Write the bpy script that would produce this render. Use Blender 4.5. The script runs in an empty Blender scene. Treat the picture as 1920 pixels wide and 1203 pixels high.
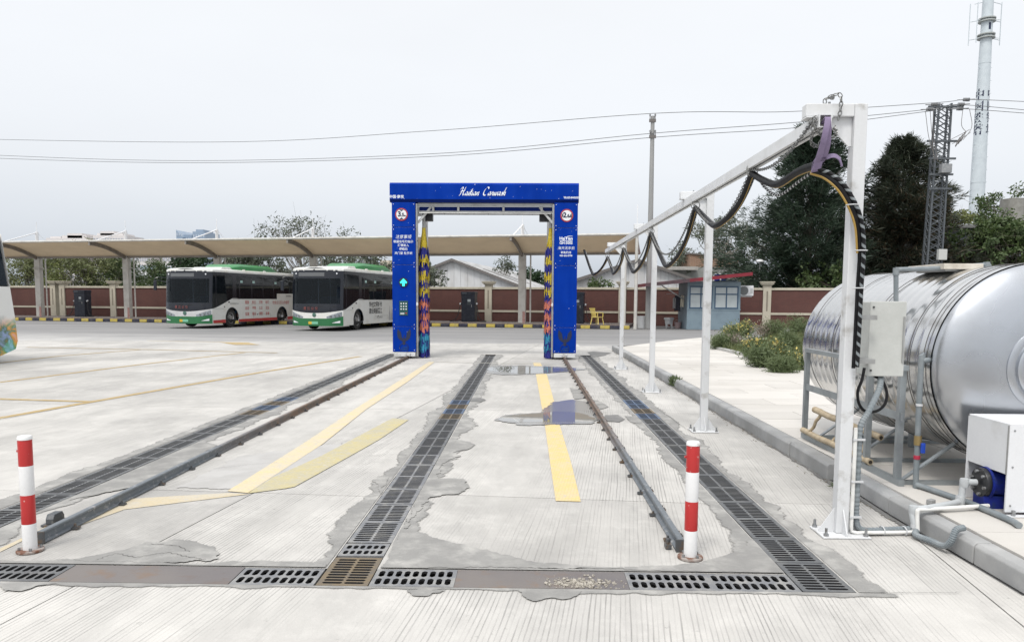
import bpy, bmesh, math, random
import numpy as np
from mathutils import Vector, Matrix

# ------------------------------------------------------------------ camera model
F, PX, PY, HOR, VPX, H = 1400., 960., 683., 560., 988., 1.5
RHO = math.radians(.35)
def _un(u, v):
    x, y = u - PX, v - PY; c, s = math.cos(RHO), math.sin(RHO)
    return (x*c + y*s, -x*s + y*c)
_vx, _vy = _un(VPX, HOR)
TH = math.atan(-_vy/F)
YAW = math.atan((_vx/F)/(math.cos(TH) + math.sin(TH)*(-_vy)/F))
def ray(u, v):
    a, b = _un(u, v); r = a/F; up = -b/F
    y = math.cos(TH) + up*math.sin(TH); z = -math.sin(TH) + up*math.cos(TH)
    c, s = math.cos(YAW), math.sin(YAW)
    return (r*c - y*s, r*s + y*c, z)
def G(u, v, z=0.):
    d = ray(u, v); t = (z - H)/d[2]; return (d[0]*t, d[1]*t, z)
def Yp(u, v, Y):
    d = ray(u, v); t = Y/d[1]; return (d[0]*t, Y, H + d[2]*t)

scene = bpy.context.scene
COL = scene.collection
cam = bpy.data.cameras.new('camera'); cam_o = bpy.data.objects.new('camera', cam); COL.objects.link(cam_o)
cam.sensor_width = 36; cam.lens = F/1920*36; cam.shift_y = (PY - 601.5)/1920
cam.clip_start = .05; cam.clip_end = 3000
cam_o.matrix_world = Matrix.Translation((0, 0, H)) @ Matrix.Rotation(YAW, 4, 'Z') @ Matrix.Rotation(math.pi/2 - TH, 4, 'X') @ Matrix.Rotation(RHO, 4, 'Z')
scene.camera = cam_o

# ------------------------------------------------------------------ sky, sun, exposure
SUN_EL, SUN_AZ = math.radians(58), math.radians(205)      # azimuth clockwise from +Y
world = bpy.data.worlds.new('World'); scene.world = world; world.use_nodes = True
wn = world.node_tree; wn.nodes.clear()
def wnode(t): return wn.nodes.new(t)
w_out = wnode('ShaderNodeOutputWorld'); w_add = wnode('ShaderNodeAddShader')
w_b1 = wnode('ShaderNodeBackground'); w_b2 = wnode('ShaderNodeBackground')
w_sky = wnode('ShaderNodeTexSky'); w_sky.sky_type = 'NISHITA'; w_sky.sun_disc = False
w_sky.sun_elevation = SUN_EL; w_sky.sun_rotation = SUN_AZ
w_sky.air_density = 1.2; w_sky.dust_density = 4; w_sky.ozone_density = 1
w_hs = wnode('ShaderNodeHueSaturation'); w_hs.inputs['Saturation'].default_value = .15
wn.links.new(w_sky.outputs[0], w_hs.inputs['Color']); wn.links.new(w_hs.outputs[0], w_b1.inputs[0])
w_b1.inputs[1].default_value = .05
w_tc = wnode('ShaderNodeTexCoord'); w_sep = wnode('ShaderNodeSeparateXYZ')
wn.links.new(w_tc.outputs['Generated'], w_sep.inputs[0])
w_rmp = wnode('ShaderNodeValToRGB')                       # even cloud deck, brighter overhead
e = w_rmp.color_ramp.elements
e[0].position = 0.; e[0].color = (.305, .34, .388, 1)
e[1].position = 1.; e[1].color = (.92, .93, .95, 1)
m_ = e.new(.16); m_.color = (.385, .402, .428, 1)
m_ = e.new(.38); m_.color = (.44, .451, .466, 1)
wn.links.new(w_sep.outputs['Z'], w_rmp.inputs[0])
w_map = wnode('ShaderNodeMapping'); w_map.inputs['Scale'].default_value = (1.6, 1.6, 5)
w_noi = wnode('ShaderNodeTexNoise'); w_noi.inputs['Scale'].default_value = 1.6; w_noi.inputs['Detail'].default_value = 5
wn.links.new(w_tc.outputs['Generated'], w_map.inputs[0]); wn.links.new(w_map.outputs[0], w_noi.inputs['Vector'])
w_mr = wnode('ShaderNodeMapRange'); w_mr.inputs['To Min'].default_value = .975; w_mr.inputs['To Max'].default_value = 1.025
w_mr.inputs['From Min'].default_value = .3; w_mr.inputs['From Max'].default_value = .7
wn.links.new(w_noi.outputs[0], w_mr.inputs[0])
w_mul = wnode('ShaderNodeMix'); w_mul.data_type = 'RGBA'; w_mul.blend_type = 'MULTIPLY'; w_mul.inputs[0].default_value = 1
wn.links.new(w_rmp.outputs[0], w_mul.inputs[6]); wn.links.new(w_mr.outputs[0], w_mul.inputs[7])
wn.links.new(w_mul.outputs[2], w_b2.inputs[0]); w_b2.inputs[1].default_value = 1.
wn.links.new(w_b1.outputs[0], w_add.inputs[0]); wn.links.new(w_b2.outputs[0], w_add.inputs[1]); wn.links.new(w_add.outputs[0], w_out.inputs[0])
sun = bpy.data.lights.new('sun', 'SUN'); sun.energy = 1.3; sun.angle = math.radians(14); sun.color = (1, .96, .9)
sun_o = bpy.data.objects.new('sun', sun); COL.objects.link(sun_o)
_sd = Vector((math.sin(SUN_AZ)*math.cos(SUN_EL), math.cos(SUN_AZ)*math.cos(SUN_EL), math.sin(SUN_EL)))
sun_o.rotation_euler = _sd.to_track_quat('Z', 'Y').to_euler(); sun_o.location = (0, 0, 40)
vs = scene.view_settings; scene.display_settings.display_device = 'sRGB'
vs.view_transform = 'Standard'; vs.look = 'None'; vs.gamma = 1; vs.use_curve_mapping = False; vs.exposure = .62
scene.cycles.max_bounces = 8; scene.cycles.transparent_max_bounces = 12

# ------------------------------------------------------------------ mesh helpers
rnd = random.Random(7)
R3 = lambda a: Matrix.Rotation(a, 3, 'Z')
class MB:
    def __init__(s): s.v = []; s.f = []
    def add(s, vs_, fs_):
        n = len(s.v); s.v += [tuple(p) for p in vs_]; s.f += [tuple(n + i for i in q) for q in fs_]; return s
    def box(s, x0, x1, y0, y1, z0, z1):
        p = [(x, y, z) for z in (z0, z1) for y in (y0, y1) for x in (x0, x1)]
        return s.add(p, [(0, 2, 3, 1), (4, 5, 7, 6), (0, 1, 5, 4), (2, 6, 7, 3), (0, 4, 6, 2), (1, 3, 7, 5)])
    def obox(s, c, sx, sy, sz, M=None):     # oriented box, centre c
        p = [Vector((x*sx/2, y*sy/2, z*sz/2)) for z in (-1, 1) for y in (-1, 1) for x in (-1, 1)]
        if M is not None: p = [M @ q for q in p]
        c = Vector(c); return s.add([c + q for q in p], [(0, 2, 3, 1), (4, 5, 7, 6), (0, 1, 5, 4), (2, 6, 7, 3), (0, 4, 6, 2), (1, 3, 7, 5)])
    def bar(s, a, b, w, h, up=(0, 0, 1)):   # rectangular bar from a to b
        a, b = Vector(a), Vector(b); d = (b - a); L = d.length; d.normalize()
        up = Vector(up)
        if abs(d.dot(up)) > .99: up = Vector((0, 1, 0))
        x = d.cross(up).normalized(); z = x.cross(d)
        M = Matrix((x, d, z)).transposed(); return s.obox((a + b)/2, w, L, h, M)
    def tube(s, pts, r, seg=8, caps=True, closed=False):
        pts = [Vector(p) for p in pts]; n = len(pts)
        rs = r if isinstance(r, (list, tuple)) else [r]*n
        base = len(s.v); up = None
        for i, p in enumerate(pts):
            if closed: t = pts[(i+1) % n] - pts[i-1]
            else: t = pts[min(i+1, n-1)] - pts[max(i-1, 0)]
            if t.length < 1e-9: t = Vector((0, 0, 1))
            t.normalize()
            if up is None:
                up = Vector((0, 0, 1)) if abs(t.z) < .9 else Vector((1, 0, 0))
            a = t.cross(up)
            if a.length < 1e-4: a = t.orthogonal()
            a.normalize(); b = a.cross(t).normalized(); up = b
            for k in range(seg):
                q = 2*math.pi*k/seg
                s.v.append(tuple(p + (a*math.cos(q) + b*math.sin(q))*rs[i]))
        m = n if closed else n - 1
        for i in range(m):
            for k in range(seg):
                A = base + i*seg + k; B = base + i*seg + (k+1) % seg
                C = base + ((i+1) % n)*seg + (k+1) % seg; D = base + ((i+1) % n)*seg + k
                s.f.append((A, B, C, D))
        if caps and not closed:
            s.f.append(tuple(base + k for k in reversed(range(seg)))); s.f.append(tuple(base + (n-1)*seg + k for k in range(seg)))
        return s
    def cyl(s, a, b, r, r2=None, seg=16, caps=True): return s.tube([a, b], [r, r if r2 is None else r2], seg, caps)
    def lathe(s, prof, o, axis='Z', seg=32):  # prof: (radius, along)
        base = len(s.v); o = Vector(o)
        for r, h in prof:
            for k in range(seg):
                q = 2*math.pi*k/seg; c, d = r*math.cos(q), r*math.sin(q)
                p = {'Z': (c, d, h), 'Y': (c, h, d), 'X': (h, c, d)}[axis]; s.v.append(tuple(o + Vector(p)))
        for i in range(len(prof)-1):
            for k in range(seg):
                A = base+i*seg+k; B = base+i*seg+(k+1) % seg
                fc = (A, B, B+seg, A+seg); s.f.append(fc if axis != 'Y' else fc[::-1])
        return s
    def prism(s, poly, d0, d1, plane='XY'):   # extrude 2D polygon between d0 and d1 along the third axis
        def P(a, b, c): return {'XY': (a, b, c), 'XZ': (a, c, b), 'YZ': (c, a, b)}[plane]
        n = len(poly); v = [P(a, b, d0) for a, b in poly] + [P(a, b, d1) for a, b in poly]
        ar = sum(poly[i-1][0]*poly[i][1]-poly[i][0]*poly[i-1][1] for i in range(n))
        flip = (ar < 0) ^ (plane == 'XZ') ^ (d1 < d0)
        f = [tuple(reversed(range(n))), tuple(range(n, 2*n))] + [(i, (i+1) % n, n+(i+1) % n, n+i) for i in range(n)]
        return s.add(v, [q[::-1] for q in f] if flip else f)
    def build(s, name, mat, parent=None, smooth=False, off=None, bevel=0, world=True):
        me = bpy.data.meshes.new(name)
        v = s.v
        if off is None: off = tuple(parent.get('_o', (0, 0, 0))) if (parent is not None and world) else (0, 0, 0)
        if off != (0, 0, 0): v = [(a-off[0], b-off[1], c-off[2]) for a, b, c in v]
        me.from_pydata(v, [], s.f); me.update()
        return link(name, me, mat, parent, smooth, bevel)
def link(name, me, mat, parent=None, smooth=False, bevel=0):
    if mat is not None and not me.materials: me.materials.append(mat)
    if smooth:
        me.polygons.foreach_set('use_smooth', [True]*len(me.polygons))
        try: me.set_sharp_from_angle(angle=math.radians(38))
        except Exception: pass
    o = bpy.data.objects.new(name, me); COL.objects.link(o)
    if parent is not None: o.parent = parent
    if bevel:
        b = o.modifiers.new('edge', 'BEVEL'); b.width = bevel; b.segments = 2; b.limit_method = 'ANGLE'; b.angle_limit = math.radians(40)
    return o
def tag(o, label, cat, group=None):
    o['label'] = label; o['category'] = cat
    if group: o['group'] = group
    return o
def struct(o, kind='structure'): o['kind'] = kind; return o
def thing(name, label, cat, loc=(0, 0, 0), rz=0, group=None):
    o = bpy.data.objects.new(name, None); COL.objects.link(o); o.location = loc; o.rotation_euler = (0, 0, rz)
    o.empty_display_size = .2; o['_o'] = tuple(loc)
    return tag(o, label, cat, group)
def dup(root, loc, rz, label=None, group=None):
    r = root.copy(); COL.objects.link(r); r.location = loc; r.rotation_euler = (0, 0, rz)
    if label: r['label'] = label
    if group: r['group'] = group
    for ch in list(root.children):
        c = ch.copy(); COL.objects.link(c); c.parent = r
        for g in list(ch.children):
            d = g.copy(); COL.objects.link(d); d.parent = c
    return r
def text_mesh(txt, size, bold=0., shear=0., space=1.):
    cu = bpy.data.curves.new('txt', 'FONT'); cu.body = txt; cu.size = size; cu.align_x = 'CENTER'; cu.align_y = 'CENTER'
    cu.offset = bold; cu.shear = shear; cu.space_character = space; cu.resolution_u = 3
    o = bpy.data.objects.new('txt', cu); COL.objects.link(o)
    dg = bpy.context.evaluated_depsgraph_get(); me = bpy.data.meshes.new_from_object(o.evaluated_get(dg))
    bpy.data.objects.remove(o); bpy.data.curves.remove(cu); me.materials.clear(); return me
def text(name, txt, size, mat, parent, M, bold=0., shear=0., space=1.):   # M: 4x4 placing the XY text in the parent's space
    me = text_mesh(txt, size, bold, shear, space); me.transform(M); me.name = name
    return link(name, me, mat, parent)
FRONT = Matrix.Rotation(math.pi/2, 4, 'X')       # XY text -> faces -Y
def at(x, y, z, M=FRONT): return Matrix.Translation((x, y, z)) @ M
def catmull(pts, n=8):
    P = [Vector(p) for p in pts]; P = [2*P[0]-P[1]] + P + [2*P[-1]-P[-2]]; out = []
    for i in range(1, len(P)-2):
        for k in range(n):
            t = k/n; a, b, c, d = P[i-1], P[i], P[i+1], P[i+2]
            out.append(.5*((2*b) + (c-a)*t + (2*a-5*b+4*c-d)*t*t + (3*b-a-3*c+d)*t**3))
    out.append(P[-2]); return out
def np_mesh(name, V, Fc, mat, parent=None, smooth=False):   # V (n,3); Fc (m,k)
    me = bpy.data.meshes.new(name); V = np.asarray(V, dtype=np.float32); Fc = np.asarray(Fc, dtype=np.int32)
    m, k = Fc.shape
    me.vertices.add(len(V)); me.vertices.foreach_set('co', V.ravel())
    me.loops.add(m*k); me.loops.foreach_set('vertex_index', Fc.ravel())
    me.polygons.add(m); me.polygons.foreach_set('loop_start', np.arange(0, m*k, k, dtype=np.int32))
    me.update(calc_edges=True); me.validate()
    return link(name, me, mat, parent, smooth)

# ------------------------------------------------------------------ materials
class NT:
    def __init__(s, name):
        s.m = bpy.data.materials.new(name); s.m.use_nodes = True; s.t = s.m.node_tree
        s.b = s.t.nodes['Principled BSDF']; s.out = s.t.nodes['Material Output']
    def n(s, t, **kw):
        x = s.t.nodes.new(t)
        for k, v in kw.items():
            if k in x.inputs: x.inputs[k].default_value = v
            else: setattr(x, k, v)
        return x
    def l(s, a, b): s.t.links.new(a, b)
    def pos(s): return s.n('ShaderNodeNewGeometry').outputs['Position']
    def obj(s): return s.n('ShaderNodeTexCoord').outputs['Object']
    def map(s, vec, scale=(1, 1, 1), rot=(0, 0, 0), loc=(0, 0, 0)):
        x = s.n('ShaderNodeMapping'); x.inputs['Scale'].default_value = scale; x.inputs['Rotation'].default_value = rot; x.inputs['Location'].default_value = loc
        s.l(vec, x.inputs[0]); return x.outputs[0]
    def noise(s, vec, scale, detail=5, rough=.55, dist=0):
        x = s.n('ShaderNodeTexNoise'); x.inputs['Scale'].default_value = scale; x.inputs['Detail'].default_value = detail
        x.inputs['Roughness'].default_value = rough; x.inputs['Distortion'].default_value = dist
        s.l(vec, x.inputs['Vector']); return x.outputs[0]
    def rng(s, v, a, b, c=0., d=1.):
        x = s.n('ShaderNodeMapRange'); x.inputs['From Min'].default_value = a; x.inputs['From Max'].default_value = b
        x.inputs['To Min'].default_value = c; x.inputs['To Max'].default_value = d; s.l(v, x.inputs[0]); return x.outputs[0]
    def math(s, op, a, b=None, c=None):
        x = s.n('ShaderNodeMath'); x.operation = op
        for i, q in enumerate((a, b, c)):
            if q is None: continue
            if isinstance(q, (int, float)): x.inputs[i].default_value = q
            else: s.l(q, x.inputs[i])
        return x.outputs[0]
    def mix(s, f, a, b, mode='MIX'):
        x = s.n('ShaderNodeMix'); x.data_type = 'RGBA'; x.blend_type = mode
        for i, q in ((0, f), (6, a), (7, b)):
            if isinstance(q, (int, float)): x.inputs[i].default_value = q
            elif isinstance(q, (tuple, list)): x.inputs[i].default_value = (*q[:3], 1)
            else: s.l(q, x.inputs[i])
        return x.outputs[2]
    def bump(s, h, strength=.3, dist=.01):
        x = s.n('ShaderNodeBump'); x.inputs['Strength'].default_value = strength; x.inputs['Distance'].default_value = dist
        s.l(h, x.inputs['Height']); s.l(x.outputs[0], s.b.inputs['Normal']); return x
    def col(s, c):
        if isinstance(c, (tuple, list)): s.b.inputs['Base Color'].default_value = (*c[:3], 1)
        else: s.l(c, s.b.inputs['Base Color'])
    def rough(s, r):
        if isinstance(r, (int, float)): s.b.inputs['Roughness'].default_value = r
        else: s.l(r, s.b.inputs['Roughness'])
def pm(name, c1, c2=None, scale=3., lo=.42, hi=.68, rough=.6, metal=0., bump=0., bscale=60., c3=None, s3=.7, stretch=(1, 1, 1), world=False, r2=None, coat=0, spec=.35):
    """painted / weathered surface: colour c1 broken by noise patches of c2, fine grain, optional large tint c3"""
    k = NT(name); v = k.pos() if world else k.obj()
    k.b.inputs['Metallic'].default_value = metal; k.rough(rough)
    if coat: k.b.inputs['Coat Weight'].default_value = coat; k.b.inputs['Coat Roughness'].default_value = .15
    c = c1
    if c2 is not None:
        nz = k.noise(k.map(v, stretch), scale, 7, .62); f = k.rng(nz, lo, hi)
        c = k.mix(f, c1, c2)
        if r2 is not None: k.rough(k.rng(nz, lo, hi, rough, r2))
    if c3 is not None: c = k.mix(k.rng(k.noise(v, s3, 3), .35, .7), c, c3)
    g = k.noise(v, bscale, 3); c = k.mix(k.rng(g, .3, .7, 0, .10), c, (c1[0]*.55, c1[1]*.55, c1[2]*.55))
    k.col(c); k.b.inputs['Specular IOR Level'].default_value = spec
    if bump: k.bump(g, bump, .004)
    return k.m
def plain(name, c, rough=.5, metal=0., emit=None, es=1.):
    k = NT(name); k.col(c); k.rough(rough); k.b.inputs['Metallic'].default_value = metal
    if emit: k.b.inputs['Emission Color'].default_value = (*emit, 1); k.b.inputs['Emission Strength'].default_value = es
    return k.m
def glass(name, tint, refl_rough=.03, dens=.5, ior=1.5):
    """thin pane: part clear, part dark tint, Fresnel reflection on top"""
    k = NT(name); k.t.nodes.remove(k.b)
    tr = k.n('ShaderNodeBsdfTransparent'); tr.inputs[0].default_value = (*tint, 1)
    df = k.n('ShaderNodeBsdfDiffuse'); df.inputs[0].default_value = (.012, .016, .02, 1)
    m1 = k.n('ShaderNodeMixShader'); m1.inputs[0].default_value = dens; k.l(tr.outputs[0], m1.inputs[1]); k.l(df.outputs[0], m1.inputs[2])
    gl = k.n('ShaderNodeBsdfGlossy'); gl.inputs['Roughness'].default_value = refl_rough; gl.inputs[0].default_value = (.9, .93, .95, 1)
    fr = k.n('ShaderNodeFresnel'); fr.inputs[0].default_value = ior
    m2 = k.n('ShaderNodeMixShader'); k.l(fr.outputs[0], m2.inputs[0]); k.l(m1.outputs[0], m2.inputs[1]); k.l(gl.outputs[0], m2.inputs[2])
    k.l(m2.outputs[0], k.out.inputs[0]); return k.m
from mathutils import noise as mnoise
def n1(t, seed=0., oct=4):
    return mnoise.fractal(Vector((t, seed*7.31, seed*1.7)), 1.0, 2.0, oct)
def rough_poly(pts, amp=.02, step=.03, seed=0.):
    """closed 2D outline with a broken, chipped edge"""
    out = []; n = len(pts); s = 0
    for i in range(n):
        a, b = Vector(pts[i][:2]), Vector(pts[(i+1) % n][:2]); d = b-a; L = d.length
        if L < 1e-6: continue
        nn = max(1, min(90, int(L/(step*.5)))); nr = Vector((-d.y, d.x))/L
        for k in range(nn):
            t = k/nn; w = math.sin(math.pi*t)**.5 if nn > 1 else 0
            out.append(tuple(a + d*t + nr*(w*(amp*n1((s+t*L)*9, seed)+.4*amp*n1((s+t*L)*40, seed+1, 3))))); 
        s += L
    return out
def sheet(name, pts, z, mat, parent=None):
    bm = bmesh.new(); vsx = [bm.verts.new((p[0], p[1], z)) for p in pts]
    f = bm.faces.new(vsx); f.normal_update()
    if f.normal.z < 0: f.normal_flip()
    bmesh.ops.triangulate(bm, faces=bm.faces[:]); me = bpy.data.meshes.new(name); bm.to_mesh(me); bm.free()
    return link(name, me, mat, parent)
def crop(pts, s, ox, oy): return [(ox + a/s, oy + b/s) for a, b in pts]
def gp(pts): return [G(*p)[:2] for p in pts]

# ---- concrete materials
def concrete(name, base, dark, grooves=True, tint=None, slab=True, far=False, rough=.75):
    k = NT(name); v = k.pos()
    c = k.mix(k.rng(k.noise(v, .45, 6, .6), .40, .68), base, dark)
    c = k.mix(k.rng(k.noise(k.map(v, (1, .25, 1), (0, 0, .13)), 2.2, 8, .7), .46, .72, 0, .48), c, tuple(x*.66 for x in dark))
    if slab:
        oi = k.n('ShaderNodeObjectInfo').outputs['Random']
        c = k.mix(1., c, k.rng(oi, 0, 1, .87, 1.06), 'MULTIPLY')
    c = k.mix(k.rng(k.noise(v, 2.7, 10, .75), .5, .68, 0, .35), c, tuple(min(.8, x*1.28) for x in base))
    gr = k.rng(k.noise(k.map(v, (1, .55, 1), (0, 0, .13), (5, 2, 0)), .75, 9, .68), .48, .74, 0, .50); c = k.mix(gr, c, tuple(x*.62 for x in dark))
    sp = k.rng(k.noise(v, 16, 6, .7), .64, .73); c = k.mix(k.math('MULTIPLY', sp, .55), c, (.10, .098, .09))
    g = k.noise(v, 140, 3, .6); c = k.mix(k.rng(g, .3, .75, 0, .22), c, tuple(x*.5 for x in dark))
    h = k.math('MULTIPLY', g, .35)
    if far:     # older, darker carriageway in front of the charging island
        yy = k.n('ShaderNodeSeparateXYZ'); k.l(v, yy.inputs[0])
        w = k.math('ADD', k.math('ADD', yy.outputs['Y'], k.math('MULTIPLY', yy.outputs['X'], .2)), k.math('MULTIPLY', k.noise(k.map(v, (.3, 1, 1)), .5, 5), 6))
        c = k.mix(k.rng(w, 23.5, 31), c, k.mix(k.rng(k.noise(k.map(v, (.15, 1, 1)), .9, 6), .35, .65), (.165, .165, .167), (.225, .222, .22)))
    if grooves:
        a = math.radians(7.5)
        q = k.map(v, (1, 1, 1), (0, 0, a)); s = k.n('ShaderNodeSeparateXYZ'); k.l(q, s.inputs[0])
        wob = k.noise(k.map(q, (1, .12, 1)), 3., 3)
        t = k.math('FRACT', k.math('ADD', k.math('MULTIPLY', s.outputs['X'], 40.), k.math('MULTIPLY', wob, 2.6)))
        ln = k.rng(k.math('ABSOLUTE', k.math('SUBTRACT', t, .5)), .05, .15, 1, 0)
        mk = k.rng(k.noise(k.map(q, (1, .35, 1), loc=(3, 7, 0)), .8, 5, .65), .36, .56)
        fine = k.rng(k.noise(k.map(q, (30, .9, 1)), 1., 4), .40, .60)
        mk = k.math('MULTIPLY', mk, k.math('ADD', k.math('MULTIPLY', fine, .85), .15))
        if slab:
            mk = k.math('MULTIPLY', mk, k.rng(oi, .1, .4, .5, 1))
        ln = k.math('MULTIPLY', ln, mk)
        c = k.mix(k.math('MULTIPLY', ln, .58), c, (.13, .128, .122))
        h = k.math('SUBTRACT', h, k.math('MULTIPLY', ln, 1.2))
    if tint: c = k.mix(k.rng(k.noise(v, .6, 4), .4, .7, 0, .5), c, tint)
    k.col(c); k.rough(rough); k.b.inputs['Specular IOR Level'].default_value = .3
    k.bump(h, .55, .006); return k.m
M_slab = concrete('concrete_slab', (.50, .486, .460), (.385, .375, .358))
M_ground = concrete('concrete_yard', (.46, .452, .44), (.38, .374, .366), grooves=False, slab=False, far=True)
M_mortar = pm('mortar', (.25, .246, .236), (.38, .372, .352), 7, .44, .64, .85, bump=.8, bscale=55, c3=(.20, .197, .19), s3=2.6, world=True)
M_mortar_dark = pm('mortar_damp', (.155, .153, .148), (.22, .215, .205), 6, .42, .62, .6, bump=.4, bscale=60, c3=(.13, .128, .125), s3=2.5, world=True)
def feather(mat):
    t = mat.node_tree; b = t.nodes['Principled BSDF']; out = t.nodes['Material Output']
    at_ = t.nodes.new('ShaderNodeAttribute'); at_.attribute_name = 'edge'; g = t.nodes.new('ShaderNodeNewGeometry')
    nz = t.nodes.new('ShaderNodeTexNoise'); nz.inputs['Scale'].default_value = 34; nz.inputs['Detail'].default_value = 6; nz.inputs['Roughness'].default_value = .7; t.links.new(g.outputs['Position'], nz.inputs['Vector'])
    m1 = t.nodes.new('ShaderNodeMath'); m1.operation = 'MULTIPLY_ADD'; t.links.new(at_.outputs['Fac'], m1.inputs[0]); m1.inputs[1].default_value = 2.2; m1.inputs[2].default_value = -.9
    m2 = t.nodes.new('ShaderNodeMath'); m2.operation = 'MULTIPLY_ADD'; t.links.new(nz.outputs[0], m2.inputs[0]); m2.inputs[1].default_value = 1.9; t.links.new(m1.outputs[0], m2.inputs[2]); m2.use_clamp = True
    tr = t.nodes.new('ShaderNodeBsdfTransparent'); mx = t.nodes.new('ShaderNodeMixShader'); t.links.new(m2.outputs[0], mx.inputs[0]); t.links.new(tr.outputs[0], mx.inputs[1]); t.links.new(b.outputs[0], mx.inputs[2]); t.links.new(mx.outputs[0], out.inputs[0])
feather(M_mortar); feather(M_mortar_dark)
def edge_attr(me, vals):
    a = me.attributes.new('edge', 'FLOAT', 'POINT'); a.data.foreach_set('value', vals)
M_joint = plain('joint_filler', (.075, .072, .068), .9)
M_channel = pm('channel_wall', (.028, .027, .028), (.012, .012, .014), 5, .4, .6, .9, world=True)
M_iron = pm('cast_iron', (.125, .13, .136), (.20, .20, .195), 7, .45, .7, .48, metal=.35, bump=.3, bscale=120, world=True)
M_iron_light = pm('cast_iron_scuffed', (.19, .195, .205), (.31, .305, .29), 9, .45, .65, .5, metal=.3, bump=.3, bscale=120, world=True)
M_iron_blue = pm('cast_iron_blue_stained', (.06, .105, .19), (.10, .115, .135), 5, .5, .75, .4, metal=.2, world=True)
M_iron_tan = pm('cast_iron_rust_stained', (.175, .135, .085), (.13, .115, .095), 9, .45, .65, .6, metal=.2, bump=.3, bscale=100, world=True)
M_rustplate = pm('rust_plate', (.19, .17, .158), (.25, .165, .105), 6, .52, .72, .5, metal=.35, bump=.2, bscale=80, c3=(.14, .13, .135), s3=1.5, world=True, r2=.75)
M_yellow = None
def paint(name, col, under, wear=(.40, .66), grooves=True, amt=1.):
    k = NT(name); v = k.pos()
    f = k.rng(k.noise(v, 5, 9, .75), *wear)
    c = k.mix(k.math('MULTIPLY', f, amt), col, under)
    c = k.mix(k.rng(k.noise(v, 60, 4), .35, .7, 0, .25), c, tuple(x*.55 for x in col))
    if grooves:
        q = k.map(v, (1, 1, 1), (0, 0, math.radians(7.5))); s = k.n('ShaderNodeSeparateXYZ'); k.l(q, s.inputs[0])
        wob = k.noise(k.map(q, (1, .12, 1)), 3., 3)
        t = k.math('FRACT', k.math('ADD', k.math('MULTIPLY', s.outputs['X'], 40.), k.math('MULTIPLY', wob, 2.6)))
        c = k.mix(k.rng(k.math('ABSOLUTE', k.math('SUBTRACT', t, .5)), .06, .17, .16, 0), c, (.25, .2, .1))
    chip = k.rng(k.noise(v, 22, 7, .75), .53, .60); c = k.mix(k.math('MULTIPLY', chip, k.rng(k.noise(v, 1.7, 4), .38, .6, .15, .85)), c, (.40, .385, .355))
    k.col(c); k.rough(.7); return k.m
M_yel = paint('yellow_road_paint', (.60, .455, .185), (.52, .45, .31), (.42, .70))
M_yel_pale = paint('pale_yellow_paint', (.575, .475, .275), (.50, .455, .37), (.38, .64)); M_yel_old = paint('old_yellow_paint', (.45, .39, .19), (.38, .355, .27), (.38, .62))
M_tan = paint('faded_tan_paint', (.47, .40, .27), (.46, .43, .37), (.42, .70), False)
M_line = paint('yard_line_paint', (.36, .255, .10), (.40, .34, .24), (.5, .75), False)
M_white_line = paint('white_road_paint', (.62, .60, .52), (.46, .45, .43), (.4, .7), False)

# ---- ground sheet with the drain trenches left open
DR = {'left': (-3.69, -3.41), 'middle': (-1.10, -.82), 'right': (1.435, 1.715)}
TY = (3.765, 4.02); DEND = 20.0
xs = [-600, -3.69, -3.41, -1.10, -.82, 1.435, 1.715, 600]; ys = [-80, TY[0], TY[1], DEND, 900]
mb = MB(); GZ = -.014
for i in range(len(xs)-1):
    for j in range(len(ys)-1):
        if (i in (1, 3, 5) and j == 2) or (j == 1 and 1 <= i <= 5): continue
        mb.add([(xs[i], ys[j], GZ), (xs[i+1], ys[j], GZ), (xs[i+1], ys[j+1], GZ), (xs[i], ys[j+1], GZ)], [(0, 1, 2, 3)])
ground = struct(mb.build('ground', M_ground))
ch = MB(); dz = -.30
for nm, (a, b) in DR.items():
    ch.add([(a, TY[0], dz), (b, TY[0], dz), (b, DEND, dz), (a, DEND, dz)], [(0, 1, 2, 3)])
    ch.add([(a, TY[1], dz), (a, DEND, dz), (a, DEND, -.001), (a, TY[1], -.001)], [(0, 1, 2, 3)])
    ch.add([(b, TY[1], dz), (b, DEND, dz), (b, DEND, -.001), (b, TY[1], -.001)], [(0, 1, 2, 3)])
    ch.add([(a, DEND, dz), (b, DEND, dz), (b, DEND, -.001), (a, DEND, -.001)], [(0, 1, 2, 3)])
ch.add([(-3.69, TY[0], dz+.004), (1.715, TY[0], dz+.004), (1.715, TY[1], dz+.004), (-3.69, TY[1], dz+.004)], [(0, 1, 2, 3)])
for a, b, y in ((-3.69, 1.715, TY[0]), (-3.41, -1.10, TY[1]), (-.82, 1.435, TY[1])):
    ch.add([(a, y, dz), (b, y, dz), (b, y, -.001), (a, y, -.001)], [(0, 1, 2, 3)])
ch.add([(-3.69, TY[0], dz), (-3.69, TY[1], dz), (-3.69, TY[1], -.001), (-3.69, TY[0], -.001)], [(0, 1, 2, 3)])
ch.add([(1.715, TY[0], dz), (1.715, TY[1], dz), (1.715, TY[1], -.001), (1.715, TY[0], -.001)], [(0, 1, 2, 3)])
struct(ch.build('drain_channel', M_channel, ground))

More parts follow.
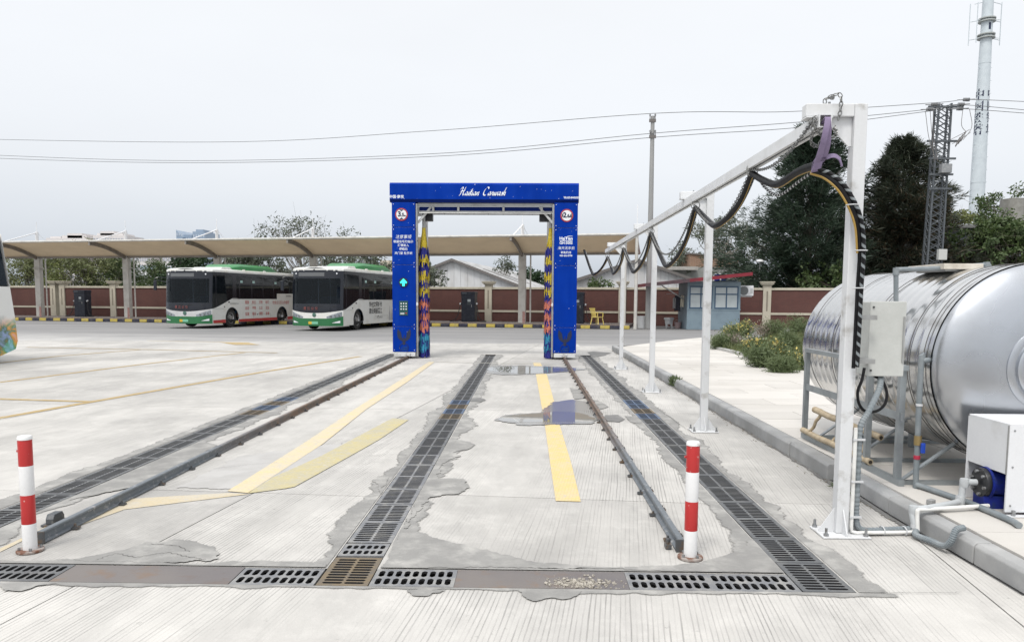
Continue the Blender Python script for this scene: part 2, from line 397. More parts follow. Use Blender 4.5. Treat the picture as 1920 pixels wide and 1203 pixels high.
# ---- concrete slabs (own objects), laid askew to the tracks
def clip(poly, a, b, c):     # keep a*x+b*y<=c
    out = []
    for i in range(len(poly)):
        p, q = poly[i-1], poly[i]; dp, dq = a*p[0]+b*p[1]-c, a*q[0]+b*q[1]-c
        if (dp <= 0) != (dq <= 0):
            t = dp/(dp-dq); out.append((p[0]+(q[0]-p[0])*t, p[1]+(q[1]-p[1])*t))
        if dq <= 0: out.append(q)
    return out
def slabs(x0, x1, y0, y1, sy_shift=0., tang=-4., lang=7.5):
    ta, la = math.tan(math.radians(tang)), math.tan(math.radians(lang)); g = .005
    sheet('joint_filler', [(x0, y0), (x1, y0), (x1, y1), (x0, y1)], -.010, M_joint, ground)['kind'] = 'structure'
    for i in range(-5, 4):
        for j in range(-2, 8):
            L0, L1 = -2.83 + 4.7*i, -2.83 + 4.7*(i+1)       # longitudinal joints x = L + la*y
            T0, T1 = 5.46 + sy_shift + 4.4*j, 5.46 + sy_shift + 4.4*(j+1)   # transverse joints y = T + ta*x
            pl = [(x0, y0), (x1, y0), (x1, y1), (x0, y1)]
            pl = clip(pl, -1, la, -(L0+g)); pl = clip(pl, 1, -la, L1-g) if pl else pl
            pl = clip(pl, ta, -1, -(T0+g)) if pl else pl; pl = clip(pl, -ta, 1, T1-g) if pl else pl
            if len(pl) < 3: continue
            ar = abs(sum(pl[k-1][0]*pl[k][1]-pl[k][0]*pl[k-1][1] for k in range(len(pl))))/2
            if ar < .02: continue
            struct(MB().prism(pl, -.0135, rnd.uniform(-.0008, .0008)).build('concrete_slab', M_slab, ground))
slabs(-17, -3.69, .5, 25, -.15)
slabs(-3.41, -1.10, 4.02, 20.0, 0.)
slabs(-.82, 1.435, 4.02, 20.0, .1, -5)
slabs(1.715, 2.55, 3.765, 24, .15)
slabs(-3.69, 9, .3, 3.765, 0)
slabs(-3.69, 1.715, 20.03, 25, .05)

# ---- screed strips along the drains, patches, stains (thin layers with broken edges)
def strip(x, side, y0, y1, w, amp, seed, mat, z=.004, name='mortar_strip'):
    mbx = MB(); N = int((y1-y0)/.016); vv = []; ff = []
    for i in range(N+1):
        y = y0+(y1-y0)*i/N
        ww = max(.02, w + amp*n1(y*1.1, seed, 3) + amp*.45*n1(y*7, seed+3, 4) + .012*n1(y*31, seed+5, 3))
        vv += [(x, y, z), (x+side*max(.008, ww-.035), y, z), (x+side*(ww+.012), y, z)]
        if i:
            k = 3*i; q_ = [(k-3, k-2, k+1, k), (k-2, k-1, k+2, k+1)]; ff += q_ if side > 0 else [f_[::-1] for f_ in q_]
    o_ = struct(mbx.add(vv, ff).build(name, mat, ground)); edge_attr(o_.data, [1., 1., 0.]*(N+1)); return o_
strip(-3.70, -1, 4.0, 20, .13, .07, 1, M_mortar); strip(-3.40, 1, 4.0, 20, .15, .14, 2, M_mortar)
strip(-1.11, -1, 4.03, 20, .10, .09, 3, M_mortar); strip(-.81, 1, 4.46, 20, .12, .12, 4, M_mortar)
strip(1.425, -1, 4.03, 20, .10, .10, 5, M_mortar); strip(1.725, 1, 3.77, 20, .11, .09, 6, M_mortar)
def xstrip(y, side, x0, x1, w, amp, seed, mat, z=.0045):
    vv = []; ff = []; N = int((x1-x0)/.03)
    for i in range(N+1):
        x = x0+(x1-x0)*i/N; ww = max(.012, w+amp*n1(x*2, seed, 3)+amp*.5*n1(x*9, seed+2, 4))
        vv += [(x, y, z), (x, y+side*max(.006, ww-.02), z), (x, y+side*(ww+.012), z)]
        if i: k = 3*i; ff += [(k-3, k, k+1, k-2), (k-2, k+1, k+2, k-1)]
    o_ = struct(MB().add(vv, ff).build('mortar_strip', mat, ground)); edge_attr(o_.data, [1., 1., 0.]*(N+1))
xstrip(TY[1]+.004, 1, -3.4, -1.115, .045, .05, 8, M_mortar, .007); xstrip(TY[1]+.004, 1, -.805, 1.42, .04, .04, 88, M_mortar, .007); xstrip(TY[0]-.004, -1, -3.7, 1.9, .035, .045, 9, M_mortar)
C2 = lambda p: gp(crop(p, 2.909, 580, 900)); C3 = lambda p: gp(crop(p, 2.986, 1120, 800)); C1 = lambda p: gp(crop(p, 3., 0, 900))
C6 = lambda p: gp(crop(p, 3.4286, 400, 650)); C7 = lambda p: gp(crop(p, 3.31, 820, 650)); C5 = lambda p: gp(crop(p, 3.166, 0, 620))
def patch(pts, z, mat, name='mortar_patch', amp=.025, seed=0, step=.025):
    pl = rough_poly(pts, amp, step, seed)
    for a_, b_ in DR.values():          # keep clear of the open drains
        cx = sum(p[0] for p in pl)/len(pl)
        if min(p[0] for p in pl) < b_ + .006 and max(p[0] for p in pl) > a_ - .006:
            pl = clip(pl, 1, 0, a_-.006) if cx < (a_+b_)/2 else clip(pl, -1, 0, -(b_+.006))
    cy = sum(p[1] for p in pl)/len(pl)
    if min(p[1] for p in pl) < TY[1]+.004 and max(p[1] for p in pl) > TY[0]-.004 and cy > 3.5:
        pl = clip(pl, 0, -1, -(TY[1]+.004)) if cy > (TY[0]+TY[1])/2 else clip(pl, 0, 1, TY[0]-.004)
    pl = [Vector(p) for p in pl]; pl = [p for i_, p in enumerate(pl) if (p-pl[i_-1]).length > 1e-4]; bm = bmesh.new()
    f = bm.faces.new([bm.verts.new((p.x, p.y, z)) for p in pl]); f.normal_update()
    if f.normal.z < 0: f.normal_flip()
    outer = set(v_.index for v_ in bm.verts); bm.verts.index_update(); no = len(bm.verts)
    bmesh.ops.inset_region(bm, faces=bm.faces[:], thickness=.022, use_even_offset=False); bm.verts.ensure_lookup_table()
    big = max(bm.faces, key=lambda q: len(q.verts)); inner = set(big.verts)
    for v_ in inner: v_.co.z = z+.0009
    bmesh.ops.triangulate(bm, faces=bm.faces[:]); bm.verts.index_update(); me = bpy.data.meshes.new(name); bm.to_mesh(me); vals = [1. if v_ in inner else 0. for v_ in bm.verts]; bm.free()
    edge_attr(me, vals); return struct(link(name, me, mat, ground))
patch(C2([(425, 440), (490, 300), (560, 282), (700, 322), (800, 352), (900, 372), (1000, 398), (1150, 432), (1280, 460), (1500, 474), (1700, 478), (1715, 488), (390, 484)]), .0085, M_mortar, seed=11, amp=.03)
patch(C3([(868, 628), (820, 684), (700, 730), (560, 768), (400, 783), (150, 790), (150, 806), (600, 818), (1095, 830), (1060, 765), (955, 645), (880, 590)]), .0085, M_mortar, seed=12)
patch(C1([(830, 352), (1000, 337), (1150, 362), (1210, 395), (1235, 418), (1200, 450), (1000, 466), (640, 472), (420, 482), (380, 452), (560, 422), (700, 396)]), .006, M_mortar, seed=13, amp=.04, name='stain')
patch(C2([(530, 602), (560, 632), (640, 636), (720, 612), (745, 600)]), .006, M_mortar, seed=14)
patch(C2([(1140, 606), (1170, 640), (1240, 664), (1320, 645), (1380, 655), (1440, 640), (1485, 606)]), .006, M_mortar, seed=15)
patch(C1([(0, 600), (20, 630), (120, 628), (200, 600), (330, 585), (0, 585)]), .006, M_mortar, seed=16)
patch(C6([(1470, 592), (1600, 602), (1688, 634), (1640, 660), (1540, 682), (1592, 702), (1500, 740), (1452, 790), (1442, 848), (1610, 850), (1650, 908), (1580, 950), (1392, 970), (1300, 1080), (1250, 1170), (1225, 1170), (1300, 960), (1350, 850), (1480, 640)]), .0072, M_mortar, seed=17, amp=.04)
patch(C6([(1020, 860), (1060, 842), (1130, 838), (1080, 950), (1060, 900)]), .0065, M_mortar, seed=18)
patch(C6([(1625, 335), (1720, 330), (1756, 345), (1720, 356), (1630, 352)]), .0068, M_mortar_dark, seed=19)
patch(C7([(820, 255), (880, 262), (920, 320), (850, 328), (835, 285)]), .0068, M_mortar, seed=20)
patch(C7([(940, 330), (1000, 335), (1065, 375), (1000, 395), (960, 370)]), .0068, M_mortar, seed=21)
patch(C7([(1040, 425), (1120, 425), (1165, 450), (1130, 470), (1060, 465), (1030, 445)]), .0068, M_mortar_dark, seed=22)
patch(C7([(1165, 432), (1290, 440), (1260, 480), (1200, 470)]), .0068, M_mortar, seed=23)
patch([(-3.36, 5.3), (-3.36, 7.6), (-3.12, 7.4), (-3.06, 6.6), (-3.1, 5.7)], .0072, M_mortar, seed=24)
patch(gp([(1086, 662), (1112, 659), (1146, 661), (1135, 666), (1105, 672), (1090, 668)]), .0055, M_mortar_dark, seed=25, name='stain')
patch([(-2.75, 5.72), (-2.7, 6.9), (-1.9, 7.6), (-1.75, 7.0), (-2.1, 5.65)], .0035, pm('damp_screed', (.35, .342, .33), (.40, .392, .38), 3, .4, .6, .7, bump=.2, bscale=80, world=True), seed=26, name='stain', amp=.06)
M_crack = plain('crack', (.06, .058, .055), .95)
def crack(pts, w, seed, z=.0092):
    P_ = catmull([(*G(*p)[:2], 0) for p in pts], 14); vv = []; ff = []
    for i, p in enumerate(P_):
        d = (P_[min(i+1, len(P_)-1)]-P_[max(i-1, 0)]).normalized(); nn = Vector((-d.y, d.x, 0)); j = nn*(.014*n1(i*.5, seed, 3)); ww = w*(.5+.7*abs(n1(i*.3, seed+1)))
        vv += [tuple(p+j-nn*ww)[:2]+(z,), tuple(p+j+nn*ww)[:2]+(z,)]
        if i: k_ = 2*i; ff.append((k_-2, k_-1, k_+1, k_))
    struct(MB().add(vv, ff).build('crack', M_crack, ground))
for i, (pts, w) in enumerate(([[(283, 1021), (330, 1025), (355, 1036)], .0022], [[(220, 1040), (255, 1046), (310, 1038), (350, 1045), (385, 1050)], .0025], [[(180, 1052), (200, 1044), (222, 1039)], .002], [[(1090, 770), (1140, 775), (1185, 783), (1230, 786)], .003], [[(690, 855), (735, 853), (780, 856), (815, 858)], .0028], [[(400, 880), (470, 872), (520, 868)], .002], [[(1235, 768), (1280, 800), (1300, 812)], .003], [[(1650, 1112), (1720, 1113), (1800, 1112)], .002])): crack(pts, w, 50+i)
# transverse gap behind the wash bay
xs_ = MB().add([(-3.4, 20.005, -.006), (1.45, 20.005, -.006), (1.45, 20.026, -.006), (-3.4, 20.026, -.006)], [(0, 1, 2, 3)])
struct(xs_.build('expansion_gap', M_joint, ground))

# ---- painted markings
def mark(name, L, Rr, z, mat):
    L, Rr = [Vector(p) for p in L], [Vector(p) for p in Rr]; vv = []; ff = []
    for i, (a, b) in enumerate(zip(L, Rr)):
        vv += [(a.x, a.y, z), (b.x, b.y, z)]
        if i: k = 2*i; ff.append((k-2, k-1, k+1, k))
    return struct(MB().add(vv, ff).build(name, mat, ground))
mark('yellow_marking', C6([(90, 930), (580, 622), (905, 405), (1180, 228), (1385, 98)]), C6([(222, 942), (705, 625), (980, 405), (1246, 228), (1422, 98)]), .0060, M_yel_pale)
mark('yellow_marking', C6([(222, 944), (380, 842), (700, 700), (850, 620), (1150, 460)]), C6([(445, 915), (520, 902), (885, 700), (1062, 600), (1256, 470)]), .0052, M_yel_old)
mark('yellow_marking', C7([(735, 958), (700, 720), (665, 470), (640, 330), (612, 175), (595, 100)]), C7([(890, 962), (830, 720), (755, 470), (722, 330), (682, 180), (640, 100)]), .0048, M_yel)
struct(sheet('faded_marking', C1([(1290, 72), (1398, 79), (1050, 122), (700, 165), (400, 272), (200, 305), (0, 405), (0, 385), (300, 242), (640, 110)]), .003, M_tan, ground))
def line(pts, w, mat, z=.004):
    P = [Vector(G(*p)[:2]) for p in pts]; L = []; Rr = []
    for i, p in enumerate(P):
        d = (P[min(i+1, len(P)-1)]-P[max(i-1, 0)]).normalized(); nn = Vector((-d.y, d.x))*w/2; L.append(p-nn); Rr.append(p+nn)
    mark('parking_line', [tuple(q) for q in Rr], [tuple(q) for q in L], z, mat)
line([(-60, 795), (0, 783.5), (164, 754.5), (500, 696), (676, 668)], .13, M_line)
line([(-60, 747), (0, 748), (168, 753)], .12, M_line, .0052)
line([(-60, 725), (0, 716.5), (265, 683), (458, 661)], .12, M_line)
line([(-60, 686), (0, 680), (110, 667.5), (262, 655.5)], .12, M_line)
line([(50, 651), (265, 655), (520, 661.5)], .11, M_line, .0056)
line([(275, 638.5), (410, 641), (485, 646)], .10, M_line, .0056)
struct(sheet('faded_marking', gp([(412, 641.5), (465, 642), (485, 646.5), (440, 646.5)]), .0062, M_line, ground))
line([(816, 678.5), (1034, 683)], .07, M_white_line, .0062)

# ---- puddles and wet concrete
k = NT('puddle_water'); k.col((.20, .198, .19)); k.rough(.015); k.b.inputs['IOR'].default_value = 1.6; k.b.inputs['Specular IOR Level'].default_value = 1.
M_water = k.m
def wet_mat():
    k = NT('wet_concrete'); v = k.pos(); q = k.map(v, (1, 1, 1), (0, 0, math.radians(7.5))); s = k.n('ShaderNodeSeparateXYZ'); k.l(q, s.inputs[0])
    wob = k.noise(k.map(q, (1, .12, 1)), 3., 3); t = k.math('FRACT', k.math('ADD', k.math('MULTIPLY', s.outputs['X'], 40.), k.math('MULTIPLY', wob, 2.6)))
    ln = k.rng(k.math('ABSOLUTE', k.math('SUBTRACT', t, .5)), .05, .3, 1, 0)
    k.col(k.mix(ln, (.21, .208, .20), (.245, .242, .234))); k.rough(k.rng(ln, 0, 1, .09, .2)); k.b.inputs['Specular IOR Level'].default_value = .7; return k.m
M_wet = wet_mat()
P1 = C7([(305, 142), (330, 129), (500, 126), (720, 132), (770, 139), (800, 148), (690, 160), (600, 166), (480, 167), (420, 156), (330, 153)])
P2 = C7([(370, 452), (430, 432), (560, 421), (660, 414), (740, 402), (850, 408), (930, 425), (985, 450), (960, 470), (800, 469), (500, 471), (400, 463)])
for i, pp in enumerate((P1, P2)):
    o = sheet('puddle', rough_poly(pp, .03, .05, 31+i), .0095, M_water); struct(o)
patch(C7([(715, 345), (840, 329), (930, 345), (975, 400), (1000, 455), (960, 480), (520, 490), (430, 470), (350, 458), (420, 425), (640, 410)]), .0078, M_wet, seed=33, amp=.05, name='wet_patch')
patch(C7([(290, 160), (300, 120), (520, 116), (800, 128), (940, 140), (800, 156), (600, 172), (400, 176)]), .0074, M_wet, seed=34, amp=.05, name='wet_patch')

# ---- drain grates: every grate is a separate casting with real slots
def grate_mesh(w, l, nx, ny, sw, sl, th=.014, along='X', fr=.02):
    """w along X, l along Y; nx x ny slots, sw/sl slot size in X/Y"""
    m = MB(); cw, cl = (w-2*fr)/nx, (l-2*fr)/ny
    def rect(x0, x1, y0, y1): m.box(x0, x1, y0, y1, -th, 0)
    rect(-w/2, w/2, -l/2, -l/2+fr); rect(-w/2, w/2, l/2-fr, l/2); rect(-w/2, -w/2+fr, -l/2+fr, l/2-fr); rect(w/2-fr, w/2, -l/2+fr, l/2-fr)
    for i in range(nx):
        for j in range(ny):
            cx, cy = -w/2+fr+cw*(i+.5), -l/2+fr+cl*(j+.5)
            O = [(-cw/2, -cl/2), (0, -cl/2), (cw/2, -cl/2), (cw/2, 0), (cw/2, cl/2), (0, cl/2), (-cw/2, cl/2), (-cw/2, 0)]
            c = min(sw, sl)*.38; a, b = sw/2, sl/2
            I = [(-a, -b+c), (-a+c, -b), (a-c, -b), (a, -b+c), (a, b-c), (a-c, b), (-a+c, b), (-a, b-c)]
            n = len(m.v)
            m.v += [(cx+x, cy+y, 0) for x, y in O] + [(cx+x, cy+y, 0) for x, y in I] + [(cx+x, cy+y, -th) for x, y in I]
            o_, i_, d_ = n, n+8, n+16
            m.f += [(o_, i_+1, i_), (o_, o_+1, i_+1), (o_+1, i_+2, i_+1), (o_+1, o_+2, i_+2), (o_+2, i_+3, i_+2), (o_+2, o_+3, i_+3), (o_+3, i_+4, i_+3), (o_+3, o_+4, i_+4), (o_+4, i_+5, i_+4),
                    (o_+4, o_+5, i_+5), (o_+5, i_+6, i_+5), (o_+5, o_+6, i_+6), (o_+6, i_+7, i_+6), (o_+6, o_+7, i_+7), (o_+7, i_, i_+7), (o_+7, o_, i_)]
            m.f += [(i_+q, i_+(q+1) % 8, d_+(q+1) % 8, d_+q) for q in range(8)]
    me = bpy.data.meshes.new('grate'); me.from_pydata(m.v, [], m.f); me.update()
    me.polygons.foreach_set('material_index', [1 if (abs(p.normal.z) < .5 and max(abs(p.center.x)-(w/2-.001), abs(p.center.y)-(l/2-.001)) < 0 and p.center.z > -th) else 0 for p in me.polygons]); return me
M_slot = plain('slot_wall_black', (.014, .014, .016), .8)  # near-black colour for the inner walls of the slots
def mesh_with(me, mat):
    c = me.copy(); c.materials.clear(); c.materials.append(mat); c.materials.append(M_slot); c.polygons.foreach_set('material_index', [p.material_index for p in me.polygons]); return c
GA = grate_mesh(.272, .425, 2, 10, .107, .0255); GB = grate_mesh(.445, .245, 9, 2, .031, .084, fr=.014); GC = grate_mesh(.272, .215, 6, 2, .028, .062, fr=.014)
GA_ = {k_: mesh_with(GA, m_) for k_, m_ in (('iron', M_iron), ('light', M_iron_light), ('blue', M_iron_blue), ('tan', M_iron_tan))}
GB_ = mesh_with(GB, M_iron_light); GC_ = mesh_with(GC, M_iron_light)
def grate(me, x, y, label, group=None, rz=0):
    o = bpy.data.objects.new('drain_grate', me); COL.objects.link(o); o.location = (x, y, .002 + rnd.uniform(-.002, .002)); o.rotation_euler = (rnd.uniform(-.004, .004), rnd.uniform(-.006, .006), rz)
    return tag(o, label, 'drain grate', group)
P = .432
for nm, (a, b) in DR.items():
    cx = (a+b)/2; y = {'left': 3.77, 'middle': 4.46, 'right': 3.768}[nm]
    where = {'left': 'drain running outside the rails along the open yard', 'middle': 'drain down the middle between the two rails', 'right': 'drain between the rail and the white posts'}[nm]
    i = 0
    while y + P < DEND:
        yc = y+P/2
        if 9.3 < yc < 11.0:
            kd = ('blue', 'tan')[i % 2] if nm != 'right' else ('blue', 'blue', 'tan')[i % 3]
            lab = ('blue stained slotted grate in the ' if kd == 'blue' else 'rust brown stained slotted grate in the ')+where
        else:
            kd = 'iron' if nm != 'middle' or yc > 7 else 'light'; lab = ('dark iron slotted grate in the ' if kd == 'iron' else 'scuffed grey slotted grate in the ')+where
        grate(GA_[kd], cx+rnd.uniform(-.003, .003), yc, lab, kd+' grates of the '+nm+' drain')
        y += P; i += 1
grate(GA_['tan'], -.96, 3.768+P/2+.002, 'rusty brown slotted grate where the middle drain crosses the cross drain')
grate(GC_, -.96, 4.335, 'short scuffed grate with round ended slots next to the rusty grate')
for x, lb in ((-1.331, 'grey grate with two slot rows between the rust plate and the rusty grate'), (-.594, 'grey grate with two slot rows between the rusty grate and the rubble plate'),
              (.77, 'dark grey two row grate beside the rubble strewn rust plate'), (1.212, 'dark grey two row grate touching the drain beside the white posts')):
    grate(GB_, x, (TY[0]+TY[1])/2, lb)
grate(mesh_with(GB, M_iron), -2.735, (TY[0]+TY[1])/2, 'dark two row grate at the free end of the long rust plate', None)
grate(mesh_with(GB, M_iron), -3.185, (TY[0]+TY[1])/2, 'dark two row grate where the cross drain meets the yard side drain', None)
for x0, x1, lb in ((-2.51, -1.557, 'plain rust brown steel plate with no rubble, covering the cross drain'), (-.37, .545, 'rust steel cover plate strewn with rubble in the cross drain')):
    o = MB().box(x0, x1, TY[0]+.004, TY[1]-.004, -.008, .003).build('drain_cover_plate', M_rustplate); tag(o, lb, 'cover plate')
# rubble on the plate
rb = MB(); rr = random.Random(3)
for i in range(520):
    a = rr.gauss(.30, .085); b = rr.gauss(3.84, .04)
    if rr.random() < .12: a = rr.uniform(.1, .53)
    b = min(max(b, TY[0]+.012), TY[1]-.02); a = min(max(a, -.2), .535)
    s_ = rr.choice((.002, .003, .003, .004, .005, .008))*rr.uniform(.6, 1.2); M_ = Matrix.Rotation(rr.uniform(0, 3), 3, 'Z') @ Matrix.Rotation(rr.uniform(0, 3), 3, 'X')
    rb.obox((a, b, .003+s_*.45), s_*2, s_*1.4, s_, M_)
struct(tag(rb.build('rubble', pm('rubble', (.36, .335, .29), (.27, .245, .205), 20, world=True)), 'pale crumbled rubble spilled on the rust steel cover plate', 'rubble'), 'stuff')
# ------------------------------------------------------------------ rails
k = NT('rail_steel'); v = k.pos(); sp_ = k.n('ShaderNodeSeparateXYZ'); k.l(v, sp_.inputs[0])
nz = k.noise(v, 1.6, 6, .6)
f = k.rng(k.math('ADD', sp_.outputs['Y'], k.math('MULTIPLY', nz, 2.4)), 7.6, 10.5)
c = k.mix(k.rng(k.noise(v, 22, 6, .7), .55, .7), (.15, .168, .185), (.36, .36, .36))
c = k.mix(f, c, k.mix(k.rng(k.noise(v, 9, 5), .4, .62), (.19, .125, .085), (.12, .10, .085)))
k.col(c); k.rough(k.rng(nz, .3, .7, .4, .65)); k.b.inputs['Metallic'].default_value = .4; k.bump(k.noise(v, 90, 3), .3, .003); M_rail = k.m
M_clip = pm('clip_steel', (.10, .105, .11), (.17, .12, .08), 14, .5, .62, .5, metal=.5, world=True)
RP = [(a*.70, b*.80) for a, b in [(-.045, 0), (.045, 0), (.045, .008), (.012, .018), (.009, .055), (.026, .066), (.028, .082), (.022, .088), (-.022, .088), (-.028, .082), (-.026, .066), (-.009, .055), (-.012, .018), (-.045, .008)]]
clip_me = MB().box(-.03, .03, -.03, .03, 0, .012).box(-.022, .022, -.014, .014, .012, .02).cyl((.004, 0, .012), (.004, 0, .042), .011, seg=6)
cm = bpy.data.meshes.new('rail_clip'); cm.from_pydata(clip_me.v, [], clip_me.f); cm.materials.append(M_clip)
for X, lab in ((-2.95, 'steel track rail beside the yard, its far half rusted brown'), (.933, 'steel track rail between the middle drain and the white posts')):
    t = thing('rail', lab, 'rail', (X, 4.37, .006))
    MB().prism([(X+a, .006+b) for a, b in RP], 4.37, 19.9, 'XZ').build('rail_section', M_rail, t)
    y = 4.55; i = 0
    while y < 19.5:
        for s_ in (-1, 1):
            o = bpy.data.objects.new('rail_clip', cm); COL.objects.link(o); o.parent = t
            o.scale = (.75, .75, .75); o.location = (s_*.046, y-4.37+rnd.uniform(-.02, .02) + (.12 if s_ > 0 else 0), .0); o.rotation_euler = (0, 0, (0 if s_ < 0 else math.pi)+rnd.uniform(-.06, .06))
        y += .56; i += 1
    MB().box(X-.035, X+.035, 4.355, 4.368, .006, .078).build('end_plate', M_clip, t)
    MB().box(X-.085, X-.05, 4.40, 4.46, .006, .03).cyl((X-.068, 4.43, .03), (X-.068, 4.43, .06), .012, seg=6).build('end_clamp', M_clip, t)
# buffer block by the left rail
bx, by, _ = G(104, 982)
t = thing('rail_buffer', 'small grey eight sided steel buffer block lying beside a rail end and bollard', 'buffer', (bx, by, .004))
oc = [(-.06, .012), (.06, .012), (.06, .045), (.042, .075), (-.042, .075), (-.06, .045)]
MB().prism([(by+a, b+.004) for a, b in oc], bx-.026, bx+.026, 'YZ').build('block', pm('buffer_paint', (.075, .082, .09), (.15, .15, .15), 14, .5, .65, .45, metal=.3, bump=.3, world=True), t, bevel=.004)
MB().box(bx-.05, bx+.05, by-.075, by+.10, .004, .0155).build('base_plate', M_clip, t)

# ------------------------------------------------------------------ bollards
M_red = pm('bollard_red', (.40, .022, .022), (.55, .50, .46), 26, .64, .70, .38, world=True, coat=.2)
M_bwhite = pm('bollard_white', (.66, .66, .66), (.36, .33, .30), 14, .60, .74, .45, world=True)
M_rust = pm('rust', (.15, .075, .05), (.30, .27, .25), 18, .45, .6, .85, bump=.4, world=True)
M_bolt = pm('zinc_bolt', (.34, .35, .36), (.2, .19, .18), 40, .5, .65, .4, metal=.8, world=True)
for (bx, by), lab in ((G(57, 1033)[:2], 'red and white striped bollard standing by the small grey buffer block'), (G(1294, 1046)[:2], 'red and white striped bollard between a rail end and the drain by the white posts')):
    t = thing('bollard', lab, 'bollard', (bx, by, 0))
    zz = [.006, .170, .342, .514, .680]
    for i in range(4):
        pr = [(.0375, zz[i]), (.0378, zz[i]+.004), (.0378, zz[i+1]-.001), (.0375, zz[i+1])]
        MB().lathe(pr, (bx, by, 0), seg=28).build('band', M_bwhite if i % 2 == 0 else M_red, t, smooth=True)
    MB().lathe([(.0395, .668), (.0395, .682), (.034, .690), (0, .691)], (bx, by, 0), seg=28).build('cap', M_bwhite, t, smooth=True)
    MB().lathe([(0, .0165), (.07, .0165), (.073, .013), (.073, .003)], (bx, by, 0), seg=28).build('base_flange', M_rust, t, smooth=True)
    for q in range(4):
        a = q*math.pi/2+.6; MB().cyl((bx+.055*math.cos(a), by+.055*math.sin(a), .0165), (bx+.055*math.cos(a), by+.055*math.sin(a), .032), .008, seg=6).build('bolt', M_bolt, t)
    MB().obox((bx-.042, by, .60), .012, .014, .012).build('rivet', M_red, t)

# ------------------------------------------------------------------ raised pavement, kerb stones, paving tiles, planted bed
KX = 2.55; KH = .135
M_kerb = pm('kerb_stone', (.30, .305, .31), (.40, .40, .395), 3, .4, .65, .8, bump=.5, bscale=90, c3=(.24, .242, .24), s3=2.2, world=True)
M_tile = pm('paving_tile', (.50, .478, .445), (.42, .40, .37), 1.4, .42, .66, .7, bump=.25, bscale=110, c3=(.53, .51, .48), s3=.5, world=True, stretch=(.5, 2, 1))
def add_random(mat, lo=.92, hi=1.05):
    t = mat.node_tree; b = t.nodes['Principled BSDF']; l = b.inputs['Base Color'].links[0]; src = l.from_socket
    oi = t.nodes.new('ShaderNodeObjectInfo'); mr = t.nodes.new('ShaderNodeMapRange'); mr.inputs['To Min'].default_value = lo; mr.inputs['To Max'].default_value = hi
    mx = t.nodes.new('ShaderNodeMix'); mx.data_type = 'RGBA'; mx.blend_type = 'MULTIPLY'; mx.inputs[0].default_value = 1
    t.links.new(oi.outputs['Random'], mr.inputs[0]); t.links.new(src, mx.inputs[6]); t.links.new(mr.outputs[0], mx.inputs[7]); t.links.new(mx.outputs[2], b.inputs['Base Color'])
add_random(M_tile, .93, 1.05); add_random(M_kerb, .92, 1.06)
# outline of the pavement (z = KH): near right .. far end
far = [G(1148, 652, KH)[:2], G(1200, 645, KH)[:2], G(1265, 637, KH)[:2], G(1330, 631, KH)[:2]]
pav_poly = [(KX+.13, -1), (46, -1), (46, far[3][1]+1.5), (9.2, far[3][1]+.6)] + far[::-1][0:3] + [(KX+.13, 22.4)]
pavement = struct(MB().prism(pav_poly, -.01, KH-.016).build('pavement', M_joint))
TW, TL = 1.2, .6
def in_pav(x, y):
    return y < 22.4 or True
cnt = 0
yrow = -.4; row = 0
while yrow < 28.6:
    x = KX+.135 - (.6 if row % 2 else 0)
    while x < 9.6:
        pl = [(x+.003, yrow+.003), (x+TW-.003, yrow+.003), (x+TW-.003, yrow+TL-.003), (x+.003, yrow+TL-.003)]
        x0 = KX+.136; pl = clip(pl, -1, 0, -x0)
        for (ax, ay), (cx_, cy_) in zip(far[:-1], far[1:]):   # far edge: keep below each line
            dx, dy = cx_-ax, cy_-ay; nn = math.hypot(dx, dy)
            if pl: pl = clip(pl, -dy/nn, dx/nn, (-dy*ax+dx*ay)/nn - .02)
        # left of the planted bed border only (plus near zone)
        if pl and len(pl) > 2 and (yrow < 15.8 or min(p[0] for p in pl) < 6.6) and (yrow > 1.0):
            struct(MB().prism(pl, KH-.0155, KH+rnd.uniform(-.0012, .0012)).build('paving_tile', M_tile, pavement)); cnt += 1
        x += TW
    yrow += TL; row += 1
struct(MB().add([(10.2, -.9, KH-.002), (45.9, -.9, KH-.002), (45.9, far[3][1], KH-.002), (10.2, far[3][1], KH-.002)], [(0, 1, 2, 3)]).build('paved_apron', M_tile, pavement))
struct(MB().add([(6.6, 15.6, KH-.003), (10.2, 15.6, KH-.003), (10.2, far[3][1]-.4, KH-.003), (6.6, far[3][1]-1.2, KH-.003)], [(0, 1, 2, 3)]).build('paved_apron', M_tile, pavement))
# kerb stones
y = 1.2; i = 0
lens = [1.0]*40
while y < 22.2:
    L = 1.0 + rnd.uniform(-.04, .04); sk = rnd.uniform(-.008, .008); zz = rnd.uniform(-.004, .004)
    x0, x1 = KX+sk, KX+.13
    if 12.6 < y < 13.2: y += .16                                # missing piece, weeds grow here
    c_ = .018
    if y < 6.1: x0 += .022; zz -= .012
    pr = [(x0, .0), (x0, KH-c_+zz), (x0+c_, KH+.002+zz), (x1, KH+.002+zz), (x1, .0)]
    M_ = MB().prism([(a, b) for a, b in pr], y+.004, y+L-.004, 'XZ')
    if 6.1 <= y < 7.1:
        M_.v = [(a-.03*(1-(b-y)), b, c) for a, b, c in M_.v]
    if 5.1 < y < 6.1:       # chipped stone, pushed out of line
        M_.v = [(a+.035*(b-y), b, c) for a, b, c in M_.v]
    struct(M_.build('kerb_stone', M_kerb, pavement, bevel=.006)); y += L; i += 1
# dark uneven strip along the kerb foot
strip(KX, -1, 4.9, 22, .035, .05, 41, M_mortar_dark, .0052, 'kerb_foot_strip')

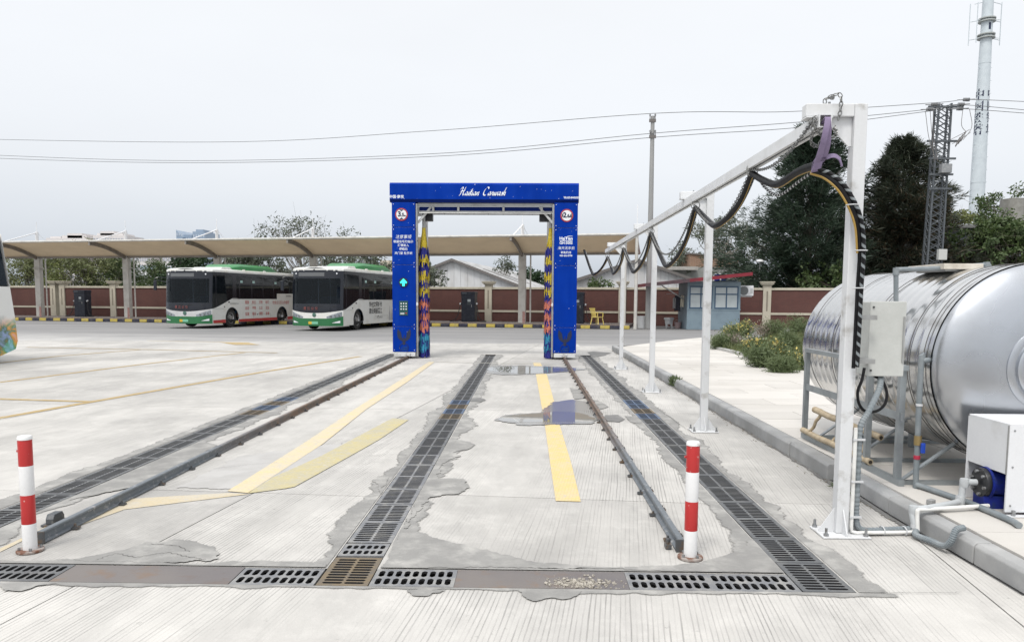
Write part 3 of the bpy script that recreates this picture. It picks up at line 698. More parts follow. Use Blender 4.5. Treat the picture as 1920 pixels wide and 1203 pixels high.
# bed border and bed
bed_edge = [G(1330, 651, KH)[:2], G(1360, 658, KH)[:2], G(1420, 673, KH)[:2], G(1500, 692, KH)[:2], (6.55, 13.0), (7.4, 10.5), (9.0, 9.2)]
be = catmull([(a, b, 0) for a, b in bed_edge], 5)
M_border = pm('border_stone', (.42, .42, .41), (.33, .32, .3), 5, .4, .65, .8, bump=.4, world=True)
M_soil = pm('soil', (.105, .095, .05), (.10, .14, .04), 2.2, .4, .6, .95, bump=.6, bscale=30, world=True)
for i in range(0, len(be)-2, 2):
    a, b = be[i], be[i+2]
    struct(MB().bar((a.x, a.y, KH+.03), tuple(Vector((b.x, b.y, KH+.03)) + (a-b).normalized()*.01), .11, .075).build('border_stone', M_border, pavement, bevel=.008))
bx_ = [p.x for p in be]; by_ = [p.y for p in be]
bvv = []; bff = []; NX = 24
for i, p in enumerate(be):
    for q in range(NX+1):
        t_ = q/NX; x = p.x + .03 + t_*(17.-p.x); y = p.y + t_*2.4
        if i == 0: y += t_*1.5
        z = KH + .02 + .34*math.sin(min(1, t_*3)*math.pi/2)*(.7+.5*n1(x*.6+y*.9, 5)) + .03*n1(x*4+y*3, 6)
        if q == NX or i == len(be)-1: z = KH
        bvv.append((x, y, max(z, KH+.01) if q < NX else KH))
for i in range(len(be)-1):
    for q in range(NX):
        a = i*(NX+1)+q; bff.append((a, a+1, a+NX+2, a+NX+1))
bed = struct(MB().add(bvv, bff).build('flower_bed_soil', M_soil, smooth=True))
# ------------------------------------------------------------------ wash gantry
M_blue = pm('gantry_blue', (.0008, .030, .285), (.005, .042, .32), 5., .42, .72, .40, c3=(.0008, .025, .235), s3=1.3, world=True, spec=.05, stretch=(1, 1, .12))
_t = M_blue.node_tree; _b = _t.nodes['Principled BSDF']; _src = _b.inputs['Base Color'].links[0].from_socket      # small chips in the paint
_n = _t.nodes.new('ShaderNodeTexNoise'); _n.inputs['Scale'].default_value = 17; _n.inputs['Detail'].default_value = 2; _g = _t.nodes.new('ShaderNodeNewGeometry'); _t.links.new(_g.outputs['Position'], _n.inputs['Vector'])
_r = _t.nodes.new('ShaderNodeMapRange'); _r.inputs['From Min'].default_value = .735; _r.inputs['From Max'].default_value = .76; _t.links.new(_n.outputs[0], _r.inputs[0])
_m = _t.nodes.new('ShaderNodeMix'); _m.data_type = 'RGBA'; _m.inputs[7].default_value = (.45, .50, .60, 1); _t.links.new(_r.outputs[0], _m.inputs[0]); _t.links.new(_src, _m.inputs[6]); _t.links.new(_m.outputs[2], _b.inputs['Base Color'])
M_blue_dk = pm('gantry_blue_lip', (.001, .014, .13), rough=.45, world=True, spec=.1)
M_white = pm('white_paint', (.62, .63, .64), (.50, .50, .49), 3, .5, .75, .42, world=True)
M_white_dirty = pm('white_paint_scuffed', (.58, .59, .60), (.34, .33, .31), 6, .56, .72, .5, world=True)
M_steel = pm('grey_steel', (.36, .365, .36), (.26, .26, .25), 6, .45, .7, .42, metal=.5, world=True)
M_black = plain('black_plastic', (.012, .013, .016), .4); M_rubber = pm('black_rubber', (.012, .012, .013), (.03, .03, .03), 20, rough=.55, world=True)
M_txt = plain('white_lettering', (.72, .76, .80), .5)
M_navy = plain('emblem_navy', (.006, .012, .045), .45); M_teal = plain('emblem_teal', (.008, .05, .10), .45)
GY = 18.47
gt = thing('wash_gantry', 'blue drive-through bus wash gantry standing on the rails, brushes inside', 'wash gantry', (-1.05, GY, 0))
def panel(x0, x1, z0, z1, y=GY, name='panel', mat=M_blue, d=.03, par=gt):
    return MB().box(x0, x1, y, y+d, z0, z1).build(name, mat, par, bevel=.006)
cols = {'L': (-3.325, -2.745), 'R': (.655, 1.225)}
PN = {}
for s_, (a, b) in cols.items():
    z = [.165, .797, 2.315, 3.228, 3.835]
    for i in range(4):
        PN[s_, i] = panel(a, b, z[i]+.004, z[i+1]-.004)
        for px_ in (a+.04, b-.04):
            for pz in (z[i]+.05, z[i+1]-.05):
                MB().cyl((px_, GY-.006, pz), (px_, GY+.002, pz), .009, seg=8).build('screw', M_txt, PN[s_, i], off=(-1.05, GY, 0))
    panel(a+.02, b-.02, .055, .16, GY+.005, 'skirt', M_white_dirty)
    MB().box(a+.012, b-.012, GY+.031, GY+.42, .16, 3.83).build('column_case', M_white, gt, bevel=.01)
    inn = b if s_ == 'L' else a; sg = 1 if s_ == 'L' else -1
    MB().box(min(inn, inn+sg*.045), max(inn, inn+sg*.045), GY+.04, GY+.14, .06, 3.80).build('inner_post', M_steel, gt, bevel=.005)
    MB().box(min(inn+sg*.055, inn+sg*.15), max(inn+sg*.055, inn+sg*.15), GY+1.10, GY+1.2, .10, 3.78).build('rear_post', M_white_dirty, gt, bevel=.006)
    MB().box(a+.04, b-.04, GY+.44, GY+1.22, .10, .22).build('base_beam', M_white_dirty, gt, bevel=.006)
    MB().box(min(inn-sg*.4, inn), max(inn-sg*.4, inn), GY+.43, GY+1.22, 3.62, 3.80).build('top_beam', M_steel, gt, bevel=.006)
    MB().bar((inn+sg*.03, GY+.22, 3.36), (inn+sg*.36, GY+.22, 3.74), .05, .07, (0, 1, 0)).build('brace', M_white, gt, bevel=.004)
    MB().box(min(inn+sg*.10, inn+sg*.36), max(inn+sg*.10, inn+sg*.36), GY+.45, GY+.68, 3.43, 3.63).build('motor', M_black, gt, bevel=.02)
    rx = -2.95 if s_ == 'L' else .933
    for yy in (GY+.12, GY+1.05):
        w_ = MB().lathe([(0, -.03), (.055, -.03), (.06, -.02), (.06, .02), (.055, .03), (0, .03)], (rx, yy, .155), 'X', 20).build('wheel', M_black, gt, smooth=True)
        MB().box(rx-.075, rx+.075, yy-.06, yy+.06, .135, .22).build('wheel_housing', M_white_dirty, w_, off=(-1.05, GY, 0))
    for q in (-.05, .05):
        MB().box(rx+q-.014, rx+q+.014, GY-.03, GY+.03, .10, .155).build('rail_guide', M_white, gt, bevel=.003)
    for zz in (1.35, 2.9):
        MB().cyl((inn+sg*.05, GY+.02, zz), (inn+sg*.05, GY-.03, zz), .012, seg=8).build('sensor', M_txt if zz < 2 else M_black, gt)
    MB().box(min(inn+sg*.012, inn+sg*.048), max(inn+sg*.012, inn+sg*.048), GY-.006, GY+.03, 1.31, 1.40).build('latch', M_white, gt, bevel=.003)
# header
hd = MB().prism([(GY-.02, 3.905), (GY-.02, 4.262), (GY+.03, 4.305), (GY+.60, 4.305), (GY+.60, 3.835), (GY+.03, 3.835)], -3.372, 1.243, 'YZ').build('header', M_blue, gt, bevel=.006)
MB().prism([(GY-.022, 3.902), (GY+.028, 3.83), (GY+.05, 3.83), (GY+.0, 3.902)], -3.374, 1.245, 'YZ').build('header_lip', M_blue_dk, gt)
MB().box(-2.7, .63, GY+.10, GY+.20, 3.755, 3.828).build('crossbar', M_steel, gt)
for x in (-2.35, -1.73, -.62, .32): MB().box(x, x+.05, GY+.12, GY+.18, 3.64, 3.755).build('hanger', M_steel, gt)
MB().box(-2.7, .63, GY+.13, GY+.17, 3.60, 3.64).build('spray_beam', M_steel, gt)
MB().box(-2.68, .61, GY+.21, GY+.56, 3.645, 3.75).build('upper_brush_case', M_blue_dk, gt)
sp = MB().cyl((-2.66, GY+.10, 3.585), (.58, GY+.10, 3.575), .012, seg=8).build('spray_pipe', M_steel, gt)
for i in range(9): MB().cyl((-2.4+i*.36, GY+.10, 3.58), (-2.4+i*.36, GY+.10, 3.545), .009, .005, seg=6).build('nozzle', M_black, sp, off=(-1.05, GY, 0))
MB().box(-2.7, .63, GY+1.12, GY+1.2, 3.66, 3.74).build('rear_crossbar', M_steel, gt)
# writing: brush-script headline drawn with a slanted nib
def nib(strokes, size, ox, oz, slant=.32, w=.085, thick=.35):
    cnt_ = 0; m = MB(); ang = math.radians(40); nx, nz = math.cos(ang)*w*size, math.sin(ang)*w*size*thick*2
    for st in strokes:
        pts = catmull([(a, b, 0) for a, b in st], 6); vv = []; ff = []
        for i, p in enumerate(pts):
            x = ox+(p.x+p.y*slant)*size; z = oz+p.y*size; cnt_ += 1; yy = GY-.022-cnt_*2e-5
            vv += [(x-nx/2, yy, z-nz/2), (x+nx/2, yy, z+nz/2)]
            if i: k_ = 2*i; ff.append((k_-2, k_-1, k_+1, k_))
        m.add(vv, ff)
    return m
la = [(.30, .36), (.17, .40), (.04, .22), (.08, .03), (.20, .06), (.30, .34), (.28, .08), (.34, .0), (.44, .12)]
li = [(.02, .12), (.10, .38), (.07, .08), (.12, .0), (.22, .12)]; ldot = [(.12, .56), (.14, .60)]
ltt = [(.02, .12), (.16, .78), (.08, .10), (.13, .0), (.24, .12)]; lbar = [(.0, .44), (.14, .46), (.26, .48)]
ln_ = [(.02, .12), (.09, .38), (.05, .0), (.14, .28), (.24, .40), (.27, .30), (.24, .06), (.30, .0), (.40, .12)]
lH = [[(-.06, .72), (.0, .90), (.12, .96), (.17, .80), (.10, .40), (.04, .02), (-.04, .0)], [(.48, .98), (.42, .70), (.36, .30), (.40, .04), (.48, .02)], [(-.02, .46), (.16, .52), (.34, .50), (.52, .60)]]
lC = [[(.50, .78), (.42, .96), (.24, .94), (.06, .62), (.02, .24), (.14, .02), (.34, .02), (.50, .20)]]
lr = [(.02, .12), (.10, .42), (.12, .32), (.22, .34), (.19, .08), (.24, .0), (.33, .12)]
lw = [(.02, .12), (.09, .38), (.06, .10), (.13, .0), (.22, .12), (.26, .38), (.24, .08), (.32, .0), (.40, .14), (.42, .38), (.48, .34)]
ls = [(.02, .12), (.16, .42), (.18, .30), (.24, .12), (.14, .0), (.06, .04)]
lh = [(.02, .12), (.18, .80), (.22, .92), (.16, .70), (.04, .0), (.12, .28), (.22, .40), (.25, .28), (.22, .06), (.28, .0), (.38, .12)]
def word(letters, x):
    out = []
    for st, adv in letters:
        out += [[(a+x, b) for a, b in q] for q in st]; x += adv
    return out, x
w1, xe = word([(lH, .60), ([la], .40), ([li, ldot], .19), ([ltt, lbar], .22), ([li, ldot], .19), ([la], .40), ([ln_], .40)], 0)
w2, xe2 = word([(lC, .58), ([la], .40), ([lr], .30), ([lw], .48), ([la], .40), ([ls], .25), ([lh], .38)], xe+.45)
sz = 1.17/(xe2+.25)
nib(w1+w2, sz, -1.66, 4.0, w=.17, thick=.5).build('headline', M_txt, gt)
ti = lambda m, dx, dz, yy=GY-.002: at(dx+1.05, yy-GY, dz)
text('lettering', '中国·南京', .085, M_txt, gt, at(-3.20+1.05, -.0225, 3.955), .0015)
text('lettering', 'TEL:025-84420325', .062, M_txt, gt, at(1.06+1.05, -.0225, 3.95), .001, 0, .8)
for tx, z, s_, b_, sh in (('注意事项', 2.99, .098, 0, .2), ('根据信号灯指示', 2.875, .070, .0005, 0), ('缓慢驶入', 2.785, .070, .0005, 0), ('停稳后', 2.695, .070, .0005, 0), ('关门窗 拉手刹', 2.595, .070, .0005, 0)):
    text('lettering', tx, s_, M_txt, gt, at(-3.045+1.05, -.0025, z), b_, sh)
for tx, z, s_, b_, sh in (('HaiTian', 2.97, .105, .003, 0), ('GH-500S', 2.862, .085, .002, 0), ('海天洗车机', 2.735, .082, 0, .25), ('销售热线', 2.63, .064, .0005, 0), ('400-666-8798', 2.555, .055, .001, 0)):
    text('lettering', tx, s_, M_txt, gt, at(.945+1.05, -.0025, z), b_, sh)
for z in (2.912, 3.028): MB().box(.79 if z < 3 else .98, 1.10, GY-.004, GY-.0005, z-.006, z+.006).build('lettering_rule', M_txt, gt)
# round limit signs
M_sred = plain('sign_red', (.33, .03, .035), .4); M_swhite = plain('sign_white', (.66, .68, .70), .4)
for cx, cz, tx, sub, horiz in ((-3.085, 3.535, '3', '.5', False), (.955, 3.525, '2', '.6', True)):
    sgn = MB().lathe([(0, 0), (.155, 0), (.155, .012), (0, .012)], (cx, GY-.014, cz), 'Y', 36).build('limit_sign', M_sred, gt)
    MB().lathe([(0, 0), (.125, 0), (.125, .004), (0, .004)], (cx, GY-.018, cz), 'Y', 36).build('sign_face', M_swhite, sgn, off=(-1.05, GY, 0))
    for s_ in (-1, 1):
        tri = [(-.055, .118), (.055, .118), (0, .075)] if not horiz else [(.118, -.055), (.118, .055), (.075, 0)]
        MB().prism([(cx+s_*a if horiz else cx+a, cz+(b if horiz else s_*b)) for a, b in tri], GY-.0215, GY-.019, 'XZ').build('sign_wedge', M_navy, sgn, off=(-1.05, GY, 0))
    text('numeral', tx, .17, M_navy, sgn, at(cx+1.05-.05, -.0225, cz+.005), .006); text('numeral', sub, .115, M_navy, sgn, at(cx+1.05+.025, -.0225, cz-.012), .004)
    text('numeral', 'm', .06, M_navy, sgn, at(cx+1.05+.088, -.0225, cz-.03), .003)
# lit arrow, keypad
ar = MB().lathe([(0, 0), (.118, 0), (.118, .02), (0, .02)], (-3.045, GY-.022, 1.885), 'Y', 8).build('arrow_lamp', M_black, gt)
apts = [(0, .095), (.09, .0), (.06, -.03), (.028, .0), (.028, -.09), (-.028, -.09), (-.028, .0), (-.06, -.03), (-.09, .0)]
MB().prism([(-3.045+a, 1.885+b) for a, b in apts], GY-.027, GY-.023, 'XZ').build('lit_arrow', plain('green_led', (.02, .5, .35), .4, emit=(.03, .9, .62), es=1.1), ar, off=(-1.05, GY, 0))
kp = MB().box(-3.155, -2.94, GY-.012, GY, 1.07, 1.43).build('keypad', plain('keypad_green', (.004, .055, .055), .4), gt, bevel=.004)
for i in range(3):
    for j in range(3):
        MB().cyl((-3.108+i*.062, GY-.012, 1.365-j*.068), (-3.108+i*.062, GY-.018, 1.365-j*.068), .017, seg=10).build('key', M_swhite, kp, off=(-1.05, GY, 0))
MB().cyl((-2.985, GY-.012, 1.13), (-2.985, GY-.02, 1.13), .018, seg=10).build('key', M_sred, kp, off=(-1.05, GY, 0))
MB().box(-3.13, -3.03, GY-.0145, GY-.0122, 1.10, 1.112).box(-3.13, -3.03, GY-.0145, GY-.0122, 1.125, 1.137).build('keypad_print', M_swhite, kp, off=(-1.05, GY, 0))
# spread-winged bird over a globe
W1 = [(-.01, .30), (-.04, .34), (-.10, .37), (-.15, .43), (-.17, .52), (-.165, .60), (-.15, .66), (-.12, .61), (-.075, .565), (-.06, .50), (-.055, .45), (-.02, .40), (.0, .37)]
BD = [(-.035, .27), (-.035, .34), (-.015, .42), (.0, .49), (.012, .50), (.022, .48), (.012, .45), (.028, .39), (.04, .34), (.03, .27), (.0, .24)]
for cx in (-3.045, .945):
    for s_ in (-1, 1):
        MB().prism([(cx+s_*a, b+.09) for a, b in W1], GY-.005, GY-.001, 'XZ').build('emblem_wing', M_navy, gt)
    MB().prism([(cx+a, b+.09) for a, b in BD], GY-.0058, GY-.0018, 'XZ').build('emblem_body', M_navy, gt)
    rg = [(.108*math.cos(q*math.pi/14), .108*math.sin(q*math.pi/14)) for q in range(-4, 19)]
    MB().tube([(cx+a, GY-.003, .275+b) for a, b in rg], .006, 4).build('emblem_globe', M_navy, gt)
    gb = MB()
    for q in range(3): gb.tube([(cx-.09+.03*q+.18*t/6, GY-.0025, .215+.035*q+.012*math.sin(t*1.7+q)) for t in range(7-q)], .006, 4)
    gb.build('emblem_globe', M_teal, gt)

# brushes: layered bristle strips round an axle
def strip_mat(name, c): return pm(name, c, tuple(x*.6 for x in c), 30, .4, .7, .6, world=True)
BC = {'y': strip_mat('bristle_yellow', (.52, .40, .03)), 'b': strip_mat('bristle_blue', (.012, .016, .19)), 'o': strip_mat('bristle_coral', (.55, .17, .11)), 'c': strip_mat('bristle_cyan', (.03, .26, .42))}
seq = 'yybybybyboboboboboccbcbbb'
for cx, cy, lab in ((-2.585, 18.80, 'rotary wash brush with coloured bristles inside the column with the green arrow'), (.575, 18.80, 'rotary wash brush with coloured bristles inside the column with the 2.6 sign')):
    t = thing('wash_brush', lab, 'wash brush', (cx, cy, .0), group='side brushes')
    rr = random.Random(int(cx*100)); axle = MB().cyl((cx, cy, .05), (cx, cy, 3.6), .04, seg=10).build('axle', M_steel, t)
    msh = {c_: MB() for c_ in BC}
    nlay = 46; top = 3.22; bot = .05
    bands = [('y', 3.22, 2.80), ('b', 2.80, 2.58), ('y', 2.62, 2.42), ('b', 2.42, 2.2), ('y', 2.24, 2.0), ('b', 2.02, 1.84), ('y', 1.88, 1.66), ('b', 1.70, 1.50), ('o', 1.53, 1.33), ('b', 1.36, 1.20), ('o', 1.23, 1.03), ('b', 1.06, .93), ('o', .96, .78), ('b', .80, .66), ('c', .68, .52), ('b', .54, .42), ('c', .46, .30), ('b', .33, .02)]
    for c_, za, zb in bands:
        nst = int((za-zb)/.055)+2
        for L in range(nst):
            z0 = za-(za-zb)*L/nst*.8
            for k_ in range(26):
                a = rr.uniform(0, 2*math.pi); r0 = .045
                prog = min(1, (3.22-z0)/.55); R_ = (.045+.092*prog)*rr.uniform(.8, 1.12)
                ln = min(z0-.02, rr.uniform(.14, .25)*(1.9 if za > 3 else 1)); w = .022
                dx, dy = math.cos(a), math.sin(a); tx_, ty_ = -dy*w/2, dx*w/2
                p0 = (cx+dx*r0, cy+dy*r0, z0+.03); p1 = (cx+dx*R_*.92, cy+dy*R_*.92, z0-.25*ln); p2 = (cx+dx*R_, cy+dy*R_, z0-ln)
                vv = []
                for p_ in (p0, p1, p2): vv += [(p_[0]-tx_, p_[1]-ty_, p_[2]), (p_[0]+tx_, p_[1]+ty_, p_[2])]
                msh[c_].add(vv, [(0, 1, 3, 2), (2, 3, 5, 4)])
    for c_, m in msh.items(): m.build('bristles', BC[c_], t)

# ------------------------------------------------------------------ hose beam frame on four posts
PXX, BX = 2.035, 1.78; PYS = [4.76, 8.51, 12.1, 16.06]; PH = 2.70; BY0, BY1 = 4.62, 16.95
fr = thing('hose_beam_frame', 'white square tube frame carrying a long beam on four footed posts', 'steel frame', (PXX, 4.76, 0))
def frame_post(Y):
    p = MB().box(PXX-.04, PXX+.04, Y-.04, Y+.04, .014, PH).build('post', M_white_dirty, fr, bevel=.006)
    o_ = (PXX, 4.76, 0)
    MB().box(PXX-.15, PXX+.15, Y-.12, Y+.12, .002, .014).build('base_plate', M_white_dirty, p, off=o_, bevel=.003)
    for dx, dy in ((1, 0), (-1, 0), (0, 1), (0, -1)):
        tri = [(.0402, .0145), (.135 if dx else .11, .0145), (.135 if dx else .11, .03), (.0402, .17)]
        if dx: MB().prism([(PXX+dx*a, b) for a, b in tri], Y-.004, Y+.004, 'XZ').build('gusset', M_white_dirty, p, off=o_)
        else: MB().prism([(Y+dy*a, b) for a, b in tri], PXX-.004, PXX+.004, 'YZ').build('gusset', M_white_dirty, p, off=o_)
    for sx in (-1, 1):
        for sy in (-1, 1):
            b_ = (PXX+sx*.125, Y+sy*.095)
            MB().cyl((b_[0], b_[1], .014), (b_[0], b_[1], .03), .016, seg=6).cyl((b_[0], b_[1], .03), (b_[0], b_[1], .065), .009, seg=8).build('bolt', M_bolt, p, off=o_)
    MB().box(1.70, PXX-.0405, Y-.038, Y+.038, PH-.078, PH-.001).build('arm', M_white, p, off=o_, bevel=.005)
    MB().prism([(PXX-.041, PH-.079), (PXX-.041, PH-.25), (PXX-.06, PH-.25), (PXX-.20, PH-.10), (PXX-.20, PH-.079)], Y-.006, Y+.006, 'XZ').build('arm_gusset', M_white, p, off=o_)
    MB().box(1.70, 1.86, Y-.05, Y+.05, PH-.087, PH-.0795).build('beam_clamp', M_white, p, off=o_)
    for dx in (-.06, .065): MB().cyl((BX+dx, Y-.02, PH-.07), (BX+dx, Y-.02, PH+.012 if dx > 0 else PH-.05), .008, seg=6).build('bolt', M_bolt, p, off=o_)
for Y in PYS: frame_post(Y)
z0, z1 = PH-.165, PH-.088
bm_ = MB()
bm_.box(BX-.038, BX+.038, BY0, BY1, z1-.006, z1); bm_.box(BX-.038, BX-.032, BY0, BY1, z0, z1-.006); bm_.box(BX+.032, BX+.038, BY0, BY1, z0, z1-.006)
bm_.box(BX-.032, BX-.012, BY0, BY1, z0, z0+.006); bm_.box(BX+.012, BX+.032, BY0, BY1, z0, z0+.006)
bm_.build('beam', M_white, fr)
MB().cyl((BX-.038, BY0+.03, z0+.04), (BX-.052, BY0+.03, z0+.04), .013, seg=6).build('bolt', M_bolt, fr)

# ------------------------------------------------------------------ festooned hoses
def stripe_tube(pts, r, par, nm, c_in, c_out, period=.055, seg=8):
    """dark tube wrapped with a pale spiral band"""
    P_ = catmull(pts, 10); d = [0]
    for a, b in zip(P_[:-1], P_[1:]): d.append(d[-1]+(b-a).length)
    MB().tube(P_, r, seg).build(nm, c_in, par, smooth=True)
    m = MB(); L = d[-1]; n = int(L/period)
    def pt(s):
        s = max(0, min(L, s)); i = max(j for j in range(len(d)) if d[j] <= s) if s > 0 else 0
        i = min(i, len(P_)-2); t = (s-d[i])/max(1e-6, d[i+1]-d[i]); return P_[i].lerp(P_[i+1], t), (P_[i+1]-P_[i]).normalized()
    vv = []; ff = []; st = 8
    for q in range(n*st+1):
        s = q*period/st; p, t_ = pt(s); u_ = t_.cross(Vector((0, 0, 1)))
        if u_.length < .1: u_ = t_.cross(Vector((1, 0, 0)))
        u_.normalize(); w_ = u_.cross(t_); a = 2*math.pi*q/st; rd = (u_*math.cos(a)+w_*math.sin(a))*(r*1.12)
        vv += [tuple(p+rd-t_*period*.17), tuple(p+rd+t_*period*.17)]
        if q: k_ = 2*q; ff.append((k_-2, k_-1, k_+1, k_))
    m.add(vv, ff).build(nm+'_wrap', c_out, par)
def chain(pts, par, nm='chain', link_l=.036, wr=.0038):
    P_ = catmull(pts, 14); d = [0]
    for a, b in zip(P_[:-1], P_[1:]): d.append(d[-1]+(b-a).length)
    m = MB(); n = int(d[-1]/(link_l*.78)); i = 0
    for q in range(n):
        s = (q+.5)*link_l*.78
        while i < len(d)-2 and d[i+1] < s: i += 1
        t = (s-d[i])/max(1e-6, d[i+1]-d[i]); p = P_[i].lerp(P_[i+1], t); tg = (P_[i+1]-P_[i]).normalized()
        u_ = tg.orthogonal().normalized(); w_ = u_.cross(tg); nn = u_ if q % 2 else w_
        ring = [p+tg*(math.cos(a)*link_l/2)+nn*(math.sin(a)*link_l*.30) for a in [2*math.pi*z_/8 for z_ in range(8)]]
        m.tube(ring, wr, 4, closed=True)
    return m.build(nm, M_chain, par)
M_chain = pm('galvanised_chain', (.28, .285, .28), (.16, .155, .15), 60, .45, .6, .4, metal=.8, world=True)
M_hose = pm('rubber_hose', (.006, .006, .007), (.016, .016, .018), 12, .45, .7, .5, world=True, spec=.18); M_ytube = plain('yellow_hose', (.30, .19, .04), .45)
M_wrapw = plain('wrap_white', (.50, .51, .52), .45); M_wrapg = plain('wrap_grey', (.17, .19, .20), .45)
fest = thing('festoon_hose', 'black wash hoses, striped cable and chain looped below the white beam', 'hose', (BX, 4.7, 2.3))
TR = [(6.07, 2.53), (8.07, 2.50), (10.92, 2.48), (13.97, 2.46), (16.75, 2.46)]    # hangers on the beam: Y, hose height
low = [None, 2.19, 1.92, 1.95, 2.02]
hz = [(BX+.03, 4.78, 2.345)] + [(BX, y, z-.03) for y, z in TR] + [(1.42, 18.9, 2.72)]
for i in range(len(hz)-1):
    a, b = Vector(hz[i]), Vector(hz[i+1])
    if i == 0: pts = [a, a.lerp(b, .25)+Vector((0, 0, -.03)), a.lerp(b, .55)+Vector((0, 0, -.10)), a.lerp(b, .8)+Vector((0, 0, -.06)), b]
    else:
        lo = [0, 2.19, 1.92, 1.95, 2.02, 2.08][i]
        pts = []
        for q in range(9):
            t_ = q/8; u_ = 2*t_-1; w_ = 1-abs(u_)**2.1; p = a.lerp(b, .5+.5*(abs(u_)**1.25)*(1 if u_ > 0 else -1)); ztop = a.z+(b.z-a.z)*t_
            pts.append(Vector((p.x+.02*math.sin(3*t_*math.pi), p.y, ztop+(lo-ztop)*w_)))
    MB().tube(catmull(pts, 8), .026, 10).build('hose', M_hose, fest, smooth=True)
    off_ = Vector((.004, 0, -.0245)); MB().tube(catmull([p+off_ for p in pts], 8), .0052, 6).build('air_tube', M_ytube, fest, smooth=True)
    sg_ = [p+Vector((.028, .05*math.sin(math.pi*q/(len(pts)-1)), (.03 if 0 < i else -.07)*math.sin(math.pi*q/(len(pts)-1)))) for q, p in enumerate(pts)]
    stripe_tube(sg_, .009, fest, 'striped_cable', M_hose, M_wrapw, .05)
    if i < 5:
        a2 = Vector((BX-.01, hz[i][1], 2.60 if i == 0 else TR[i-1][1]+.0)); b2 = Vector((BX-.01, TR[i][0], TR[i][1]))
        if i == 0: a2 = Vector((BX-.05, 4.66, 2.60))
        drop = [.10, .30, .42, .38, .32][i]
        chain([a2.lerp(b2, t_)+Vector((0, 0, -drop*math.sin(math.pi*t_)**.9)) for t_ in (0, .2, .4, .6, .8, 1)], fest)
for (y, z) in TR:
    h_ = MB().cyl((BX, y, z0+.012), (BX, y, z+.045), .006, seg=6); h_.box(BX-.030, BX+.030, y-.012, y+.012, z0-.012, z0-.004); h_.obox((BX, y, z+.05), .035, .014, .014)
    h_ = h_.build('hanger', M_steel, fest)
    MB().tube([(BX+.045*math.cos(a), y+.004, z+.0+.05*math.sin(a)) for a in [2*math.pi*q/14 for q in range(14)]], .006, 5, closed=True).build('ring', M_steel, h_, off=(BX, 4.7, 2.3))
# knot of chain on top of the first arm
chain([(BX+.07, 4.70, 2.735), (BX+.09, 4.76, 2.742), (BX+.06, 4.80, 2.735), (BX+.10, 4.81, 2.62), (BX+.10, 4.70, 2.52), (BX+.05, 4.66, 2.48), (BX-.02, 4.65, 2.50), (BX-.06, 4.66, 2.58)], fest)
chain([(BX+.05, 4.72, 2.735), (BX+.11, 4.70, 2.745), (BX+.115, 4.69, 2.66), (BX+.095, 4.68, 2.57)], fest)
chain([(BX-.055, 4.63, 2.60), (BX-.06, 4.66, 2.53), (BX-.03, 4.75, 2.47), (BX+.03, 4.80, 2.46), (BX+.05, 4.78, 2.52)], fest)
# lead down the first post
dn = [Yp(u, v, yy) for u, v, yy in ((1524, 321, 4.77), (1550, 330, 4.74), (1576, 352, 4.70), (1596, 385, 4.67), (1608, 420, 4.66), (1612, 470, 4.66), (1608, 540, 4.67), (1604, 620, 4.68), (1600, 690, 4.68))]
dn = [Vector(p) for p in dn]
_dp = catmull(dn, 8); MB().tube(_dp, [.026 if i < 30 else max(.012, .026-.0012*(i-30)) for i in range(len(_dp))], 10).build('hose', M_hose, fest, smooth=True)
MB().tube(catmull([p+Vector((-.020, -.012, -.016)) for p in dn[:6]], 8), .007, 6).build('air_tube', M_ytube, fest, smooth=True)
stripe_tube([p+Vector((.010, -.032, .010)) for p in dn], .0115, fest, 'striped_cable', M_hose, M_wrapg, .06)
for q in (3, 5, 6): MB().tube([tuple(dn[q]+Vector((.036*math.cos(a), .038*math.sin(a)-.015, 0))) for a in [2*math.pi*z_/12 for z_ in range(12)]], .0035, 4, closed=True).build('cable_tie', M_wrapw, fest)
# lilac sling
M_lilac = pm('lilac_webbing', (.25, .20, .31), (.19, .15, .24), 14, .4, .65, .75, bump=.3, bscale=140, world=True)
slg = thing('lifting_sling', 'lilac webbing sling tied round the hoses at the beam end', 'sling', (BX, 4.64, 2.4))
def ribbon(pts, w, nm, dirv=(1, 0, 0), th=.006):
    P_ = catmull(pts, 6); m = MB(); vv = []; ff = []; dv = Vector(dirv)
    for i, p in enumerate(P_):
        tg = (P_[min(i+1, len(P_)-1)]-P_[max(i-1, 0)]).normalized(); s_ = (dv-tg*dv.dot(tg)).normalized()*w/2; nn = tg.cross(s_).normalized()*th/2
        vv += [tuple(p-s_-nn), tuple(p+s_-nn), tuple(p+s_+nn), tuple(p-s_+nn)]
        if i: k_ = 4*i; ff += [(k_-4, k_-3, k_+1, k_), (k_-3, k_-2, k_+2, k_+1), (k_-2, k_-1, k_+3, k_+2), (k_-1, k_-4, k_, k_+3)]
    m.add(vv, ff).build(nm, M_lilac, slg, smooth=True)
ribbon([(BX+.005, 4.66, z0+.03), (BX-.0, 4.585, z0+.045), (BX-.012, 4.60, 2.46), (BX-.012, 4.66, 2.38), (BX-.008, 4.72, 2.33)], .034, 'strap')
ribbon([(BX+.01, 4.67, z0+.03), (BX+.012, 4.61, z0+.04), (BX+.03, 4.64, 2.46), (BX+.035, 4.70, 2.38), (BX+.035, 4.75, 2.355)], .030, 'strap')
ribbon([(BX+.0, 4.70, 2.35), (BX+.0, 4.74, 2.295), (BX+.02, 4.80, 2.30), (BX+.03, 4.81, 2.36), (BX+.04, 4.76, 2.39), (BX+.02, 4.705, 2.37)], .05, 'strap')
ribbon([(BX+.05, 4.72, 2.375), (BX+.09, 4.71, 2.385), (BX+.13, 4.72, 2.37), (BX+.155, 4.73, 2.325)], .028, 'strap', (0, .4, 1))

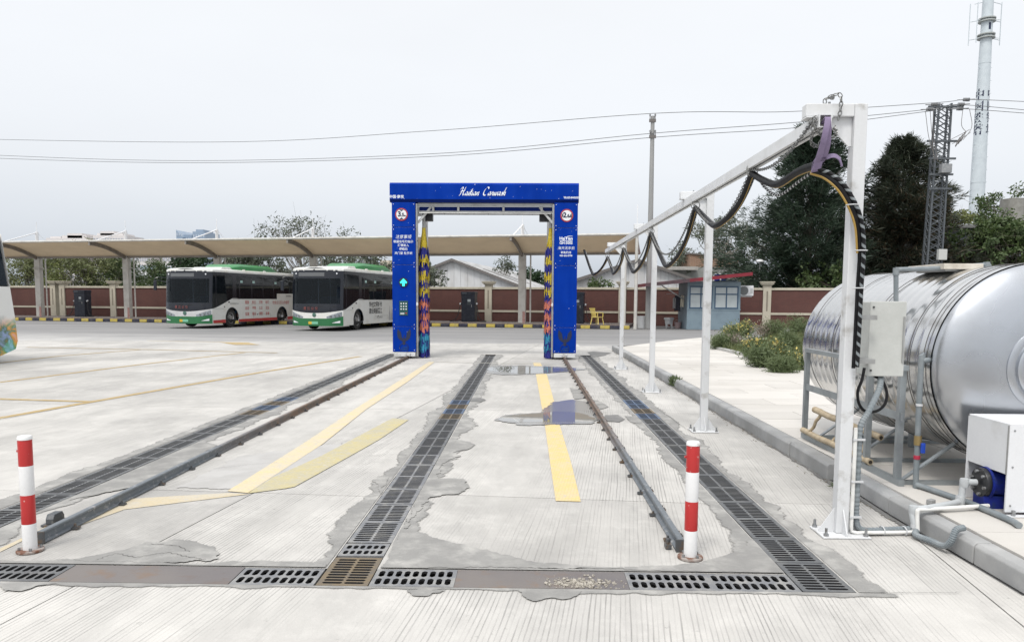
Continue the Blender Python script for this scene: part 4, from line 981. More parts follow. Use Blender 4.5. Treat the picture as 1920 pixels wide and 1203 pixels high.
# ------------------------------------------------------------------ control cabinet on the first post
M_cab = pm('cabinet_grey', (.47, .48, .46), (.41, .42, .40), 4, .45, .7, .5, world=True); 
cb = thing('control_cabinet', 'pale grey electrical cabinet hung on the first white post', 'cabinet', (2.33, 4.9, 1.0))
MB().box(2.225, 2.45, 4.90, 5.06, 1.015, 1.495).build('case', M_cab, cb, bevel=.006)
MB().box(2.222, 2.453, 4.884, 4.898, 1.012, 1.498).build('door', M_cab, cb, bevel=.004)
MB().box(2.435, 2.447, 4.876, 4.883, 1.10, 1.40).build('door_strip', M_steel, cb, bevel=.002)
for z in (1.05, 1.46): MB().cyl((2.24, 4.884, z), (2.24, 4.876, z), .006, seg=8).build('screw', M_black, cb)
MB().box(2.076, 2.224, 4.79, 4.81, 1.10, 1.13).box(2.076, 2.224, 4.79, 4.81, 1.38, 1.41).box(2.18, 2.2245, 4.81, 4.95, 1.10, 1.13).build('bracket', M_steel, cb)
# ------------------------------------------------------------------ conduits down the post
M_gpipe = pm('grey_pvc', (.165, .19, .205), (.23, .25, .26), 9, .45, .7, .4, world=True); M_lpipe = pm('pale_pvc', (.42, .44, .45), (.34, .35, .36), 9, .5, .7, .42, world=True)
M_wpipe = pm('white_pvc', (.66, .66, .64), (.52, .51, .48), 8, .5, .7, .4, world=True)
cd = thing('flexible_conduit', 'grey corrugated conduit running down the first post and along the kerb foot', 'conduit', (2.13, 4.74, 0))
cp = [(2.33, 4.93, 1.0), (2.29, 4.86, .93), (2.19, 4.77, .80), (2.125, 4.735, .70), (2.12, 4.73, .5), (2.12, 4.73, .25), (2.125, 4.73, .10), (2.15, 4.73, .045), (2.22, 4.74, .03), (2.40, 4.77, .03), (2.52, 4.76, .035), (2.60, 4.70, .035), (2.64, 4.58, .035), (2.665, 4.44, .04), (2.70, 4.42, .09), (2.74, 4.46, .15), (2.78, 4.50, .16)]
cp[11:] = [(2.47, 4.66, .03), (2.50, 4.55, .03), (2.515, 4.42, .04), (2.52, 4.36, .09), (2.545, 4.36, .155), (2.60, 4.38, .165)]
P_ = catmull(cp, 26); rs = [.020 if i % 4 < 2 else .0175 for i in range(len(P_))]
MB().tube(P_, rs, 10).build('corrugated_tube', M_gpipe, cd, smooth=False)
wp = MB().tube([(2.088, 4.715, .70), (2.088, 4.715, .06), (2.092, 4.715, .03), (2.12, 4.705, .024), (2.49, 4.735, .024)], .012, 10).build('rigid_tube', M_wpipe, cd, smooth=True)
for z in (.62, .35, .12): MB().box(2.072, 2.145, 4.700, 4.712, z, z+.012).build('cable_tie', M_wrapw, cd)
for x in (2.3, 2.44): MB().tube([(x, 4.745+.042*math.cos(a), .03+.026*math.sin(a)) for a in [2*math.pi*q/10 for q in range(10)]], .004, 4, closed=True).build('cable_tie', M_wrapw, cd)
cl_ = thing('cable_coil', 'ring of black cable dangling under the grey cabinet', 'cable', (2.22, 4.86, .9))
MB().tube(catmull([(2.29, 4.94, 1.012), (2.345, 4.93, .97), (2.36, 4.90, .90), (2.335, 4.87, .83), (2.27, 4.84, .79), (2.18, 4.80, .795), (2.12, 4.76, .85), (2.10, 4.74, .93), (2.12, 4.735, 1.0), (2.13, 4.73, 1.08)], 6), .0095, 8).build('cable', M_hose, cl_, smooth=True)
# ------------------------------------------------------------------ water tank and its stand
k = NT('polished_steel'); v = k.pos(); nz = k.noise(k.map(v, (1, .2, 1)), 3, 6)
k.col(k.mix(k.rng(nz, .35, .7), (.70, .70, .695), (.58, .58, .575))); k.b.inputs['Metallic'].default_value = 1.; k.rough(k.rng(k.noise(v, 2.2, 5), .3, .7, .11, .22))
k.bump(k.noise(v, 3.5, 2), .12, .02); M_inox = k.m
k = NT('brushed_steel'); v = k.pos(); nz = k.noise(v, 2.2, 6)
k.col(k.mix(k.rng(nz, .35, .7), (.48, .50, .53), (.39, .40, .415))); k.b.inputs['Metallic'].default_value = 1.; k.rough(k.rng(k.noise(v, 1.4, 4), .3, .7, .20, .34))
k.bump(k.noise(v, 2.4, 3), .10, .03); M_inox_b = k.m
M_seam = plain('dark_seam', (.11, .105, .10), .5, .6)
TX, TZ, TR_ = 3.655, 1.035, .735; TY0, TY1 = 5.42, 7.92
tk = thing('water_tank', 'large ribbed stainless steel water tank lying on its side', 'water tank', (TX, TY0, TZ))
pr = []; y = TY0+.10
seams = [TY0+.10, TY0+.32, TY0+1.05, TY0+1.75, TY1-.2]
prof = [(TR_+.012, TY0), (TR_+.012, TY0+.03), (TR_, TY0+.04)]
while y < TY1-.06:
    prof += [(TR_, y), (TR_, y+.055), (TR_+.0035, y+.075), (TR_+.0035, y+.10), (TR_, y+.12)]; y += .128
prof += [(TR_, TY1)]
MB().lathe([(a, b) for a, b in prof], (TX, 0, TZ), 'Y', 96).build('shell', M_inox, tk, smooth=True)
for s_ in seams:
    MB().tube([(TX+(TR_+.012)*math.cos(a), s_, TZ+(TR_+.012)*math.sin(a)) for a in [2*math.pi*q/80 for q in range(80)]], .0032, 5, closed=True).build('seam_ring', M_seam, tk)
def dome(y, sg):
    n = 12; pr = [((TR_+.004)*math.sin(math.pi/2*q/n)**.9, y+sg*(.17*math.cos(math.pi/2*q/n)**1.2)) for q in range(n, -1, -1)]
    return pr
dm = dome(TY0, -1)
d_ = MB().lathe(dm, (TX, 0, TZ), 'Y', 96).build('end_cap', M_inox_b, tk, smooth=True); MB().lathe(dome(TY1, 1), (TX, 0, TZ), 'Y', 64).build('end_cap', M_inox_b, tk, smooth=True)
dz_ = lambda r: TY0-.17*max(0, 1-(r/TR_)**2)**.6
MB().lathe([(.30, dz_(.30)+.01), (.30, dz_(.3)-.012), (.27, dz_(.27)-.02), (.24, dz_(.24)-.012), (.24, dz_(.24)-.03), (.22, dz_(.2)-.036), (.18, dz_(.2)-.03), (.175, dz_(.2)-.012), (.165, dz_(.2)-.012), (.16, dz_(.2)-.05), (.13, dz_(.2)-.06), (0, dz_(0)-.06)], (TX, 0, TZ), 'Y', 64).build('manhole', M_inox_b, d_, off=(TX, TY0, TZ), smooth=True)
MB().box(TX-.34, TX-.03, 6.05, 6.62, 1.755, 1.80).build('hatch_board', pm('board', (.55, .52, .46), (.42, .38, .32), 6, .45, .65, .8, world=True), tk, bevel=.004)
MB().box(TX-.30, TX-.06, 6.1, 6.55, 1.74, 1.755).build('hatch_base', M_steel, tk)
# stand
M_galv = pm('galvanised_steel', (.33, .36, .375), (.25, .27, .285), 5, .42, .66, .42, metal=.6, world=True)
z0_ = KH+.001
st = thing('tank_stand', 'galvanised angle steel stand cradling the water tank', 'steel stand', (2.83, 5.5, z0_))
SX0, SX1 = 2.78, 4.5; LY = [5.55, 6.06, 6.62, 7.42]
for sx in (SX0, SX1):
    MB().box(sx-.022, sx+.022, 5.48, 7.46, z0_, z0_+.045).build('base_rail', M_galv, st)
    for q, y in enumerate(LY):
        m = MB().box(sx-.022, sx-.016, y-.022, y+.022, z0_+.046, .99).box(sx-.0155, sx+.022, y-.022, y-.016, z0_+.046, .99) if q else MB().box(sx-.022, sx+.022, y-.022, y+.022, z0_+.046, .99)
        m.build('leg', M_galv, st)
    MB().box(sx-.022, sx+.022, 5.50, 7.45, .992, 1.03).build('top_rail', M_galv, st)
    MB().box(sx-.015, sx-.008, 5.50, 7.45, .62, .68).build('mid_rail', M_galv, st)
    for y in (5.55, 6.34, 7.2):
        s_ = 1 if sx < TX else -1
        MB().bar((sx+s_*.03, y, z0_+.03), (TX-s_*.45, y, TZ-.575), .04, .012).build('cradle_strut', M_galv, st)
for y in (5.55, 6.34, 7.2, 7.42): MB().box(SX0+.023, SX1-.023, y-.02, y+.02, z0_, z0_+.03).build('cross_rail', M_galv, st)
for y in (5.9, 7.0): MB().box(TX-.05, TX+.05, y-.03, y+.03, z0_, TZ-TR_-.008).build('saddle', M_galv, st)
# ------------------------------------------------------------------ bamboo ladder under the tank
M_bam = pm('bamboo', (.42, .35, .245), (.30, .235, .155), 7, .42, .66, .55, world=True, stretch=(1, 4, 1)); M_bamend = plain('bamboo_hollow', (.03, .022, .015), .9)
ld = thing('bamboo_ladder', 'short bamboo ladder leaning under the tank between the stand legs', 'ladder', (2.9, 6.4, z0_))
def bamboo(a, b, r, nm):
    a, b = Vector(a), Vector(b); n = 40; pts = []; rs = []
    for i in range(n+1):
        t_ = i/n; pts.append(a.lerp(b, t_)+Vector((.004*math.sin(i*.3), 0, .004*math.cos(i*.35)))); rs.append(r*(1.09 if i % 9 == 4 else 1)*(1-.12*t_))
    o_ = MB().tube(pts, rs, 10).build(nm, M_bam, ld, smooth=True)
    d = (b-a).normalized(); MB().cyl(tuple(b-d*.004), tuple(b+d*.003), r*.55, seg=10).build('hollow_end', M_bamend, o_, off=(2.9, 6.4, z0_))
A0, A1 = Yp(1527, 768, 7.15), Yp(1652, 820, 6.15); B0, B1 = Yp(1505, 806, 7.35), Yp(1632, 866, 5.98)
bamboo(A0, A1, .030, 'stile'); bamboo(B0, B1, .028, 'stile')
for t_ in (.12, .48, .86): bamboo(Vector(A0).lerp(Vector(A1), t_), Vector(B0).lerp(Vector(B1), t_), .016, 'rung')
# ------------------------------------------------------------------ tank pipework
op = thing('overflow_pipe', 'grey plastic pipe bent over the top of the water tank', 'pipe', (3.0, 6.2, 1.5))
MB().tube(catmull([Yp(1680, 585, 6.1), Yp(1680, 520, 6.1), Yp(1680, 507, 6.1), Yp(1690, 505, 6.1), Yp(1760, 503, 6.12), Yp(1840, 497, 6.15), Yp(1852, 496, 6.15), Yp(1855, 503, 6.15), Yp(1855, 512, 6.15)], 4), .0185, 12).build('tube', M_gpipe, op, smooth=True)
for u, v in ((1680, 509), (1850, 498)): MB().lathe([(.024, -.03), (.024, .03)], Yp(u, v, 6.1 if u < 1700 else 6.15), 'Z', 12).build('elbow', M_gpipe, op, smooth=True)
MB().cyl(Yp(1680, 584, 6.1), tuple(Vector(Yp(1680, 584, 6.1))+Vector((.16, 0, 0))), .0185, seg=12).build('tube', M_gpipe, op)
sp_o = thing('suction_pipe', 'grey pipe with a blue handled tap dropping from tank to pavement', 'pipe', (2.9, 5.46, KH))
px_, py_ = 2.855, 5.44
sv = [(3.10, 5.52, 1.075), (2.90, py_, 1.075), (px_+.012, py_, 1.072), (px_, py_, 1.05), (px_+.008, py_, .20), (px_+.012, py_-.02, .165), (px_+.04, py_-.10, .160), (2.97, 4.98, .158), (3.0, 4.60, .156), (2.985, 4.47, .156)]
MB().tube(catmull(sv, 5), .020, 12).build('tube', M_gpipe, sp_o, smooth=True)
MB().lathe([(.026, .455), (.026, .525)], (px_+.006, py_, 0), 'Z', 12).build('valve_body', pm('brass', (.30, .22, .10), rough=.45, metal=.6), sp_o)
MB().box(px_+.015, px_+.045, py_-.04, py_-.02, .40, .475).build('valve_handle', plain('blue_plastic', (.01, .05, .35), .4), sp_o, bevel=.005)
MB().lathe([(.0215, .35), (.023, .355), (.023, .375), (.0215, .38)], (px_+.006, py_, 0), 'Z', 12).build('red_tape', plain('red_tape', (.35, .02, .05), .5), sp_o)
MB().lathe([(.0215, .74), (.0235, .743), (.0235, .755), (.0215, .758)], (px_+.003, py_, 0), 'Z', 12).build('cable_tie', M_wrapw, sp_o)
# ------------------------------------------------------------------ pump housing and pump
M_trim_dk = plain('slot_dark', (.10, .10, .105), .7); M_box = pm('white_sheet', (.64, .65, .665), (.50, .495, .48), 4, .58, .8, .4, c3=(.60, .61, .63), s3=2, world=True)
hx0, hx1, hy0, hy1 = 3.075, 3.66, 4.75, 5.20; hz0, hz1 = KH+.002, .725
ph = thing('pump_housing', 'white sheet metal pump cover box with an opening in its side', 'pump housing', (3.2, 4.9, KH))
th_ = .012
MB().box(hx0, hx1, hy0, hy0+th_, hz0+.02, hz1).build('front_panel', M_box, ph)
MB().box(hx0, hx1, hy0+th_, hy1, hz1-th_, hz1-.0005).build('top_panel', M_box, ph)
MB().box(hx0+.0005, hx0+th_, hy0+th_, hy1, .40, hz1-th_).box(hx0+.0005, hx0+th_, hy1-.02, hy1, hz0, .40).build('side_panel', M_box, ph)
MB().box(hx0, hx1, hy1-th_, hy1+.0005, hz0, hz1).build('back_panel', M_box, ph); MB().box(hx1-th_, hx1, hy0+th_, hy1, hz0, hz1).build('side_panel', M_box, ph)
MB().box(hx0, hx1, hy0-.05, hy0-.001, hz0, hz0+.005).build('foot_flange', M_box, ph)
for x_, z_ in ((hx0+.03, hz1-.04), (hx1-.03, hz1-.04), (hx0+.03, .20), (hx1-.03, .20), (hx0+.03, .45)): MB().cyl((x_, hy0-.004, z_), (x_, hy0+.002, z_), .006, seg=8).build('screw', M_bolt, ph)
MB().box(hx0-.003, hx0, hy0+.006, hy0+.018, .40, hz1-.01).build('fold_seam', M_steel, ph)
MB().cyl((3.11, hy0-.03, hz0+.005), (3.11, hy0-.03, hz0+.04), .012, seg=6).build('bolt', M_bolt, ph)
M_pump = pm('pump_blue', (.008, .018, .19), (.015, .03, .10), 12, .5, .7, .4, world=True)
pp = thing('water_pump', 'dark blue flanged water pump sitting inside the white cover box', 'pump', (3.1, 4.97, KH))
pc = (3.04, 4.96, .30)
pb = MB().lathe([(0, .02), (.075, .02), (.085, .04), (.09, .14), (.07, .16), (.07, .34), (0, .35)], pc, 'X', 24).build('pump_body', M_pump, pp, smooth=True)
MB().lathe([(0, -.012), (.095, -.012), (.098, -.005), (.098, .018), (0, .018)], pc, 'X', 28).build('flange', M_black, pp, smooth=True)
MB().lathe([(.098, .019), (.105, .019), (.105, .036), (.098, .036)], pc, 'X', 28).build('flange_ring', M_pump, pp)
for q in range(6): a = q*math.pi/3+.3; MB().cyl((pc[0]-.012, pc[1]+.075*math.cos(a), pc[2]+.075*math.sin(a)), (pc[0]-.03, pc[1]+.075*math.cos(a), pc[2]+.075*math.sin(a)), .011, seg=6).build('bolt', M_bolt, pp)
MB().box(3.03, 3.36, 4.90, 5.02, KH+.001, .22).build('pump_foot', M_pump, pp)
# discharge pipes
dp = thing('discharge_pipe', 'pale grey pipe from the pump flange stepping down over the kerb', 'pipe', (2.7, 4.9, KH))
q0 = Vector((pc[0]-.03, pc[1], pc[2])); g1 = Vector((q0.x-.075, q0.y, q0.z)); g2 = Vector((g1.x-.02, q0.y-.005, .20))
e0 = Vector((2.64, 4.80, .17)); e1 = Vector((2.515, 4.78, .165))
pts = [q0, g1+Vector((.03, 0, 0)), g1, g1+Vector((-.012, 0, -.03)), g2, g2+Vector((-.02, -.01, -.03)), e0, e1+Vector((.03, 0, 0)), e1, e1+Vector((-.012, -.003, -.03)), Vector((2.51, 4.755, .06)), Vector((2.51, 4.75, .02))]
MB().tube(catmull(pts, 4), .021, 12).build('tube', M_lpipe, dp, smooth=True)
for p_ in (g1+Vector((-.004, 0, -.006)), g2+Vector((-.01, -.005, -.02)), e1+Vector((-.004, 0, -.01))):
    MB().lathe([(0, -.03), (.026, -.03), (.029, -.02), (.029, .02), (.026, .03), (0, .03)], tuple(p_), 'Z', 14).build('elbow', M_lpipe, dp, smooth=True)
MB().lathe([(.024, -.012), (.024, .012)], (2.51, 4.755, .06), 'Z', 12).build('clamp', M_wrapw, dp)
rp = thing('return_pipe', 'thin white plastic pipe running from the pump box over the kerb', 'pipe', (2.7, 4.86, KH))
MB().tube(catmull([(3.05, 4.88, .163), (2.80, 4.82, .163), (2.56, 4.765, .163), (2.528, 4.752, .163), (2.518, 4.747, .15), (2.518, 4.735, .06), (2.516, 4.73, .03), (2.495, 4.735, .024)], 5), .0135, 10).build('tube', M_wpipe, rp, smooth=True)
st_ = MB(); 
tag(MB().obox((2.74, 5.0, KH+.018), .05, .04, .034, R3(.5)).build('loose_stone', M_kerb, bevel=.006), 'loose grey stone lying beside the suction pipe on the pavement', 'stone')
# ------------------------------------------------------------------ charging island frame of reference
IO = Vector((5.2, 37.86)); IE = Vector((-.9806, .1961)); IN = Vector((.1961, .9806)); IROT = math.atan2(-IE.y, -IE.x)   # local +x runs along -IE (to the right)
def I(s, t, z=0.): p = IO + IE*s + IN*t; return (p.x, p.y, z)
def onI(u, v, t):        # ray meets the vertical plane t = const: returns s, z
    d = ray(u, v); D = Vector((d[0], d[1])); k_ = (IO.dot(IN)+t)/D.dot(IN); p = D*k_; return (p-IO).dot(IE), H+d[2]*k_
def ibox(m, s0, s1, t0, t1, z0, z1):
    p = [I(s, t, z) for z in (z0, z1) for t in (t0, t1) for s in (s1, s0)]
    return m.add(p, [(0, 2, 3, 1), (4, 5, 7, 6), (0, 1, 5, 4), (2, 6, 7, 3), (0, 4, 6, 2), (1, 3, 7, 5)])
M_cream = pm('cream_render', (.46, .425, .345), (.38, .35, .28), 1.5, .45, .7, .75, world=True, bump=.3)
k = NT('red_wall_render'); v = k.pos(); br = k.n('ShaderNodeTexBrick'); br.inputs['Scale'].default_value = 1.; br.inputs['Brick Width'].default_value = .24; br.inputs['Row Height'].default_value = .062; br.inputs['Mortar Size'].default_value = .006
br.inputs['Color1'].default_value = (.090, .030, .024, 1); br.inputs['Color2'].default_value = (.072, .025, .021, 1); br.inputs['Mortar'].default_value = (.075, .038, .032, 1)
mp = k.map(v, (1, 1, 1), (math.pi/2, 0, 0)); k.l(mp, br.inputs['Vector']); nz = k.noise(v, .8, 5)
k.col(k.mix(k.rng(nz, .35, .7, 0, .5), k.mix(k.rng(k.noise(k.map(v, (3, 3, .25)), 1.2, 6, .65), .48, .7, 0, .55), br.outputs[0], (.05, .022, .02)), (.11, .05, .04))); k.rough(.8); k.bump(br.outputs['Fac'], .2, .004); M_redwall = k.m
isl = struct(ibox(MB(), .12, 47, .16, 5.3, -.01, .15).build('charging_island', pm('island_paving', (.17, .15, .14), (.24, .21, .19), 2, world=True, bump=.3)))
M_ky = pm('kerb_yellow', (.42, .33, .07), (.30, .25, .10), 5, .45, .7, .6, world=True); M_kb = pm('kerb_black', (.022, .023, .04), (.07, .07, .075), 5, .45, .7, .6, world=True)
s = .0; i = 0
while s < 44.5:
    o = struct(ibox(MB(), s+.008, s+.49, 0, .15, 0, .165).build('kerb_block', M_ky if i % 2 == 0 else M_kb, isl, bevel=.015)); s += .5; i += 1
ibox(MB(), .3, 44, .155, .24, .0, .21).build('kerb_riser', pm('riser', (.10, .075, .065), (.16, .13, .11), 4, world=True), isl)['kind'] = 'structure'
# ------------------------------------------------------------------ boundary wall
WT = 5.25
bw = thing('boundary_wall', 'long red brown boundary wall with cream coping, band and pillars', 'wall', I(10, WT+.1, 0), 0)
pil = sorted([onI(u, 560, WT)[0] for u in (101, 118, 213, 916, 1167, 1438, 1600)])
ends = [-62] + pil + [47]
for a, b in zip(ends[:-1], ends[1:]):
    if b-a < 1.: continue
    n = max(1, round((b-a)/11)) if False else 1
    ibox(MB(), a+.22, b-.22, WT, WT+.22, 0, 2.05).build('wall_panel', M_redwall, bw)
    ibox(MB(), a+.22, b-.22, WT-.05, WT+.27, 2.052, 2.18).build('coping', M_cream, bw, bevel=.01)
    ibox(MB(), a+.22, b-.22, WT-.035, WT-.001, .70, .82).build('band', M_cream, bw)
for s in pil:
    p = ibox(MB(), s-.215, s+.215, WT-.09, WT+.30, 0, 2.32).build('pillar', M_cream, bw, bevel=.01)
    o_ = tuple(bw['_o'])
    for q, (e_, za, zb) in enumerate(((.06, 2.322, 2.38), (.12, 2.382, 2.47), (.16, 2.472, 2.52))): ibox(MB(), s-.215-e_, s+.215+e_, WT-.09-e_, WT+.30+e_, za, zb).build('capital', M_cream, p, off=o_)
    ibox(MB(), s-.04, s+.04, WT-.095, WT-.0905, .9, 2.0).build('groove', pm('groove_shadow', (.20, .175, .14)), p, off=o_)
ibox(MB(), onI(235, 560, WT)[0]-.35, onI(235, 560, WT)[0]+.1, WT-.02, WT-.001, 1.35, 1.5).build('notice_plate', M_swhite, bw)
# ------------------------------------------------------------------ tensile canopy
CT = 3.05; FZ, BZ = 4.66, 3.93
M_mem = NT('membrane'); kk = M_mem; v = kk.pos(); kk.col(kk.mix(kk.rng(kk.noise(v, .8, 4), .35, .7), (.54, .47, .37), (.36, .31, .24))); kk.rough(.6)
kk.b.inputs['Transmission Weight'].default_value = 0
tl_ = kk.n('ShaderNodeBsdfTranslucent'); tl_.inputs[0].default_value = (.60, .535, .44, 1); ms_ = kk.n('ShaderNodeMixShader'); ms_.inputs[0].default_value = .55
kk.l(kk.b.outputs[0], ms_.inputs[1]); kk.l(tl_.outputs[0], ms_.inputs[2]); kk.l(ms_.outputs[0], kk.out.inputs[0]); M_mem = kk.m
M_colw = pm('column_white', (.50, .49, .46), (.38, .36, .33), 2.5, .45, .7, .55, world=True); M_rib = pm('rib_steel', (.22, .20, .18), (.29, .27, .25), 4, world=True)
M_mast = plain('mast_white', (.72, .73, .75), .4)
cs = sorted([onI(u, 560, CT)[0] for u in (-95, 75, 240, 410, 589, 778, 979)])
cp_ = thing('tensile_canopy', 'long beige membrane canopy on white columns over the charging island', 'canopy', I(20, CT, .15))
sE = onI(1192, 560, .1)[0]; sW = cs[-1]+2
def arch(t): return BZ + (FZ-BZ)*math.sin((1-t/CT)*math.pi/2)**.9     # t=0 front, CT back
knots = [sE] + cs + [sW]
for a, b in zip(knots[:-1], knots[1:]):
    vv = []; ff = []; NS, NT_ = 10, 8
    for i in range(NS+1):
        for j in range(NT_+1):
            u_ = i/NS; t = CT*j/NT_; sag = -.10*math.sin(math.pi*u_)*math.sin(math.pi*j/NT_)
            vv.append(I(a+(b-a)*u_, t+.02, arch(t)+sag+.06))
    for i in range(NS):
        for j in range(NT_): q = i*(NT_+1)+j; ff.append((q, q+NT_+1, q+NT_+2, q+1))
    m = MB().add(vv, ff).build('membrane', M_mem, cp_, smooth=True)
    md = m.modifiers.new('thick', 'SOLIDIFY'); md.thickness = .02
for s in cs:
    c_ = ibox(MB(), s-.20, s+.20, CT-.15, CT+.15, .151, BZ).build('column', M_colw, cp_, bevel=.02); o_ = tuple(cp_['_o'])
    ibox(MB(), s-.26, s+.26, CT-.2, CT+.2, 3.25, 3.31).build('collar', M_colw, c_, off=o_)
    ibox(MB(), s-.21, s-.05, CT-.16, CT-.151, .15, .8).build('notice', pm('notice_pink', (.33, .17, .15), (.4, .3, .28), 9), c_, off=o_)
    P_ = []
    for q in range(9): t = CT*q/8; P_.append(I(s, t, arch(t)-.05))
    rb_ = MB()
    for a, b in zip(P_[:-1], P_[1:]): rb_.bar(a, b, .10, .22)
    r_ = rb_.build('rib', M_rib, cp_)
    for q in (2, 4, 6): MB().cyl(tuple(Vector(P_[q])+Vector((-.10, -.06, -.02))), tuple(Vector(P_[q])+Vector((-.03, .0, -.02))), .05, seg=8).build('rib_lamp', M_swhite, r_, off=o_)
    mt = MB().cyl(I(s, CT, BZ), I(s, CT, 5.62), .10, .09, 12).build('mast', M_mast, cp_, smooth=True)
    MB().cyl(I(s, CT, 5.62), I(s, CT, 6.25), .018, seg=6).build('lightning_rod', M_mast, mt, off=o_)
    MB().cyl(I(s, CT, 5.58), I(s, .25, FZ+.05), .035, seg=6).build('tie_rod', M_mast, mt, off=o_)
    MB().cyl(I(s, CT, 5.58), I(s-.6, CT+1.6, 4.0), .012, seg=5).build('stay_cable', M_mast, mt, off=o_)
    MB().cyl(I(s-.45, CT+.1, .15), I(s-.45, CT+.1, BZ), .045, seg=8).build('downpipe', M_colw, c_, off=o_)
ibox(MB(), sE, sW, CT-.07, CT+.07, BZ-.02, BZ+.13).build('back_beam', M_rib, cp_)
MB().tube([I(sE, 0, FZ+.08), I(sW, 0, FZ+.08)], .06, 8).build('front_tube', M_colw, cp_, smooth=True)
ib_ = MB().tube([I(sE, .0, FZ+.03), I(sE, .8, FZ-.25), I(sE, 1.8, FZ-.5), I(sE, CT, BZ+.05)], .06, 6).build('end_tube', M_colw, cp_)
MB().cyl(I(sE, .1, 0), I(sE, .1, 4.8), .09, .08, 10).build('end_post', M_colw, cp_, smooth=True); MB().cyl(I(sE+.55, .3, 0), I(sE+.55, .3, 4.6), .05, seg=8).build('downpipe', M_colw, cp_, smooth=True)
MB().cyl(I(sE, .1, 4.8), I(sE, .1, 6.2), .03, seg=6).build('lightning_rod', M_mast, cp_)
# ------------------------------------------------------------------ charging cabinets
M_chg = pm('charger_black', (.014, .018, .030), (.03, .035, .05), 6, rough=.35, world=False)
def charger(s, t, lab):
    c = thing('charging_cabinet', lab, 'charger', I(s, t, .152), IROT, 'charging cabinets on the island')
    b_ = lambda m, n, mat, **kw: m.build(n, mat, c, off=(0, 0, 0), **kw)
    b_(MB().box(-.40, .40, -.30, .30, 0, 1.70), 'case', M_chg, bevel=.02); b_(MB().box(-.42, .42, -.32, .32, 1.56, 1.74), 'hood', M_chg, bevel=.015)
    b_(MB().box(-.02, .16, -.312, -.301, 1.16, 1.30), 'screen', plain('screen_pale', (.42, .46, .48), .3)); b_(MB().box(-.05, .18, -.308, -.301, .98, 1.12), 'panel', plain('panel_dark', (.04, .05, .06), .3))
    b_(MB().box(-.36, -.06, -.328, -.321, 1.62, 1.67), 'badge', plain('badge', (.10, .11, .13), .4)); b_(MB().box(.20, .23, -.32, -.301, .85, 1.0), 'handle', M_steel)
    for sg in (-1, 1):
        g_ = b_(MB().obox((sg*.44, -.12, 1.02), .09, .16, .10, Matrix.Rotation(.3*sg, 3, 'Y')), 'plug_holder', M_chg)
        b_(MB().obox((sg*.50, -.17, 1.04), .07, .14, .07, Matrix.Rotation(.4, 3, 'X')), 'plug', M_swhite, bevel=.01)
        b_(MB().tube(catmull([(sg*.50, -.15, .98), (sg*.56, -.2, .7), (sg*.62, -.25, .4), (sg*.8, -.3, .12), (sg*1.1, -.3, .03), (sg*.7, -.45, .03), (sg*.42, -.2, .12)], 6), .022, 6), 'cable', M_black, smooth=True)
    return c
charger(onI(155, 560, 4.0)[0], 4.0, 'black charging cabinet standing on the island between the twin wall pillars and a column')
charger(onI(880, 560, 4.0)[0], 4.0, 'black charging cabinet seen through the wash gantry opening'); charger(onI(1082, 560, 3.6)[0], 3.6, 'black charging cabinet beside the yellow plastic chair')
# ------------------------------------------------------------------ kiosk with lean-to roof
M_kiosk = pm('kiosk_blue', (.185, .245, .285), (.15, .20, .24), 2.2, .42, .7, .5, world=True); M_kframe = plain('kiosk_frame', (.035, .075, .13), .4)
M_kglass = pm('frosted_glass', (.42, .46, .47), (.36, .40, .41), 2, rough=.25, world=True)
kx0, kx1, ky0, ky1 = 8.15, 10.83, 38.25, 40.5
kb = thing('kiosk', 'small blue steel kiosk with frosted windows under a red lean-to roof', 'kiosk', (9.5, 38.3, 0))
MB().box(kx0, kx1, ky0, ky1, 0, .98).build('lower_wall', M_kiosk, kb, bevel=.01); MB().box(kx0-.02, kx1+.02, ky0-.02, ky1, .981, 1.04).build('sill_rail', M_kiosk, kb)
MB().box(kx0, kx1, ky0+.02, ky1, 2.20, 2.42).build('fascia', M_kiosk, kb)
MB().box(kx0-.01, kx1+.01, ky0-.01, ky1, 0, .16).build('plinth', M_kiosk, kb)
for x in (kx0, 9.42, kx1-.10): MB().box(x, x+.10, ky0, ky0+.1, 1.041, 2.199).build('corner_post', M_kiosk, kb)
for x0, x1 in ((kx0+.10, 9.42), (9.52, kx1-.10)):
    MB().box(x0+.02, x1-.02, ky0+.04, ky0+.05, 1.08, 2.17).build('window_backing', plain('kiosk_inside', (.20, .22, .23)), kb)
    w_ = MB().box(x0, x1, ky0+.0, ky0+.06, 1.05, 1.12).box(x0, x1, ky0, ky0+.06, 2.13, 2.19).box(x0, x0+.06, ky0, ky0+.06, 1.12, 2.13).box(x1-.06, x1, ky0, ky0+.06, 1.12, 2.13).box((x0+x1)/2-.03, (x0+x1)/2+.03, ky0, ky0+.06, 1.12, 2.13).box(x0+.06, x1-.06, ky0+.002, ky0+.058, 1.76, 1.82).build('window', M_kframe, kb)
    for a, b in ((x0+.06, (x0+x1)/2-.03), ((x0+x1)/2+.03, x1-.06)):
        for z0_, z1_ in ((1.12, 1.76), (1.82, 2.13)): MB().box(a, b, ky0+.022, ky0+.032, z0_, z1_).build('pane', M_kglass, w_, off=(9.5, 38.3, 0))
MB().box(kx0, kx0+.03, ky0+.1, ky1, 1.04, 2.2).box(kx1-.03, kx1, ky0+.1, ky1, 1.04, 2.2).box(kx0, kx1, ky1-.03, ky1, 1.04, 2.2).build('side_wall', M_kiosk, kb)
rl, rr_ = (5.95, 2.14), (11.2, 2.72)
rf = MB().prism([(rl[0], rl[1]), (rr_[0], rr_[1]), (rr_[0], rr_[1]+.17), (rl[0], rl[1]+.17)], 37.55, 41.2, 'XZ').build('lean_to_roof', pm('roof_red', (.20, .018, .03), (.14, .02, .03), 3, rough=.5, world=True), kb)
